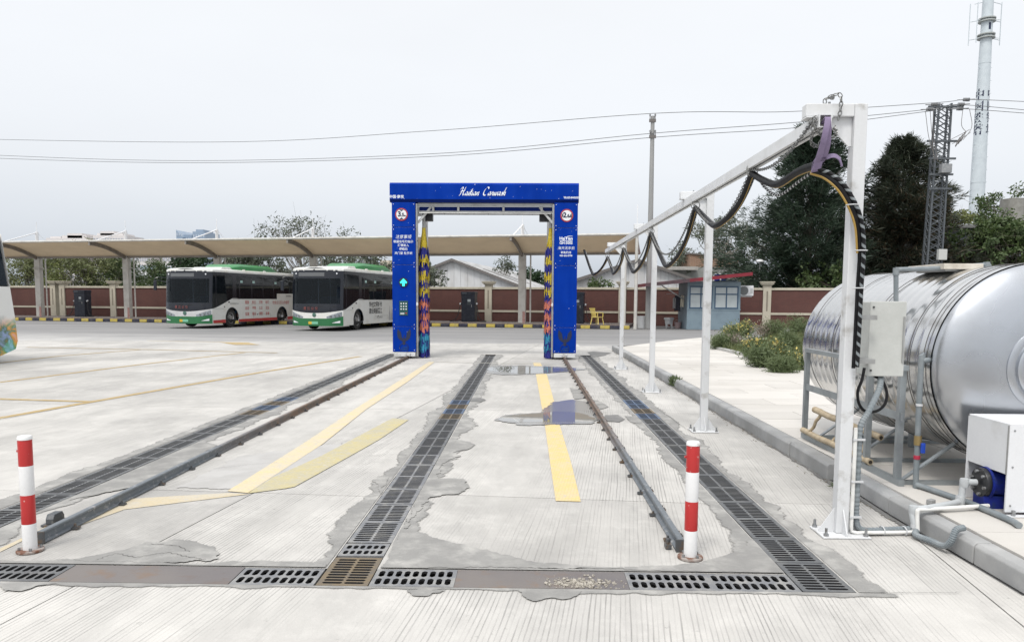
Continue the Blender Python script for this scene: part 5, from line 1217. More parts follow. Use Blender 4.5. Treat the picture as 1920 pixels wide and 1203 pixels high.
MB().prism([(5.9, rl[1]-.012), (8.1, rl[1]+.232), (8.1, rl[1]+.402), (5.9, rl[1]+.158)], 37.53, 37.549, 'XZ').build('worn_fascia', pm('worn_fascia', (.06, .045, .05), (.10, .05, .06), 5, world=True), rf, off=(9.5, 38.3, 0))
MB().bar((6.9, 38.6, 2.22), (8.14, 38.9, 1.50), .05, .05).build('roof_brace', M_steel, kb)
MB().box(9.9, 10.75, 38.6, 40.4, 2.421, 2.50).build('roof_pad', M_kiosk, kb)
for x in (8.3, 10.6): MB().box(x, x+.06, 38.4, 38.46, 2.42, 2.40+.11*(x-5.0)*.98-.02 if False else 2.44).build('roof_foot', M_steel, kb)
ac = thing('air_conditioner', 'white outdoor air conditioner unit on the side of the blue kiosk', 'air conditioner', (11.2, 38.9, 1.75))
MB().box(10.86, 11.62, 38.7, 38.98, 1.72, 2.24).build('case', M_white, ac, bevel=.02)
MB().lathe([(0, 0), (.20, 0), (.21, .01), (.225, .01), (.225, -.01), (.2, -.012), (0, -.012)], (11.12, 38.693, 1.98), 'Y', 24).build('fan_grille', plain('grille_grey', (.12, .13, .13), .5), ac)
MB().box(11.45, 11.58, 38.694, 38.699, 1.85, 2.1).build('vent', plain('vent_grey', (.4, .41, .41), .5), ac); MB().box(10.83, 11.55, 38.75, 38.80, 1.66, 1.715).box(10.83, 11.55, 38.92, 38.96, 1.66, 1.715).build('bracket', M_steel, ac)
# things under the lean-to
def loc_thing(n, lab, cat, x, y): return thing(n, lab, cat, (x, y, 0))
wb = loc_thing('waste_bin', 'tall white plastic bin under the low end of the kiosk roof', 'bin', 6.05, 39.3)
MB().lathe([(0, .01), (.24, .01), (.30, .62), (.31, .64), (.29, .64), (.28, .6), (.23, .04)], (6.05, 39.3, 0), seg=24).build('tub', M_wrapw, wb, smooth=True)
sb = loc_thing('step_stool', 'white plastic box stool with splayed feet under the lean-to', 'stool', 7.5, 39.6)
MB().lathe([(0, .56), (.24, .56), (.27, .52), (.27, .46), (.22, .44), (.20, .22)], (7.5, 39.6, 0), seg=4).build('seat', M_wrapw, sb)
for a in (math.pi/4, 3*math.pi/4, 5*math.pi/4, 7*math.pi/4): MB().bar((7.5+.14*math.cos(a), 39.6+.14*math.sin(a), .3), (7.5+.22*math.cos(a), 39.6+.22*math.sin(a), .0), .07, .05).build('leg', M_wrapw, sb)
pbk = loc_thing('bucket', 'pinkish plastic bucket with wire handle beside the kiosk wall', 'bucket', 7.95, 39.5)
MB().lathe([(0, .01), (.14, .01), (.19, .32), (.2, .33), (.18, .33), (.13, .04)], (7.95, 39.5, 0), seg=20).build('pail', plain('pail_pink', (.36, .27, .27), .5), pbk, smooth=True)
MB().tube([(7.95+.19*math.cos(a), 39.5, .33+.12*math.sin(a)) for a in [math.pi*q/8 for q in range(9)]], .008, 4).build('handle', M_steel, pbk)
for x, lab, col_, w_, l_ in ((8.02, 'pale cloth hanging from the lean-to edge by the kiosk', (.45, .42, .34), .20, .6), (7.78, 'dark jacket hanging under the lean-to', (.02, .022, .03), .30, .8), (7.62, 'grey rag hanging lowest under the lean-to', (.22, .22, .22), .14, .55)):
    vv = []; ff = []
    for i in range(9):
        for j in range(7): vv.append((x-w_/2+w_*j/6, 38.9+.03*math.sin(j*1.9+i*.3), 1.75-l_*i/8 - .05*abs(j-3)/3 - (.12 if w_ < .2 else 0)))
    for i in range(8):
        for j in range(6): q = i*7+j; ff.append((q, q+1, q+8, q+7))
    o = MB().add(vv, ff).build('hanging_cloth', plain('cloth', col_, .9), smooth=True); md = o.modifiers.new('thick', 'SOLIDIFY'); md.thickness = .01; tag(o, lab, 'cloth')
tag(MB().cyl((7.2, 38.9, 1.80), (8.145, 38.9, 1.80), .012, seg=6).build('clothes_rail', M_steel), 'thin rod fixed to the kiosk holding the hanging clothes', 'rod')
# yellow plastic armchair
yc = thing('plastic_chair', 'yellow plastic armchair standing on the island kerb end', 'chair', I(1.75, 1.0, .152), IROT+math.radians(60))
M_pl = plain('yellow_plastic', (.56, .45, .13), .4)
q_ = lambda m, n, **kw: m.build(n, M_pl, yc, off=(0, 0, 0), **kw)
q_(MB().box(-.22, .22, -.22, .22, .40, .43), 'seat', bevel=.012)
for a, b in ((-1, -1), (1, -1), (-1, 1), (1, 1)): q_(MB().bar((a*.19, b*.19, .40), (a*.25, b*.25, 0), .04, .04), 'leg')
bk = MB()
for j in range(5): bk.bar((-.16+.08*j, .20, .43), (-.18+.09*j, .32, .85), .035, .02)
bk.bar((-.23, .325, .86), (.23, .325, .86), .03, .06); q_(bk, 'backrest')
for a in (-1, 1): q_(MB().bar((a*.24, -.2, .64), (a*.24, .27, .66), .05, .025).bar((a*.24, -.19, .43), (a*.24, -.2, .64), .04, .03), 'armrest')
# ------------------------------------------------------------------ warehouses behind the wall
M_corr = pm('corrugated_white', (.56, .57, .58), (.42, .41, .40), 1.2, .45, .7, .55, world=True, stretch=(1, 1, .3)); M_roofw = pm('asbestos_roof', (.42, .42, .42), (.20, .20, .195), 1.2, .42, .62, .8, world=True); M_trim = plain('verge_dark', (.13, .12, .115), .7)
def warehouse(apexpx, Y, rotz, hw_l, hw_r, el, er, L, lab):
    ap = Yp(*apexpx, Y); W = thing('warehouse', lab, 'warehouse', (ap[0], Y, 0), rotz)
    n = lambda m, nm, mat, **kw: m.build(nm, mat, W, off=(0, 0, 0), **kw)
    x = -hw_l; pw = .55
    def top(x): return ap[2]+(el-ap[2])*(-x)/hw_l if x < 0 else ap[2]+(er-ap[2])*x/hw_r
    while x < hw_r-.01:
        x2 = min(x+pw, hw_r); pts = [(x+.012, 0), (x2-.012, 0), (x2-.012, top(x2)-.02)] + ([(0, ap[2]-.02)] if x < 0 < x2 else []) + [(x+.012, top(x)-.02)]
        n(MB().prism(pts, 0, .03, 'XZ'), 'cladding_panel', M_corr); x = x2
    n(MB().prism([(-hw_l+.05, 0), (hw_r-.05, 0), (hw_r-.05, er-.05), (0, ap[2]-.08), (-hw_l+.05, el-.05)], .04, L, 'XZ'), 'body', M_corr)
    for (xa, za), (xb, zb) in (((-hw_l-.3, top(-hw_l)-(ap[2]-el)/hw_l*.3), (0, ap[2])), ((0, ap[2]), (hw_r+.3, er-(ap[2]-er)/hw_r*.3))):
        r_ = n(MB().prism([(xa, za), (xb, zb), (xb, zb+.08), (xa, za+.08)], -.35, L+.3, 'XZ'), 'roof', M_roofw)
        n(MB().prism([(xa, za-.10), (xb, zb-.10), (xb, zb+.10), (xa, za+.10)], -.39, -.352, 'XZ'), 'verge', M_trim)
        for q in (3.0, 9.0): n(MB().prism([(xa+.3*(xb-xa), za+.3*(zb-za)+.085), (xa+.8*(xb-xa), za+.8*(zb-za)+.085), (xa+.8*(xb-xa), za+.8*(zb-za)+.11), (xa+.3*(xb-xa), za+.3*(zb-za)+.11)], q, q+.8, 'XZ'), 'skylight', M_trim)
warehouse((849, 487), 60, math.radians(-9.3), 5.4, 5.6, 2.5, 2.45, 34, 'white corrugated gable shed with grey roof seen through the gantry')
warehouse((1195, 488), 52, math.radians(-4), 5.0, 5.4, 2.55, 2.3, 26, 'white corrugated gable shed behind the hose posts and kiosk')
# grey block with brick rooftop parapet
gb_ = thing('rendered_building', 'grey flat roofed building topped by a raw brick storey', 'building', (15.6, 56, 0))
a_ = Yp(1240, 500, 56); b_ = Yp(1392, 500, 56); M_grw = pm('grey_render', (.27, .28, .27), (.20, .205, .2), 1.2, .42, .68, .8, world=True)
MB().box(a_[0], b_[0], 56, 64, 0, a_[2]).build('wall', M_grw, gb_); MB().box(a_[0]-.3, Yp(1305, 500, 56)[0], 55.3, 56.0, a_[2]-.25, a_[2]+.0).build('eave_slab', pm('slab_grey', (.36, .35, .33), (.28, .27, .25), 3, world=True), gb_)
k = NT('raw_brick'); v = k.pos(); br = k.n('ShaderNodeTexBrick'); br.inputs['Scale'].default_value = 1.; br.inputs['Brick Width'].default_value = .25; br.inputs['Row Height'].default_value = .08; br.inputs['Mortar Size'].default_value = .012
br.inputs['Color1'].default_value = (.25, .13, .075, 1); br.inputs['Color2'].default_value = (.19, .095, .055, 1); br.inputs['Mortar'].default_value = (.28, .24, .2, 1); k.l(k.map(v, (1, 1, 1), (math.pi/2, 0, 0)), br.inputs['Vector']); k.col(br.outputs[0]); k.rough(.9); M_brick = k.m
c0, c1 = Yp(1295, 476, 56), Yp(1386, 485, 56)
MB().prism([(c0[0], a_[2]+.002), (c1[0], a_[2]+.002), (c1[0], c1[2]), (c0[0], c0[2])], 56.2, 61, 'XZ').build('brick_storey', M_brick, gb_)
MB().prism([(c0[0]-.1, c0[2]+.002), (c1[0]+.1, c1[2]+.002), (c1[0]+.1, c1[2]+.1), (c0[0]-.1, c0[2]+.1)], 56.1, 61.1, 'XZ').build('brick_coping', M_trim, gb_)
for u in (1344, 1357):
    p = Yp(u, 519, 56); w_ = MB().box(p[0]-.24, p[0]+.24, 55.93, 55.999, p[2]-.4, p[2]+.25).build('window', M_swhite, gb_); MB().box(p[0]-.2, p[0]+.2, 55.91, 55.929, p[2]-.36, p[2]+.2).build('pane', plain('blue_glass', (.01, .02, .14), .1), w_, off=(15.6, 56, 0))
gh = thing('gate_house', 'low cream outbuilding roof peeking over the wall beside the kiosk', 'building', (17.0, 50, 0))
p0, p1 = Yp(1390, 533, 50), Yp(1445, 533, 50); MB().box(p0[0], p1[0], 50, 54, 0, p0[2]-.2).build('wall', M_cream, gh); MB().box(p0[0]-.3, p1[0]+.3, 49.7, 54, p0[2]-.19, p0[2]).build('roof_slab', M_cream, gh); MB().box(p0[0]+.4, p0[0]+1.0, 50.5, 52, p0[2]+.001, p0[2]+.6).build('chimney', M_cream, gh)
sl_ = Yp(1423, 545, 47); sl = thing('street_lamp', 'thin grey lamp post with flat head behind the wall', 'street lamp', (sl_[0], 47, 0))
MB().cyl((sl_[0], 47, 0), (sl_[0], 47, Yp(1423, 492, 47)[2]), .05, .04, 8).build('pole', M_steel, sl); zt = Yp(1423, 491, 47)[2]
MB().lathe([(0, .02), (.25, 0), (.26, .04), (.14, .16), (0, .18)], (sl_[0], 47, zt-.01), 'Z', 12).build('lamp_head', M_white, sl, smooth=True)
# grey house and roof tank at the right
rh = thing('grey_house', 'dark grey flat roofed house with slatted window behind the tank', 'building', (27, 44, 0)); M_dgr = pm('dark_render', (.115, .13, .14), (.085, .095, .10), 1.5, .42, .66, .85, world=True)
r0, r1 = Yp(1768, 428, 46), Yp(2050, 420, 46)
MB().box(r0[0], r1[0], 46, 54, 0, r0[2]).build('wall', M_dgr, rh); MB().box(r0[0]-.3, r1[0]+.3, 45.6, 54.2, r0[2]+.002, r0[2]+.18).build('roof_slab', pm('slab_dark', (.17, .17, .165), (.12, .12, .12), 3, world=True), rh)
w0, w1 = Yp(1790, 468, 46), Yp(1815, 498, 46); w_ = MB().box(w0[0], w1[0], 45.95, 45.999, w1[2]-.6, w0[2]).build('window', plain('window_dark', (.02, .02, .022), .3), rh)
for q in range(4): MB().box(w0[0]+.06+q*.24, w0[0]+.16+q*.24, 45.92, 45.949, w1[2]-.55, w0[2]-.05).build('slat', pm('slat_wood', (.13, .11, .09)), w_, off=(27, 44, 0))
rt = Yp(1908, 415, 47); wt_ = thing('roof_water_tank', 'ribbed grey water drum on the roof of the grey house', 'water tank', (rt[0], 47.5, r0[2]+.18)); zb = r0[2]+.182
MB().lathe([(0, .35), (.72, .35)]+[(.72+(.015 if q % 2 else 0), .35+.06*q) for q in range(1, 24)]+[(.7, 1.75), (0, 1.85)], (rt[0], 47.5, zb), seg=28).build('drum', pm('drum_steel', (.30, .295, .27), (.22, .21, .19), 3, metal=.5, rough=.5, world=True), wt_, smooth=True)
MB().box(rt[0]-.6, rt[0]+.6, 46.9, 48.1, zb, zb+.35).build('plinth', M_trim, wt_)
# ------------------------------------------------------------------ utility pole, lattice mast, wires
M_conc = pm('pole_concrete', (.24, .245, .245), (.30, .30, .295), 3, world=True, stretch=(1, 1, .2)); M_ins = pm('insulator', (.20, .21, .22), (.3, .3, .3), 9, rough=.35, world=True)
upx, upy = 6.30, 38.9; utop = Yp(1224, 218, upy)
up = thing('utility_pole', 'tall grey concrete utility pole rising behind the hose posts', 'utility pole', (upx, upy, 0))
MB().cyl((upx, upy, 0), (utop[0], upy, utop[2]), .17, .095, 14).build('pole', M_conc, up, smooth=True)
for v_ in (226, 256):
    p = Yp(1223, v_, upy); m = MB()
    for dx in (-.13, .13): m.cyl((p[0]+dx, upy-.1, p[2]-.12), (p[0]+dx, upy-.1, p[2]+.3), .02, seg=6)
    m.box(p[0]-.17, p[0]+.17, upy-.13, upy-.07, p[2]-.1, p[2]+.05); m.build('bracket', M_trim, up)
    for dx in (-.13, .13): MB().lathe([(.02, 0), (.05, .02), (.03, .05), (.05, .08), (.03, .11), (0, .14)], (p[0]+dx, upy-.1, p[2]+.18), 'Z', 10).build('insulator', M_ins, up)
lty = 40.0; LT = lambda u, v: Yp(u, v, lty)
lt = thing('lattice_mast', 'grey steel lattice power mast with insulators and box', 'power mast', (LT(1760, 560)[0], lty, 0)); M_lat = pm('lattice_steel', (.085, .095, .105), (.13, .14, .15), 6, metal=.4, rough=.5, world=True)
def mast_pt(z, sx, sy):
    zt_ = LT(1780, 190)[2]; f_ = z/zt_; cx = LT(1753, 560)[0]*(1-f_)+LT(1781, 190)[0]*f_; w_ = .40*(1-f_)+.32*f_; return (cx+sx*w_, lty+.6+sy*w_*.6, z)
zt_ = LT(1780, 190)[2]; zl = [zt_*q/14 for q in range(15)]; lg = MB(); 
for sx in (-1, 1):
    for sy in (-1, 1): MB().bar(mast_pt(0, sx, sy), mast_pt(zt_, sx, sy), .085, .085).build('leg', M_lat, lt)
for a, b in zip(zl[:-1], zl[1:]):
    for c_ in (0, 1):
        d0, d1 = (a, (a+b)/2) if c_ == 0 else ((a+b)/2, b)
        for sy in (-1, 1):
            lg.bar(mast_pt(d0, -1, sy), mast_pt(d1, 1, sy), .035, .035); lg.bar(mast_pt(d0, 1, sy), mast_pt(d1, -1, sy), .035, .035)
        for sx in (-1, 1): lg.bar(mast_pt(d0, sx, -1), mast_pt(d1, sx, 1), .035, .035)
lg.build('lacing', M_lat, lt)
for v_, w_ in ((197, .9), (262, .85), (295, .7), (325, .62), (352, .6)):
    z = LT(1775, v_)[2]; p = mast_pt(z, 0, -1); MB().box(p[0]-w_, p[0]+w_, p[1]-.10, p[1]-.02, z-.05, z+.05).build('crossarm', M_lat, lt)
z = LT(1775, 315)[2]; p = mast_pt(z, .2, -1); MB().box(p[0]-.25, p[0]+.28, p[1]-.45, p[1]-.11, z-.25, z+.22).build('switch', M_ins, lt, bevel=.03)
z = LT(1775, 477)[2]; p = mast_pt(z, .7, -1); MB().box(p[0]-.22, p[0]+.22, p[1]-.32, p[1]-.08, z-.28, z+.28).build('meter_box', M_cab, lt, bevel=.02)
for u, v in ((1752, 196), (1743, 205), (1812, 187), (1802, 196), (1800, 204)):
    c_ = Vector(LT(u, v)); m = MB()
    for q in range(5): m.lathe([(.03, -.02), (.10, 0), (.03, .02)], tuple(c_+Vector(((q-2)*.07, 0, 0))), 'X', 10)
    m.cyl(tuple(c_+Vector((-.45, 0, -.02))), tuple(c_+Vector((.45, 0, .03))), .025, seg=6); m.build('insulator', M_ins, lt)
for u0, v0, u1, v1, u2, v2 in ((1735, 208, 1742, 260, 1755, 300), (1744, 208, 1748, 262, 1752, 304), (1750, 200, 1750, 250, 1758, 302), (1805, 208, 1803, 235, 1812, 248), (1818, 205, 1822, 238, 1806, 262), (1820, 248, 1800, 262, 1785, 270), (1818, 243, 1802, 252, 1782, 262)):
    MB().tube(catmull([LT(u0, v0), LT(u1, v1), LT(u2, v2)], 6), .014, 5).build('jumper', M_trim, lt)
co_ = MB()
for q in range(3): c_ = Vector(LT(1796+q*5, 266-q*5)); co_.tube([tuple(c_+Vector((.22*math.cos(a)*.5+.18*math.sin(a)*.3, .18*math.sin(a), .24*math.cos(a)))) for a in [2*math.pi*z_/12 for z_ in range(12)]], .018, 5, closed=True)
co_.build('cable_coil', M_trim, lt)
for nm, Lp, Mp, Rp, Ep in (('top', [(-200, 258), (400, 266.5), (800, 246)], (1222, 213), [(1480, 209.5), (1752, 193)], [(1815, 187), (1930, 191)]),
                       ('middle', [(-200, 283), (300, 301), (800, 289)], (1219, 250.5), [(1500, 229), (1744, 205)], [(1802, 197), (1930, 207)]),
                       ('lower', [(-200, 290), (300, 305), (800, 294)], (1227, 257.5), [(1500, 239), (1748, 208)], [(1800, 204), (1930, 213)])):
    pts = [Yp(u, v, 62-(u+200)*(62-upy)/1422) for u, v in Lp] + [Yp(*Mp, upy-.1)] + [Yp(u, v, upy+(u-1222)*(lty-upy)/530) for u, v in Rp] + [Yp(u, v, lty) for u, v in Ep]
    o = MB().tube(catmull(pts, 10), .016, 5).build('power_line', plain('wire_grey', (.11, .115, .12), .6)); tag(o, {'top': 'power wire strung highest across the sky over the pole tip', 'middle': 'power wire running just above the lowest one, from pole to lattice mast', 'lower': 'lowest power wire strung from the pole to the lattice mast'}[nm], 'wire')
# ------------------------------------------------------------------ telecom monopole
my = 72.; MP = lambda u, v: Yp(u, v, my)
b0, b1 = MP(1828, 440), MP(1853, 0)
mono = thing('telecom_monopole', 'tall white tapering telecom monopole with antenna rods', 'telecom mast', (b0[0]-.25, my, 0)); M_mono = pm('monopole_white', (.52, .57, .60), (.46, .51, .54), 2, rough=.4, world=True)
def mpt(z): f_ = (z-b0[2])/(b1[2]-b0[2]); return (b0[0]+(b1[0]-b0[0])*f_, my, z)
def mrad(z): f_ = (z-b0[2])/(b1[2]-b0[2]); return .66-.22*f_
zs_ = [0, 6, MP(0, 338)[2], MP(0, 120)[2], MP(0, 70)[2], b1[2]+7]
for a, b in zip(zs_[:-1], zs_[1:]): MB().cyl(mpt(a), mpt(b), mrad(a)+.015, mrad(b), 24).build('pole_section', M_mono, mono, smooth=True)
for v_ in (72, 66, 41, 36): z = MP(1848, v_)[2]; MB().lathe([(mrad(z), -.06), (mrad(z)+.26, -.05), (mrad(z)+.26, .05), (mrad(z), .06)], mpt(z), 'Z', 24).build('ring', pm('ring_grey', (.36, .38, .37)), mono)
for du, sg in ((-1.45, -1), (-1.1, -1), (1.05, 1), (1.4, 1)):
    zA, zB = MP(1848, 78)[2]-.2*abs(du), MP(1848, 12)[2]+.2*abs(du); z1, z2 = MP(1848, 74)[2], MP(1848, 40)[2]
    yy = -.35 if abs(du) < 1.2 else .25
    MB().cyl((mpt(zA)[0]+du, my+yy, zA), (mpt(zB)[0]+du, my+yy, zB), .035, seg=6).build('antenna_rod', M_mono, mono)
    for z in (z1, z2): MB().cyl((mpt(z)[0]+sg*.4, my, z+.1), (mpt(z)[0]+du, my+yy, z), .03, seg=6).build('antenna_arm', M_mono, mono)
for sg in (-1, 1):
    z = MP(1848, 4)[2]; MB().cyl((mpt(z)[0]+sg*.4, my, z), (mpt(z)[0]+sg*1.2, my, z-.2), .03, seg=6).build('antenna_arm', M_mono, mono)
for q in range(20):
    z = 8+q*1.15
    if z < b1[2]-6:
        for sg in (-1, 1): MB().cyl((mpt(z)[0]+sg*mrad(z)*.95, my-.1, z), (mpt(z)[0]+sg*(mrad(z)+.12), my-.15, z+.03), .025, seg=5).build('step_peg', M_mono, mono)
z = MP(1848, 52)[2]; MB().box(mpt(z)[0]-.09, mpt(z)[0]+.09, my-mrad(z)-.03, my-mrad(z)+.05, z-.3, z+.3).build('hatch', M_navy, mono)
for sg, a_ in ((-1, -68), (1, 62)):
    for q, ch_ in enumerate('中国铁塔'):
        z = MP(1838, 180+q*22)[2]; c_ = mpt(z); me = text_mesh(ch_, 1.05, .015); rr2 = mrad(z)+.02
        for v_ in me.vertices:
            th2 = math.radians(a_)+v_.co.x/rr2; v_.co = (c_[0]-(b0[0]-.25)+rr2*math.sin(th2), -rr2*math.cos(th2), z+v_.co.y)
        link('lettering', me, M_navy, mono)
# ------------------------------------------------------------------ buses
HW, BL = 1.255, 9.3
M_bw = pm('bus_white', (.63, .635, .61), (.50, .47, .40), 1.6, .5, .82, .25, coat=.4); M_bg = pm('bus_green', (.018, .135, .045), (.015, .11, .04), 2, rough=.28, coat=.4); M_bg2 = pm('roof_green', (.05, .21, .08), (.04, .17, .07), 2, rough=.35)
M_br = pm('bus_red', (.42, .035, .035), (.36, .03, .03), 2, rough=.3, coat=.3); M_bk = plain('bus_black', (.008, .010, .016), .18); M_bd = plain('bus_underside', (.012, .012, .013), .8)
M_bgl = glass('bus_glass', (.40, .50, .58), .03, .5, 1.38); M_bws = glass('bus_windscreen', (.46, .54, .62), .03, .42, 1.24)
M_tyre = pm('tyre', (.022, .022, .022), (.045, .043, .04), 14, rough=.85); M_rim = pm('wheel_rim', (.42, .42, .42), (.25, .24, .23), 12, .5, .7, .35, metal=.7); M_lamp = plain('lamp_lens', (.26, .29, .32), .08, .3)
M_seat = plain('bus_seat', (.03, .09, .16), .6); M_int = plain('bus_interior', (.20, .21, .22), .7); M_pole = plain('bus_pole', (.55, .56, .56), .35)
k = NT('painted_wrap'); v = k.map(k.obj(), (1.6, 1.6, 1.6)); vo = k.n('ShaderNodeTexVoronoi'); vo.inputs['Scale'].default_value = 1.5; k.l(k.map(v, (1, 1, 1)), vo.inputs['Vector'])
rp_ = k.n('ShaderNodeValToRGB'); el_ = rp_.color_ramp.elements; rp_.color_ramp.interpolation = 'LINEAR'
for i_, (p_, c_) in enumerate(((0, (.60, .60, .58)), (.22, (.16, .09, .26)), (.36, (.30, .42, .60)), (.5, (.10, .22, .12)), (.62, (.55, .28, .05)), (.75, (.50, .40, .45)), (1, (.62, .62, .6)))):
    e_ = el_[i_] if i_ < 1 else (el_.new(p_) if i_ < 6 else el_[-1]); e_.position = p_; e_.color = (*c_, 1)
mx_ = k.noise(v, 1.4, 4, .6, 1.2); k.l(mx_, rp_.inputs[0]); st_z = k.n('ShaderNodeSeparateXYZ'); k.l(k.obj(), st_z.inputs[0])
cc = k.n('ShaderNodeMix'); k.col(k.mix(k.rng(k.math('ADD', st_z.outputs['Z'], k.math('MULTIPLY', mx_, .5)), 1.05, 1.35, 0, 1), k.mix(.5, rp_.outputs[0], vo.outputs['Color'], 'SOFT_LIGHT'), (.62, .625, .61))); k.rough(.3); M_wrap = k.m
def fy(x, z, off=0.): return .30*abs(x/HW)**4 + max(0, z-.95)*.075 - off
def fband(z0, z1, x0=-HW, x1=HW, off=0., nx=18, nz=4):
    vv = []; ff = []; F0 = z0 if callable(z0) else (lambda x: z0); F1 = z1 if callable(z1) else (lambda x: z1)
    for i in range(nx+1):
        x = x0+(x1-x0)*i/nx
        for j in range(nz+1): z = F0(x)+(F1(x)-F0(x))*j/nz; vv.append((x, fy(x, z, off), z))
    for i in range(nx):
        for j in range(nz): q = i*(nz+1)+j; ff.append((q, q+nz+1, q+nz+2, q+1))
    return MB().add(vv, ff)
def bus(lab, loc, rz, variant):
    b = thing('bus', lab, 'bus', loc, rz); n = lambda m, nm, mat, par=None, **kw: m.build(nm, mat, par or b, off=(0, 0, 0), **kw)
    side = M_wrap if variant == 3 else M_bw; FA, RA, AR = 1.95, 6.85, .56
    ry = lambda z: BL - .13*max(0, z-.7)                          # raked tail
    def arc(c): return [(c+AR*math.cos(math.pi-math.pi*q/12), .42+AR*math.sin(math.pi-math.pi*q/12)) for q in range(13)]
    prof = [(.30, .24), (FA-AR, .24)] + arc(FA) + [(FA+AR, .24), (RA-AR, .24)] + arc(RA) + [(RA+AR, .24), (BL-.9, .20), (BL-.45, .17), (BL-.06, .30), (BL, .48), (ry(1.0), 1.0), (ry(1.70), 1.70), (6.35, 1.70), (6.33, 1.40), (2.55, 1.40), (2.3, 1.44), (2.05, 1.44), (1.8, 1.36), (1.2, 1.16), (.6, .98), (.30, .93)]
    for sg in (1, -1):
        n(MB().prism(prof, sg*HW, sg*(HW-.03), 'YZ'), 'side_panel', side)
        # windows
        gpoly = [(.30, .93), (.6, .98), (1.2, 1.16), (1.8, 1.36), (2.05, 1.44), (2.3, 1.44), (2.55, 1.40), (6.33, 1.40), (6.35, 1.70), (ry(1.7)-.05, 1.70), (ry(2.62)-.08, 2.71), (.42, 2.71)]
        n(MB().prism(gpoly, sg*(HW-.012), sg*(HW-.02), 'YZ'), 'side_glass', M_bgl)
        for y in (.62, 2.05, 2.62, 3.75, 4.85, 5.95, 7.0, 8.1): n(MB().box(min(sg*(HW-.010), sg*(HW-.06)), max(sg*(HW-.010), sg*(HW-.06)), y, y+(.34 if y == 2.05 else .09), 1.40 if y > 2 and y < 6.2 else (1.70 if y > 6 else .98), 2.71), 'pillar', M_bk)
        n(MB().box(min(sg*(HW-.009), sg*(HW-.05)), max(sg*(HW-.009), sg*(HW-.05)), 2.64, 6.9, 2.12, 2.17), 'window_bar', M_bk); n(MB().box(min(sg*(HW-.009), sg*(HW-.05)), max(sg*(HW-.009), sg*(HW-.05)), .45, BL-.4, 2.56, 2.715), 'window_header', M_bk)
        if variant == 1:
            for a, c in ((.36, FA-AR-.01), (FA+AR+.01, RA-AR-.01), (RA+AR+.01, BL-.75)):
                n(MB().prism([(a, .245), (c, .245), (c, .44 if a > 5 else .40), (a, .40 if a > 5 else .38)], sg*(HW+.003), sg*(HW-.01), 'YZ'), 'skirt_stripe', M_br)
            n(MB().prism([(BL-1.0, .42), (BL-.72, .26), (BL-.05, .41), (BL, .62), (ry(.95), .95), (BL-.35, .7)], sg*(HW+.0032), sg*(HW-.01), 'YZ'), 'skirt_stripe', M_br)
        for c in (FA, RA):
            w = n(MB().lathe([(.20, -.14), (.42, -.14), (.465, -.11), (.47, -.05), (.47, .07), (.455, .12), (.40, .135), (.285, .13), (.28, .09)], (sg*(HW-.20), c, .47), 'X', 36), 'wheel', M_tyre, smooth=True)
            if sg < 0: w.scale = (1, 1, 1)
            pr = [(.285, .115), (.27, .10), (.24, .03), (.12, .06), (.11, .12), (0, .125)] if c == FA else [(.285, .115), (.26, .09), (.22, -.06), (.13, -.06), (.12, .02), (0, .025)]
            if sg < 0: pr = [(a, -h_) for a, h_ in pr]
            rim = n(MB().lathe(pr, (sg*(HW-.20), c, .47), 'X', 28), 'rim', M_rim, w, smooth=True)
            for q in range(8):
                a = q*math.pi/4; n(MB().cyl((sg*(HW-.20+(.05 if c == FA else -.05)), c+.185*math.cos(a), .47+.185*math.sin(a)), (sg*(HW-.20+(.075 if c == FA else -.03)), c+.185*math.cos(a), .47+.185*math.sin(a)), .028, seg=8), 'hand_hole', M_bd, w)
            n(MB().prism([(c-AR+.02, .25)]+[(c+(AR-.02)*math.cos(math.pi-math.pi*q/12), .42+(AR-.02)*math.sin(math.pi-math.pi*q/12)) for q in range(13)]+[(c+AR-.02, .25)], sg*(HW-.45), sg*(HW-.46), 'YZ'), 'wheel_well', M_bd)
            n(MB().tube([(sg*(HW-.005), a, z_) for a, z_ in arc(c)], .02, 5), 'arch_trim', M_bk)
        n(MB().box(min(sg*HW, sg*(HW+.004)), max(sg*HW, sg*(HW+.004)), 1.62, 1.78, 1.22, 1.27), 'side_marker', M_bk)
        n(MB().prism([(2.0, 1.445), (2.3, 1.45), (2.6, 1.415), (6.3, 1.415), (6.3, 1.395), (2.0, 1.395)], sg*(HW+.004), sg*(HW-.01), 'YZ'), 'belt_trim', M_steel)
        for y in (1.30, 4.3): n(MB().cyl((sg*HW, y, 1.02 if y < 2 else .6), (sg*(HW+.008), y, 1.02 if y < 2 else .6), .035, seg=8), 'side_marker', M_bk)
        n(MB().box(min(sg*HW, sg*(HW+.0025)), max(sg*HW, sg*(HW+.0025)), .42, 1.28, .925, .932), 'panel_gap', M_bd)
        fl = MB().box(min(sg*HW, sg*(HW+.0025)), max(sg*HW, sg*(HW+.0025)), 3.9, 5.6, .60, .607)
        fl.box(min(sg*HW, sg*(HW+.0025)), max(sg*HW, sg*(HW+.0025)), 3.9, 3.907, .42, .60).box(min(sg*HW, sg*(HW+.0025)), max(sg*HW, sg*(HW+.0025)), 5.593, 5.6, .42, .60); n(fl, 'flap_gap', M_bd)
    # front
    f1 = lambda x: .60-.0*x; lowc = lambda x: .93-.13*(1-min(1, abs(x)/HW)**2)
    n(fband(.22, lambda x: .56 if abs(x) < .75 else .56+.10*(abs(x)-.75)/.5), 'bumper', M_bg, smooth=True)
    n(fband(lambda x: .56 if abs(x) < .75 else .56+.10*(abs(x)-.75)/.5, lowc), 'front_panel', pm('front_panel_grey', (.50, .505, .51), (.42, .42, .42), 2, rough=.35) if variant == 1 else M_bw, smooth=True)
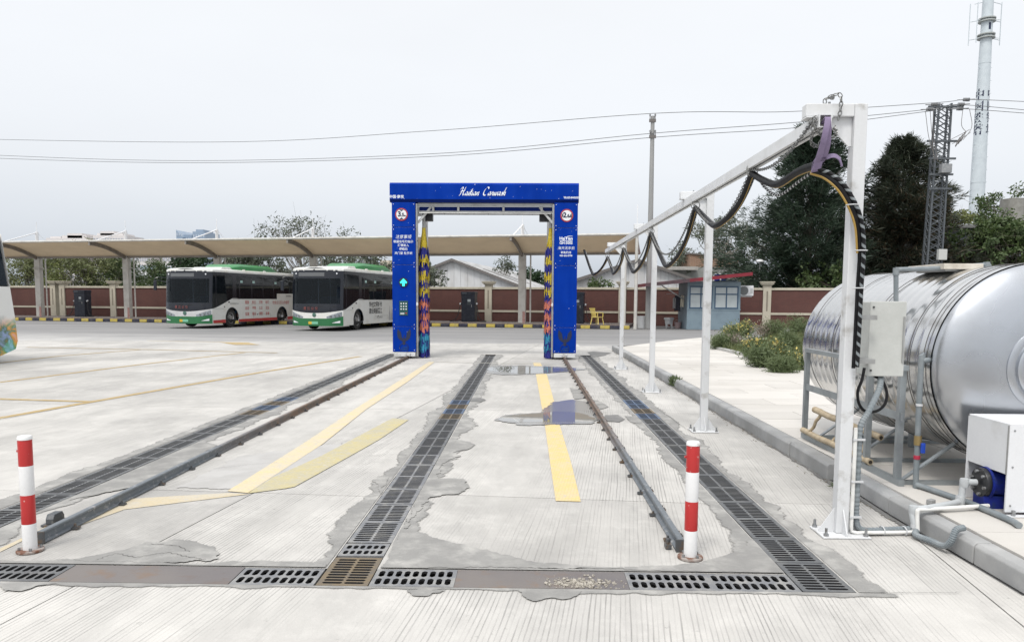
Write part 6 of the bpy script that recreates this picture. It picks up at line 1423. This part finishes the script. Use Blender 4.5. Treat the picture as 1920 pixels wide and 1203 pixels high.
    n(fband(lowc, 1.22), 'front_mask', M_bk, smooth=True); n(fband(1.22, 2.36), 'windscreen', M_bws, smooth=True); n(fband(2.36, 2.735), 'destination_box', M_bk, smooth=True)
    n(fband(2.46, 2.62, -.85, .45, .006, 8, 2), 'destination_sign', plain('led_off', (.10, .105, .11), .4), smooth=True); n(fband(2.735, 2.80), 'roof_front', M_bw, smooth=True)
    for sg in (1, -1):
        n(fband(1.22, 2.36, sg*1.255, sg*1.14, .004, 4), 'screen_pillar', M_bk, smooth=True)
        n(fband(lambda x: .565+.08*max(0, abs(x)-.70)/.5, lambda x: .655+.20*(abs(x)-.60)/.60, sg*.58, sg*1.215, .010, 12, 3), 'headlight', M_lamp, smooth=True)
        for x in (.78, .95, 1.10): n(MB().lathe([(0, -.008), (.045, -.008), (.05, 0)], (sg*x, fy(x, .66, .016), .64+.17*(x-.7)), 'Y', 12), 'headlight_lens', plain('reflector', (.2, .21, .22), .1, .8))
        n(fband(.36, lambda x: .365+.10*(abs(x)-.82)/.33, sg*.82, sg*1.15, .010, 8, 2), 'fog_lamp', M_swhite, smooth=True)
        n(MB().cyl((sg*1.0, fy(1.0, 2.5, .012), 2.58), (sg*1.0, fy(1.0, 2.5, -.01), 2.58), .035, seg=10), 'marker_lamp', M_swhite)
        n(MB().bar((sg*.15, fy(.15, 1.2, .03), 1.12), (sg*.95, fy(.95, 1.3, .03), 1.10), .02, .02), 'wiper', M_bd)
    text('lettering', '晋江公交', .15, plain('bus_red_text', (.22, .05, .04), .5), b, at(-.18, fy(0, 1.0, .035), 1.0), 0, 0, 1.5)
    bd_ = MB().lathe([(0, -.02), (.085, -.015), (.095, 0)], (-.02, fy(0, .7, .012), .72), 'Y', 16); n(bd_, 'badge', plain('badge_green', (.09, .17, .14), .35, .5), smooth=True)
    pl = n(MB().box(-.30, .16, -.02, .005, .30, .42), 'number_plate', plain('plate_green', (.16, .42, .28), .4)); n(MB().box(-.30, -.14, -.024, -.0205, .30, .42), 'plate_half', plain('plate_yellow', (.55, .36, .03), .4), pl)
    n(MB().cyl((-.05, fy(0, 2.72, .03), 2.74), (-.05, fy(0, 2.72, -.02), 2.76), .03, seg=8), 'camera_dome', M_bk)
    # roof with rounded shoulders
    vv = []; ff = []; st_ = [0.14, .20, .30, .42, .8, 2, 4, 6, 8, BL-.45, BL-.28]
    cs_ = [(1.0, 2.70), (1.0, 2.76), (.985, 2.81), (.93, 2.85), (.75, 2.88), (.4, 2.90), (0, 2.905), (-.4, 2.90), (-.75, 2.88), (-.93, 2.85), (-.985, 2.81), (-1, 2.76), (-1, 2.70)]
    for y in st_:
        wf = min(1, ((y-.13)/.30+.004)**.25) if y < .42 else (1 if y < BL-.3 else .97); hz_ = -.06*max(0, 1-(y-.14)/.5)**2
        for x, z in cs_: vv.append((x*HW*wf, y, z+(hz_ if z > 2.75 else 0)))
    m_ = len(cs_)
    for i in range(len(st_)-1):
        for j in range(m_-1): q = i*m_+j; ff.append((q, q+1, q+m_+1, q+m_))
    n(MB().add(vv, ff), 'roof', M_bw, smooth=True); n(MB().box(-HW+.06, HW-.06, .5, BL-.5, 2.68, 2.70), 'ceiling', M_int)
    pd = lambda: [(-.95, 2.88), (-.93, 3.06), (-.78, 3.19), (.78, 3.19), (.93, 3.06), (.95, 2.88)]
    vv = []; ff = []
    for y, s_, h_ in ((2.5, .75, .25), (2.9, .9, .8), (3.3, 1, 1), (6.3, 1, 1), (6.8, .95, .7), (7.3, .8, .1)):
        for x, z in pd(): vv.append((x*s_, y, 2.87+(z-2.87)*h_))
    for i in range(5):
        for j in range(5): q = i*6+j; ff.append((q, q+1, q+7, q+6))
    ff += [(0, 1, 2, 3, 4, 5), tuple(range(35, 29, -1))]; n(MB().add(vv, ff), 'roof_pod', M_bg2, smooth=True)
    n(MB().prism([(1.7, 2.88), (1.9, 2.98), (2.6, 3.0), (2.8, 2.88)], -.8, .8, 'YZ'), 'roof_vent', M_bw, bevel=.03)
    for y in (3.4, 5.4): n(MB().box(.98, 1.06, y, y+.12, 2.86, 2.92), 'roof_lug', M_bw)
    # tail, floor, interior
    n(MB().add([(sg*(HW-.005), ry(z) if z > .6 else BL-.05, z) for z in (.40, .60, 1.0, 1.7, 2.62, 2.85) for sg in (-1, 1)], [(2*i, 2*i+1, 2*i+3, 2*i+2) for i in range(5)]), 'tail', side)
    if variant == 3: n(MB().box(-1.0, 1.0, BL-.26, BL-.20, 1.8, 2.5), 'rear_window', M_bk)
    n(MB().box(-HW+.05, HW-.05, .35, BL-.12, .30, .40), 'floor', M_bd); n(MB().box(-HW+.08, HW-.08, .55, 1.0, .40, 1.18), 'dashboard', M_bd); n(MB().box(-HW+.08, HW-.08, .50, .62, .86, 1.2), 'dash_trim', M_int)
    n(MB().tube([(.62+.2*math.cos(a), 1.1+.07*math.sin(a), 1.25+.17*math.sin(a)) for a in [2*math.pi*q/14 for q in range(14)]], .018, 5, closed=True), 'steering_wheel', M_bk)
    n(MB().box(.35, .9, 1.5, 1.65, .9, 1.9).box(.35, .9, 1.3, 1.62, .8, .95), 'driver_seat', M_int)
    for i in range(7):
        for x0 in (-1.12, .30):
            y = 2.4+i*.88; n(MB().box(x0, x0+.82, y, y+.40, .70, .80).box(x0, x0+.82, y+.38, y+.46, .75, 1.55), 'passenger_seat', M_seat)
    for x, y in ((-.45, 1.3), (-.3, 2.2), (.28, 3.2), (-.28, 4.2), (.28, 5.2), (-.28, 6.4)): n(MB().cyl((x, y, .40), (x, y, 2.6), .02, seg=6), 'grab_pole', M_pole)
    n(MB().cyl((-.4, 1.3, 2.25), (-.4, BL-1, 2.25), .02, seg=6).cyl((.4, 2.2, 2.25), (.4, BL-1, 2.25), .02, seg=6), 'grab_rail', M_pole)
    n(MB().box(.28, .30, 1.7, 2.3, .4, 1.9).box(.28, 1.1, 2.28, 2.30, .4, 1.9), 'driver_screen', M_int)
    for y in (2.75, 3.88, 6.1): n(MB().box(HW-.011, HW-.008, y, y+.22, 2.22, 2.34), 'window_sticker', plain('sticker', (.30, .45, .42), .4))
    # mirror
    n(MB().tube(catmull([(-1.15, .25, 2.40), (-1.35, .05, 2.42), (-1.52, -.05, 2.38), (-1.54, -.05, 2.25)], 5), .02, 6).tube([(-1.2, .3, 2.2), (-1.5, -.04, 2.3)], .015, 5), 'mirror_arm', M_bk); n(MB().box(-1.62, -1.46, -.09, -.02, 1.80, 2.26), 'mirror', M_bk, bevel=.03)
    SM = lambda y, z: Matrix.Translation((HW+.004, y, z)) @ Matrix.Rotation(math.pi/2, 4, 'Z') @ FRONT
    if variant == 1:
        red = plain('slogan_red', (.42, .12, .11), .5)
        for j, row in enumerate((('富强', '民主', '文明', '和谐'), ('自由', '平等', '公正', '法治'), ('爱国', '敬业', '诚信', '友善'))):
            for i, w_ in enumerate(row): text('lettering', w_, .185, red, b, SM(3.3+i*.66, 1.22-j*.30), .003)
        text('lettering', '社会主义核心价值观', .20, red, b, SM(6.72, 1.20), .003, .15); text('lettering', '晋江市公共交通有限公司', .07, M_bd, b, SM(2.15, 1.17)); text('lettering', '文明 和谐城市', .10, M_bd, b, SM(7.6, 1.56), .001)
    if variant == 2:
        text('lettering', '争创文明城市', .30, M_bd, b, SM(4.0, 1.16), .004, 0, .82); text('lettering', '建设美丽晋江', .30, M_bd, b, SM(4.0, .84), .004, 0, .82)
        text('lettering', '晋江公交 绿色出行', .09, M_bd, b, SM(4.5, .52)); text('lettering', '文明 和谐', .12, M_bd, b, SM(7.0, 1.55))
        ink = plain('ink_grey', (.30, .30, .31), .6)
        for x_, h_ in ((5.85, .75), (6.15, .6)):
            n(MB().prism([(x_-.12, .35), (x_+.12, .35), (x_+.09, .35+h_*.55), (x_+.04, .35+h_*.7), (x_+.02, .35+h_), (x_-.02, .35+h_), (x_-.04, .35+h_*.7), (x_-.10, .35+h_*.5)], HW+.0035, HW+.0005, 'YZ'), 'printed_figure', ink)
    if variant == 3:
        text('lettering', '生', .24, M_bd, b, SM(8.45, 1.18), .004); text('lettering', '口', .2, M_bd, b, SM(8.45, .98), .004)
        n(MB().box(HW, HW+.0025, 8.60, 8.63, .90, 1.70).box(HW, HW+.0025, 6.4, 8.60, .87, .90), 'panel_seal', M_bk)
    return b
bus('white and green bus with red skirt stripe and red slogan, parked under the canopy', (-16.35, 35.5, 0), math.radians(-11), 1)
bus('white and green bus with black slogan, parked nearer the blue gantry', (-9.58, 33.6, 0), math.radians(-11.5), 2)
_e = Yp(33, 640, 16.7)
bus('white bus with colourful painted tail poking into view beside the yard', (_e[0]-3.16, 16.7-8.83, 0), math.radians(-12), 3)
# ------------------------------------------------------------------ foliage
nr = np.random.default_rng(5)
def leaf_mat(name, c1, c2, c3=None, rough=.6):
    k = NT(name); gi = k.n('ShaderNodeNewGeometry').outputs['Random Per Island']
    c = k.mix(gi, c1, c2)
    c = k.mix(k.rng(k.noise(k.pos(), .9, 4), .4, .65, 0, .7), c, c3 or tuple(x*.6 for x in c1)); k.col(c); k.rough(rough)
    tl = k.n('ShaderNodeBsdfTranslucent'); k.l(c, tl.inputs[0]); ms = k.n('ShaderNodeMixShader'); ms.inputs[0].default_value = .25
    k.l(k.b.outputs[0], ms.inputs[1]); k.l(tl.outputs[0], ms.inputs[2]); k.l(ms.outputs[0], k.out.inputs[0]); return k.m
def leaves(centers, length, width, dirs=None, droop=0., jitter=1., fold=.0):
    """one diamond-shaped leaf (4 verts) per centre; dirs bias leaf direction"""
    C = np.asarray(centers, float); n = len(C)
    d = nr.normal(size=(n, 3))*jitter
    if dirs is not None: d += np.asarray(dirs)
    d[:, 2] -= droop; d /= np.linalg.norm(d, axis=1)[:, None]+1e-9
    a = nr.normal(size=(n, 3)); s = np.cross(d, a); s /= np.linalg.norm(s, axis=1)[:, None]+1e-9
    L = length*nr.uniform(.6, 1.3, (n, 1)); W = width*nr.uniform(.7, 1.2, (n, 1))
    V = np.stack([C, C+d*L*.45+s*W/2, C+d*L, C+d*L*.45-s*W/2], 1).reshape(-1, 3)
    F_ = np.arange(4*n).reshape(n, 4); return V, F_
M_bark = pm('bark', (.10, .085, .07), (.16, .14, .12), 5, rough=.95, bump=.5, bscale=30, world=True, stretch=(1, 1, .3)); M_bark_pale = pm('bark_pale', (.24, .22, .19), (.15, .135, .12), 5, rough=.9, world=True)
def broadleaf(name, lab, base, height, spread, crown0, mat, nl=5000, leaf=(.22, .10), nclump=40, clump_r=.55, bark=None, group=None, dens_top=1., seed=1, flat=1., trunk_r=None, cat='tree'):
    rg = np.random.default_rng(seed); t = thing(name, lab, cat, base, 0, group); bark = bark or M_bark
    tr = trunk_r or height*.018; m = MB(); top = np.array([rg.normal()*.3, rg.normal()*.3, height*.72])
    tp = [(0, 0, -.1), (rg.normal()*.1, rg.normal()*.1, height*.3), tuple(top)]
    P_ = catmull(tp, 5); m.tube(P_, [tr*(1-.75*i/(len(P_)-1)) for i in range(len(P_))], 7)
    cl = []
    for q in range(nclump):
        a = rg.uniform(0, 2*np.pi); zz = crown0+(height-crown0)*rg.uniform(.02, 1)**.8; f = (zz-crown0)/(height-crown0)
        rad = spread*(np.sqrt(max(.02, 1-(2*f-.85)**2/1.35)))*np.sqrt(rg.uniform(.08, 1)); c = np.array([rad*np.cos(a), rad*np.sin(a)*flat, zz]); cl.append(c)
        st = Vector(P_[min(len(P_)-1, int(len(P_)*rg.uniform(.35, .95)))]); st = st if st.z < zz else Vector((0, 0, max(.3, zz*.6)))
        mid = st.lerp(Vector(c), .5)+Vector((rg.normal()*.12*spread, rg.normal()*.12*spread, .1)); m.tube(catmull([st, mid, Vector(c)], 4), [tr*.34*(1-.8*i/8) for i in range(9)], 4)
        for z_ in range(3):
            e_ = Vector(c)+Vector(rg.normal(size=3)*clump_r*.9); m.tube([Vector(c), e_], [tr*.07, tr*.03], 3)
    m.build('trunk', bark, t, off=(0, 0, 0), smooth=True)
    cl = np.array(cl); idx = rg.integers(0, nclump, nl); r = rg.normal(size=(nl, 3)); r *= (clump_r*rg.uniform(.3, 1, (nl, 1)))/(np.linalg.norm(r, axis=1)[:, None]); r[:, 2] *= .7
    sub = rg.normal(size=(nclump, 5, 3))*clump_r*.55; C = cl[idx]+sub[idx, rg.integers(0, 5, nl)]*.9+r*.55
    V, F_ = leaves(C, leaf[0], leaf[1], dirs=r/clump_r, droop=.35); np_mesh('crown', V, F_, mat, t); return t
L_euc = leaf_mat('leaf_grey_green', (.085, .105, .07), (.125, .14, .095), (.06, .075, .055)); L_olv = leaf_mat('leaf_olive', (.14, .165, .065), (.20, .21, .09), (.10, .125, .055)); L_drk = leaf_mat('leaf_dark', (.020, .045, .016), (.035, .07, .025), (.012, .028, .012))
L_mid = leaf_mat('leaf_mid_green', (.05, .09, .025), (.09, .125, .04), (.035, .06, .02)); L_yel = leaf_mat('leaf_yellow_green', (.14, .17, .05), (.20, .21, .08), (.09, .12, .04))
def needle_tree(lab, base, height, spread, mat, seed, nb=300, per=210, brown=None):
    rg = np.random.default_rng(seed); t = thing('casuarina_tree', lab, 'tree', base)
    m = MB(); m.tube([(0, 0, -.1), (.1, 0, height*.5), (-.05, 0, height*.97)], [.22, .14, .02], 8); CC = []; DD = []
    for q in range(nb):
        f = rg.uniform(.12, .985); z = height*f; a = rg.uniform(0, 2*np.pi)
        env = spread*(np.clip((1-f)*1.5, 0, 1)**.85)*(.80+.35*np.sin(3*a+seed+f*9))*rg.uniform(.55, 1.15)+.22
        d = np.array([np.cos(a), np.sin(a), .42+.5*f]); p0 = np.array([0, 0, z-.35*env]); p1 = p0+d*env; tipd = np.array([np.cos(a)*.9, np.sin(a)*.9, -.05])
        m.tube([tuple(p0), tuple(p0+d*env*.55), tuple(p1)], [.035*(1-f)+.012, .02*(1-f)+.008, .006], 4)
        k_ = int(per*(.45+.65*env/spread)); nt = max(4, int(15*env/spread)); s = rg.uniform(.25, 1.04, nt)**.75
        tc = p0+d*env*s[:, None]+rg.normal(size=(nt, 3))*np.array([.34, .34, .20])*(.12+.85*env/spread); ti_ = rg.integers(0, nt, k_)
        c = tc[ti_]+rg.normal(size=(k_, 3))*np.array([.13, .13, .10]); CC.append(c); DD.append(np.tile(d*.9+tipd*.9, (k_, 1)))
    m.build('trunk', M_bark, t, off=(0, 0, 0)); C = np.concatenate(CC); D = np.concatenate(DD)
    if brown is not None:
        sel = rg.uniform(size=len(C)) < .55*np.exp(-((C[:, 0]-.6)**2/5+(C[:, 2]-height*.52)**2/6)); V, F_ = leaves(C[sel], .44, .05, D[sel], .15, .75); np_mesh('withered_foliage', V, F_, brown, t); C = C[~sel]; D = D[~sel]
    V, F_ = leaves(C, .46, .05, D, .12, .75); np_mesh('crown', V, F_, mat, t)
L_cas = leaf_mat('needle_green', (.024, .046, .028), (.048, .076, .044), (.015, .028, .019)); L_cas2 = leaf_mat('needle_dark', (.027, .038, .024), (.052, .062, .038), (.017, .024, .016)); L_brn = leaf_mat('needle_brown', (.055, .040, .022), (.085, .06, .032), (.04, .03, .018))
tb = Yp(1512, 560, 47)[0]; needle_tree('tall dark green casuarina behind the first white post', (tb, 47.0, 0), Yp(1512, 238, 47)[2], 4.3, L_cas, 3, 380, 250)
tb = Yp(1682, 560, 46)[0]; needle_tree('tall dark casuarina with brown withered patch beside the lattice mast', (tb, 46.0, 0), Yp(1660, 262, 46)[2], 4.0, L_cas2, 8, 380, 250, L_brn)
def tree_px(name, lab, u, vtop, Y, spread, vcrown, mat, **kw):
    b = Yp(u, 560, Y); return broadleaf(name, lab, (b[0], Y, 0), Yp(u, vtop, Y)[2], spread, max(.8, Yp(u, vcrown, Y)[2]), mat, **kw)
tree_px('eucalyptus_tree', 'airy grey green eucalyptus above the brick storey', 1352, 412, 62, 3.6, 505, L_euc, nl=5200, leaf=(.34, .09), nclump=46, clump_r=.75, bark=M_bark_pale, seed=2)
tree_px('eucalyptus_tree', 'small grey green eucalyptus in front of the brick storey edge', 1280, 478, 58, 1.6, 520, L_euc, nl=1500, leaf=(.3, .09), nclump=16, clump_r=.6, bark=M_bark_pale, seed=12)
tree_px('shade_tree', 'sparse leafed tree topping the canopy with bare twigs', 568, 420, 60, 4.6, 475, L_euc, nl=1500, leaf=(.26, .09), nclump=44, clump_r=.7, bark=M_bark_pale, seed=4, flat=.6)
tree_px('shade_tree', 'feathery tree behind the second bus', 655, 470, 57, 3.4, 520, L_euc, nl=4200, leaf=(.30, .10), nclump=40, clump_r=.7, bark=M_bark_pale, seed=5, flat=.7)
tree_px('shade_tree', 'dark rounded tree behind the first bus roof', 372, 478, 58, 2.6, 545, L_drk, nl=6000, leaf=(.26, .14), nclump=44, clump_r=.6, seed=6)
tree_px('shade_tree', 'olive tree between the two bus roofs', 480, 476, 58, 3.4, 535, L_euc, nl=6000, leaf=(.28, .10), nclump=50, clump_r=.7, seed=7, flat=.7)
tree_px('shade_tree', 'small leafy tree seen in the gantry opening before the shed', 808, 500, 52, 1.15, 530, L_euc, nl=1300, leaf=(.26, .12), nclump=16, clump_r=.45, bark=M_bark_pale, seed=9)
tree_px('shade_tree', 'bare grey shrub poking over the shed roof', 944, 487, 66, .9, 505, L_euc, nl=500, leaf=(.28, .10), nclump=10, clump_r=.4, bark=M_bark_pale, seed=10)
tree_px('shade_tree', 'low dark green tree clump beyond the eave of the shed roof', 1000, 520, 80, 3.2, 535, L_drk, nl=2600, leaf=(.4, .2), nclump=24, clump_r=.8, seed=11, flat=.6)
tree_px('acacia_bush', 'small bright green sapling on top of the wall behind the gantry', 1122, 528, 44.6, .75, 538, L_mid, nl=700, leaf=(.16, .09), nclump=12, clump_r=.3, seed=14)
for i, (u, vt, sp_, mt_, lab) in enumerate(((50, 478, 3.0, L_olv, 'olive acacia tree behind the wall beside the painted bus'), (112, 474, 3.2, L_yel, 'yellow green acacia tree behind the twin wall pillars'), (172, 470, 3.2, L_olv, 'olive acacia tree behind a charging cabinet and the red wall'), (225, 488, 2.4, L_mid, 'mid green tree behind the second canopy column'), (292, 500, 2.2, L_mid, 'small green tree in front of the pale blue block'))):
    tree_px('acacia_tree', lab, u, vt, 60+i*.7, sp_, 552, mt_, nl=5200, leaf=(.30, .08), nclump=50, clump_r=.7, bark=M_bark_pale, seed=20+i, flat=.6)
for i, (u, vt, sp_, lab, mt_) in enumerate(((1862, 418, 2.2, 'bushy green tree in front of the grey house', L_mid), (1905, 420, 2.4, 'bushy green tree under the roof drum', L_mid), (1800, 403, 2.6, 'yellow green treetop behind the grey house', L_yel), (1886, 352, 2.4, 'thin leaved tree rising beside the roof drum', L_mid), (1560, 500, 1.6, 'bright green bush at the foot of the dark casuarina', L_mid))):
    Y = (42.5, 42, 60, 58, 43.5)[i]; tree_px('garden_tree', lab, u, vt, Y, sp_, (500, 500, 440, 425, 545)[i], mt_, nl=(5200, 5200, 3000, 1800, 2400)[i], leaf=(.22, .13), nclump=(42, 42, 30, 24, 22)[i], clump_r=.55, seed=40+i)
# ------------------------------------------------------------------ planted bed: grass, shrubs, yellow-flowered plants
L_grass = leaf_mat('grass_blade', (.10, .13, .04), (.17, .175, .08), (.075, .095, .035)); L_shr = leaf_mat('shrub_leaf', (.10, .14, .055), (.155, .19, .09), (.075, .105, .04)); L_fl = leaf_mat('yellow_petal', (.58, .48, .12), (.68, .60, .28), (.50, .40, .12)); L_dry = leaf_mat('dry_stem', (.20, .17, .13), (.28, .24, .19), (.15, .13, .1))
bverts = np.array(bvv); bedf = np.array(bff)
w_ = nr.uniform(size=60000); fi = nr.integers(0, len(bedf), 60000); uu, vv_ = nr.uniform(size=(60000, 1)), nr.uniform(size=(60000, 1)); A = bverts[bedf[fi]]
Pg = (A[:, 0]*(1-uu)+A[:, 1]*uu)*(1-vv_)+(A[:, 3]*(1-uu)+A[:, 2]*uu)*vv_; keep = (Pg[:, 0] < 12) & (nr.uniform(size=len(Pg)) < np.array([.35+.65*(n1(p[0]*.9+p[1]*.7, 3) > -.15) for p in Pg])); Pg = Pg[keep]
V, F_ = leaves(Pg, .20, .018, np.tile([0, 0, 1.1], (len(Pg), 1)), 0, .5); g_ = np_mesh('grass', V, F_, L_grass); tag(struct(g_, 'stuff'), 'short rough grass growing over the planted bed', 'grass')
def bed_z(x, y): d_ = (bverts[:, 0]-x)**2+(bverts[:, 1]-y)**2; return bverts[np.argmin(d_), 2]
def shrub(u, vb, vt, wpx, kind, lab, name='garden_shrub', seed=0):
    x, y, _ = G(u, vb, .35); z = bed_z(x, y); sc = y/1405.; h = max(.25, (vb-vt)*sc); wd = wpx*sc/2
    rg = np.random.default_rng(seed); t = thing(name, lab, 'shrub', (x, y, z-.02)); m = MB(); CC = []; n = 900
    st_ = []
    for q in range(16):
        a = rg.uniform(0, 2*np.pi); r_ = wd*np.sqrt(rg.uniform(0, 1)); tip = (r_*np.cos(a), r_*np.sin(a), h*rg.uniform(.65, 1.0)*(1-.3*r_/wd)); st_.append(tip); m.tube([(tip[0]*.15, tip[1]*.15, 0), (tip[0]*.55, tip[1]*.55, tip[2]*.55), tip], [.008, .006, .003], 3)
    m.build('stem', L_dry if kind != 'green' else M_bark, t, off=(0, 0, 0)); st_ = np.array(st_)
    n = {'flower': 1100, 'green': 2600, 'dry': 500}[kind]; s = rg.uniform(.15 if kind != 'dry' else .3, 1., (n, 1)); q = rg.integers(0, 16, n); C = st_[q]*s+rg.normal(size=(n, 3))*np.array([.11, .11, .07]); C[:, 2] = np.maximum(C[:, 2], .02)
    V, F_ = leaves(C, .085 if kind != 'green' else .12, .03 if kind != 'green' else .016, np.tile([0, 0, .4], (n, 1)), 0, .9); np_mesh('foliage', V, F_, L_shr if kind != 'dry' else L_dry, t)
    if kind == 'flower':
        n = 130; q = rg.integers(0, 16, n); C = st_[q]*rg.uniform(.75, 1.03, (n, 1))+rg.normal(size=(n, 3))*.045; V, F_ = leaves(C, .06, .045, None, 0, 1); np_mesh('blossom', V, F_, L_fl, t)
SH = [(1372, 633, 600, 34, 'flower', 'yellow flowered shrub at the tip of the planted bed'), (1397, 630, 597, 36, 'flower', 'yellow flowered shrub in the back row of the bed beside dry twigs'), (1412, 655, 607, 34, 'flower', 'tall yellow flowered shrub in the middle of the bed'), (1433, 632, 600, 30, 'dry', 'dry grey twiggy plant between the flowering shrubs'), (1453, 662, 612, 36, 'flower', 'loose yellow flowered shrub in front of the feathery green bush'), (1492, 672, 636, 26, 'flower', 'small yellow flowered shrub by the border near the tank'), (1450, 632, 588, 40, 'green', 'feathery green bush before the cream wall pillar'), (1496, 636, 585, 50, 'green', 'broad feathery green bush beside the steel tank'), (1352, 640, 612, 30, 'green', 'low green plant spilling over the bed corner'), (1430, 668, 630, 34, 'green', 'dark green low bush in the middle of the grass'), (1478, 652, 612, 30, 'green', 'slim feathery bush behind the small flowered shrub'), (1385, 640, 612, 44, 'dry', 'pale dry grass clump at the back of the bed'), (1466, 676, 650, 26, 'green', 'short leafy plant close to the stone border')]
for i, a_ in enumerate(SH): shrub(*a_[:5], a_[5], seed=60+i)
# weeds in the kerb gap
wv = np.column_stack([nr.normal(2.60, .035, 420), nr.normal(12.98, .10, 420), nr.uniform(.0, .10, 420)]); V, F_ = leaves(wv, .11, .018, np.tile([-.2, 0, 1], (420, 1)), 0, .5)
tag(np_mesh('weed_tuft', V, F_, L_shr), 'green weeds sprouting in the gap between kerb stones', 'weeds')
wv = np.column_stack([nr.normal(2.515, .015, 90), nr.normal(5.9, .05, 90), nr.uniform(.0, .02, 90)]); V, F_ = leaves(wv, .06, .01, np.tile([-.3, 0, .6], (90, 1)), 0, .7); tag(np_mesh('weed_tuft', V, F_, L_shr), 'tiny weed at the foot of the displaced kerb stone', 'weeds')
# debris along the kerb foot
lf = np.column_stack([KX-.02-np.abs(nr.normal(0, .05, 320)), nr.uniform(5, 21, 320), np.full(320, .008)]); V, F_ = leaves(lf, .03, .016, None, 0, 1); V[:, 2] = np.clip(V[:, 2], .006, .016); tag(struct(np_mesh('leaf_litter', V, F_, L_dry), 'stuff'), 'dry leaf litter swept against the kerb foot', 'litter')
# ------------------------------------------------------------------ far city
M_tw = pm('tower_cream', (.62, .59, .58), (.57, .55, .54), .4, rough=.8, world=True); M_twin = plain('tower_window', (.36, .38, .42), .3); M_glt = pm('tower_glass', (.26, .33, .42), (.22, .29, .38), .2, rough=.3, world=True); M_glt2 = plain('tower_mullion', (.36, .42, .50), .4)  # distant haze put into the tower colours by keeping them pale
def block(name, lab, u0, u1, vt, Y, depth, mat, nx, ny, dz, wmat=M_twin, steps=(), slope=0.):
    a, b = Yp(u0, vt, Y), Yp(u1, vt, Y); t = thing(name, lab, 'building', ((a[0]+b[0])/2, Y, 0)); zt_ = a[2]
    MB().prism([(a[0], 0), (b[0], 0), (b[0], zt_+slope), (a[0], zt_)], Y, Y+depth, 'XZ').build('wall', mat, t)
    for (c0, c1, vv2) in steps: p, q = Yp(c0, vv2, Y), Yp(c1, vv2, Y); MB().box(p[0], q[0], Y+1, Y+depth*.7, min(zt_, p[2])-.01, max(zt_+.01, p[2])).build('roof_block', mat, t)
    m = MB(); W = b[0]-a[0]
    for i in range(nx):
        for j in range(ny):
            x = a[0]+W*(i+.5)/nx; z = zt_-dz*(j+.75)
            if z < 2: continue
            m.box(x-W/nx*.28, x+W/nx*.28, Y-.15, Y-.02, z-dz*.26, z+dz*.26)
    o = m.build('window_grid', wmat, t); o['kind'] = 'stuff'; return t
block('apartment_tower', 'pale cream apartment tower with a wide three stepped roof', 86, 165, 446, 420, 20, M_tw, 14, 12, 3.2, steps=((92, 112, 443), (114, 160, 441), (124, 152, 437)))
block('apartment_tower', 'pale cream apartment tower with stepped roof beside a canopy mast', 174, 236, 441, 420, 20, M_tw, 12, 12, 3.2, steps=((180, 228, 437), (186, 212, 433)))
block('apartment_tower', 'striped apartment tower seen below the canopy edge', 244, 281, 462, 330, 20, M_tw, 9, 14, 3.2); block('apartment_tower', 'narrow apartment tower above the first bus mirror', 304, 332, 462, 330, 20, M_tw, 6, 14, 3.2)
block('glass_tower', 'blue glass tower with slanted top, taller of the pair', 330, 342, 431, 520, 25, M_glt, 3, 14, 4, M_glt2, slope=-5); block('glass_tower', 'blue glass tower with flat stepped top', 361, 384, 434, 520, 25, M_glt, 5, 14, 4, M_glt2, steps=((366, 380, 430),)); block('glass_tower', 'low blue link block between the glass towers', 343, 360, 440, 525, 25, M_glt, 4, 12, 4, M_glt2)
pbx = block('office_block', 'pale blue office block with four windows behind the red wall', 262, 297, 498, 110, 12, pm('pale_blue_render', (.36, .43, .49), (.32, .39, .45), .8, world=True), 1, 0, 3.2)
for u, v_ in ((272, 512), (283, 512), (272, 524), (283, 524)):
    p = Yp(u, v_, 110); w2 = MB().box(p[0]-.32, p[0]+.32, 109.9, 109.98, p[2]-.32, p[2]+.32).build('window', M_swhite, pbx); MB().box(p[0]-.27, p[0]+.27, 109.86, 109.899, p[2]-.27, p[2]+.27).build('pane', M_twin, w2, off=tuple(pbx['_o']))
block('office_block', 'white annex in front of the pale blue block', 246, 279, 506, 104, 6, M_white, 4, 3, 1.4); block('office_block', 'pale grey house half hidden by acacias', 180, 205, 497, 130, 10, M_white_dirty, 4, 3, 2.2); block('office_block', 'cream house gable beyond the second bus', 713, 760, 488, 75, 8, pm('house_cream', (.52, .47, .38)), 3, 1, 2.6)
# ------------------------------------------------------------------ tidy
for o in bpy.data.objects:
    if '_o' in o: del o['_o']
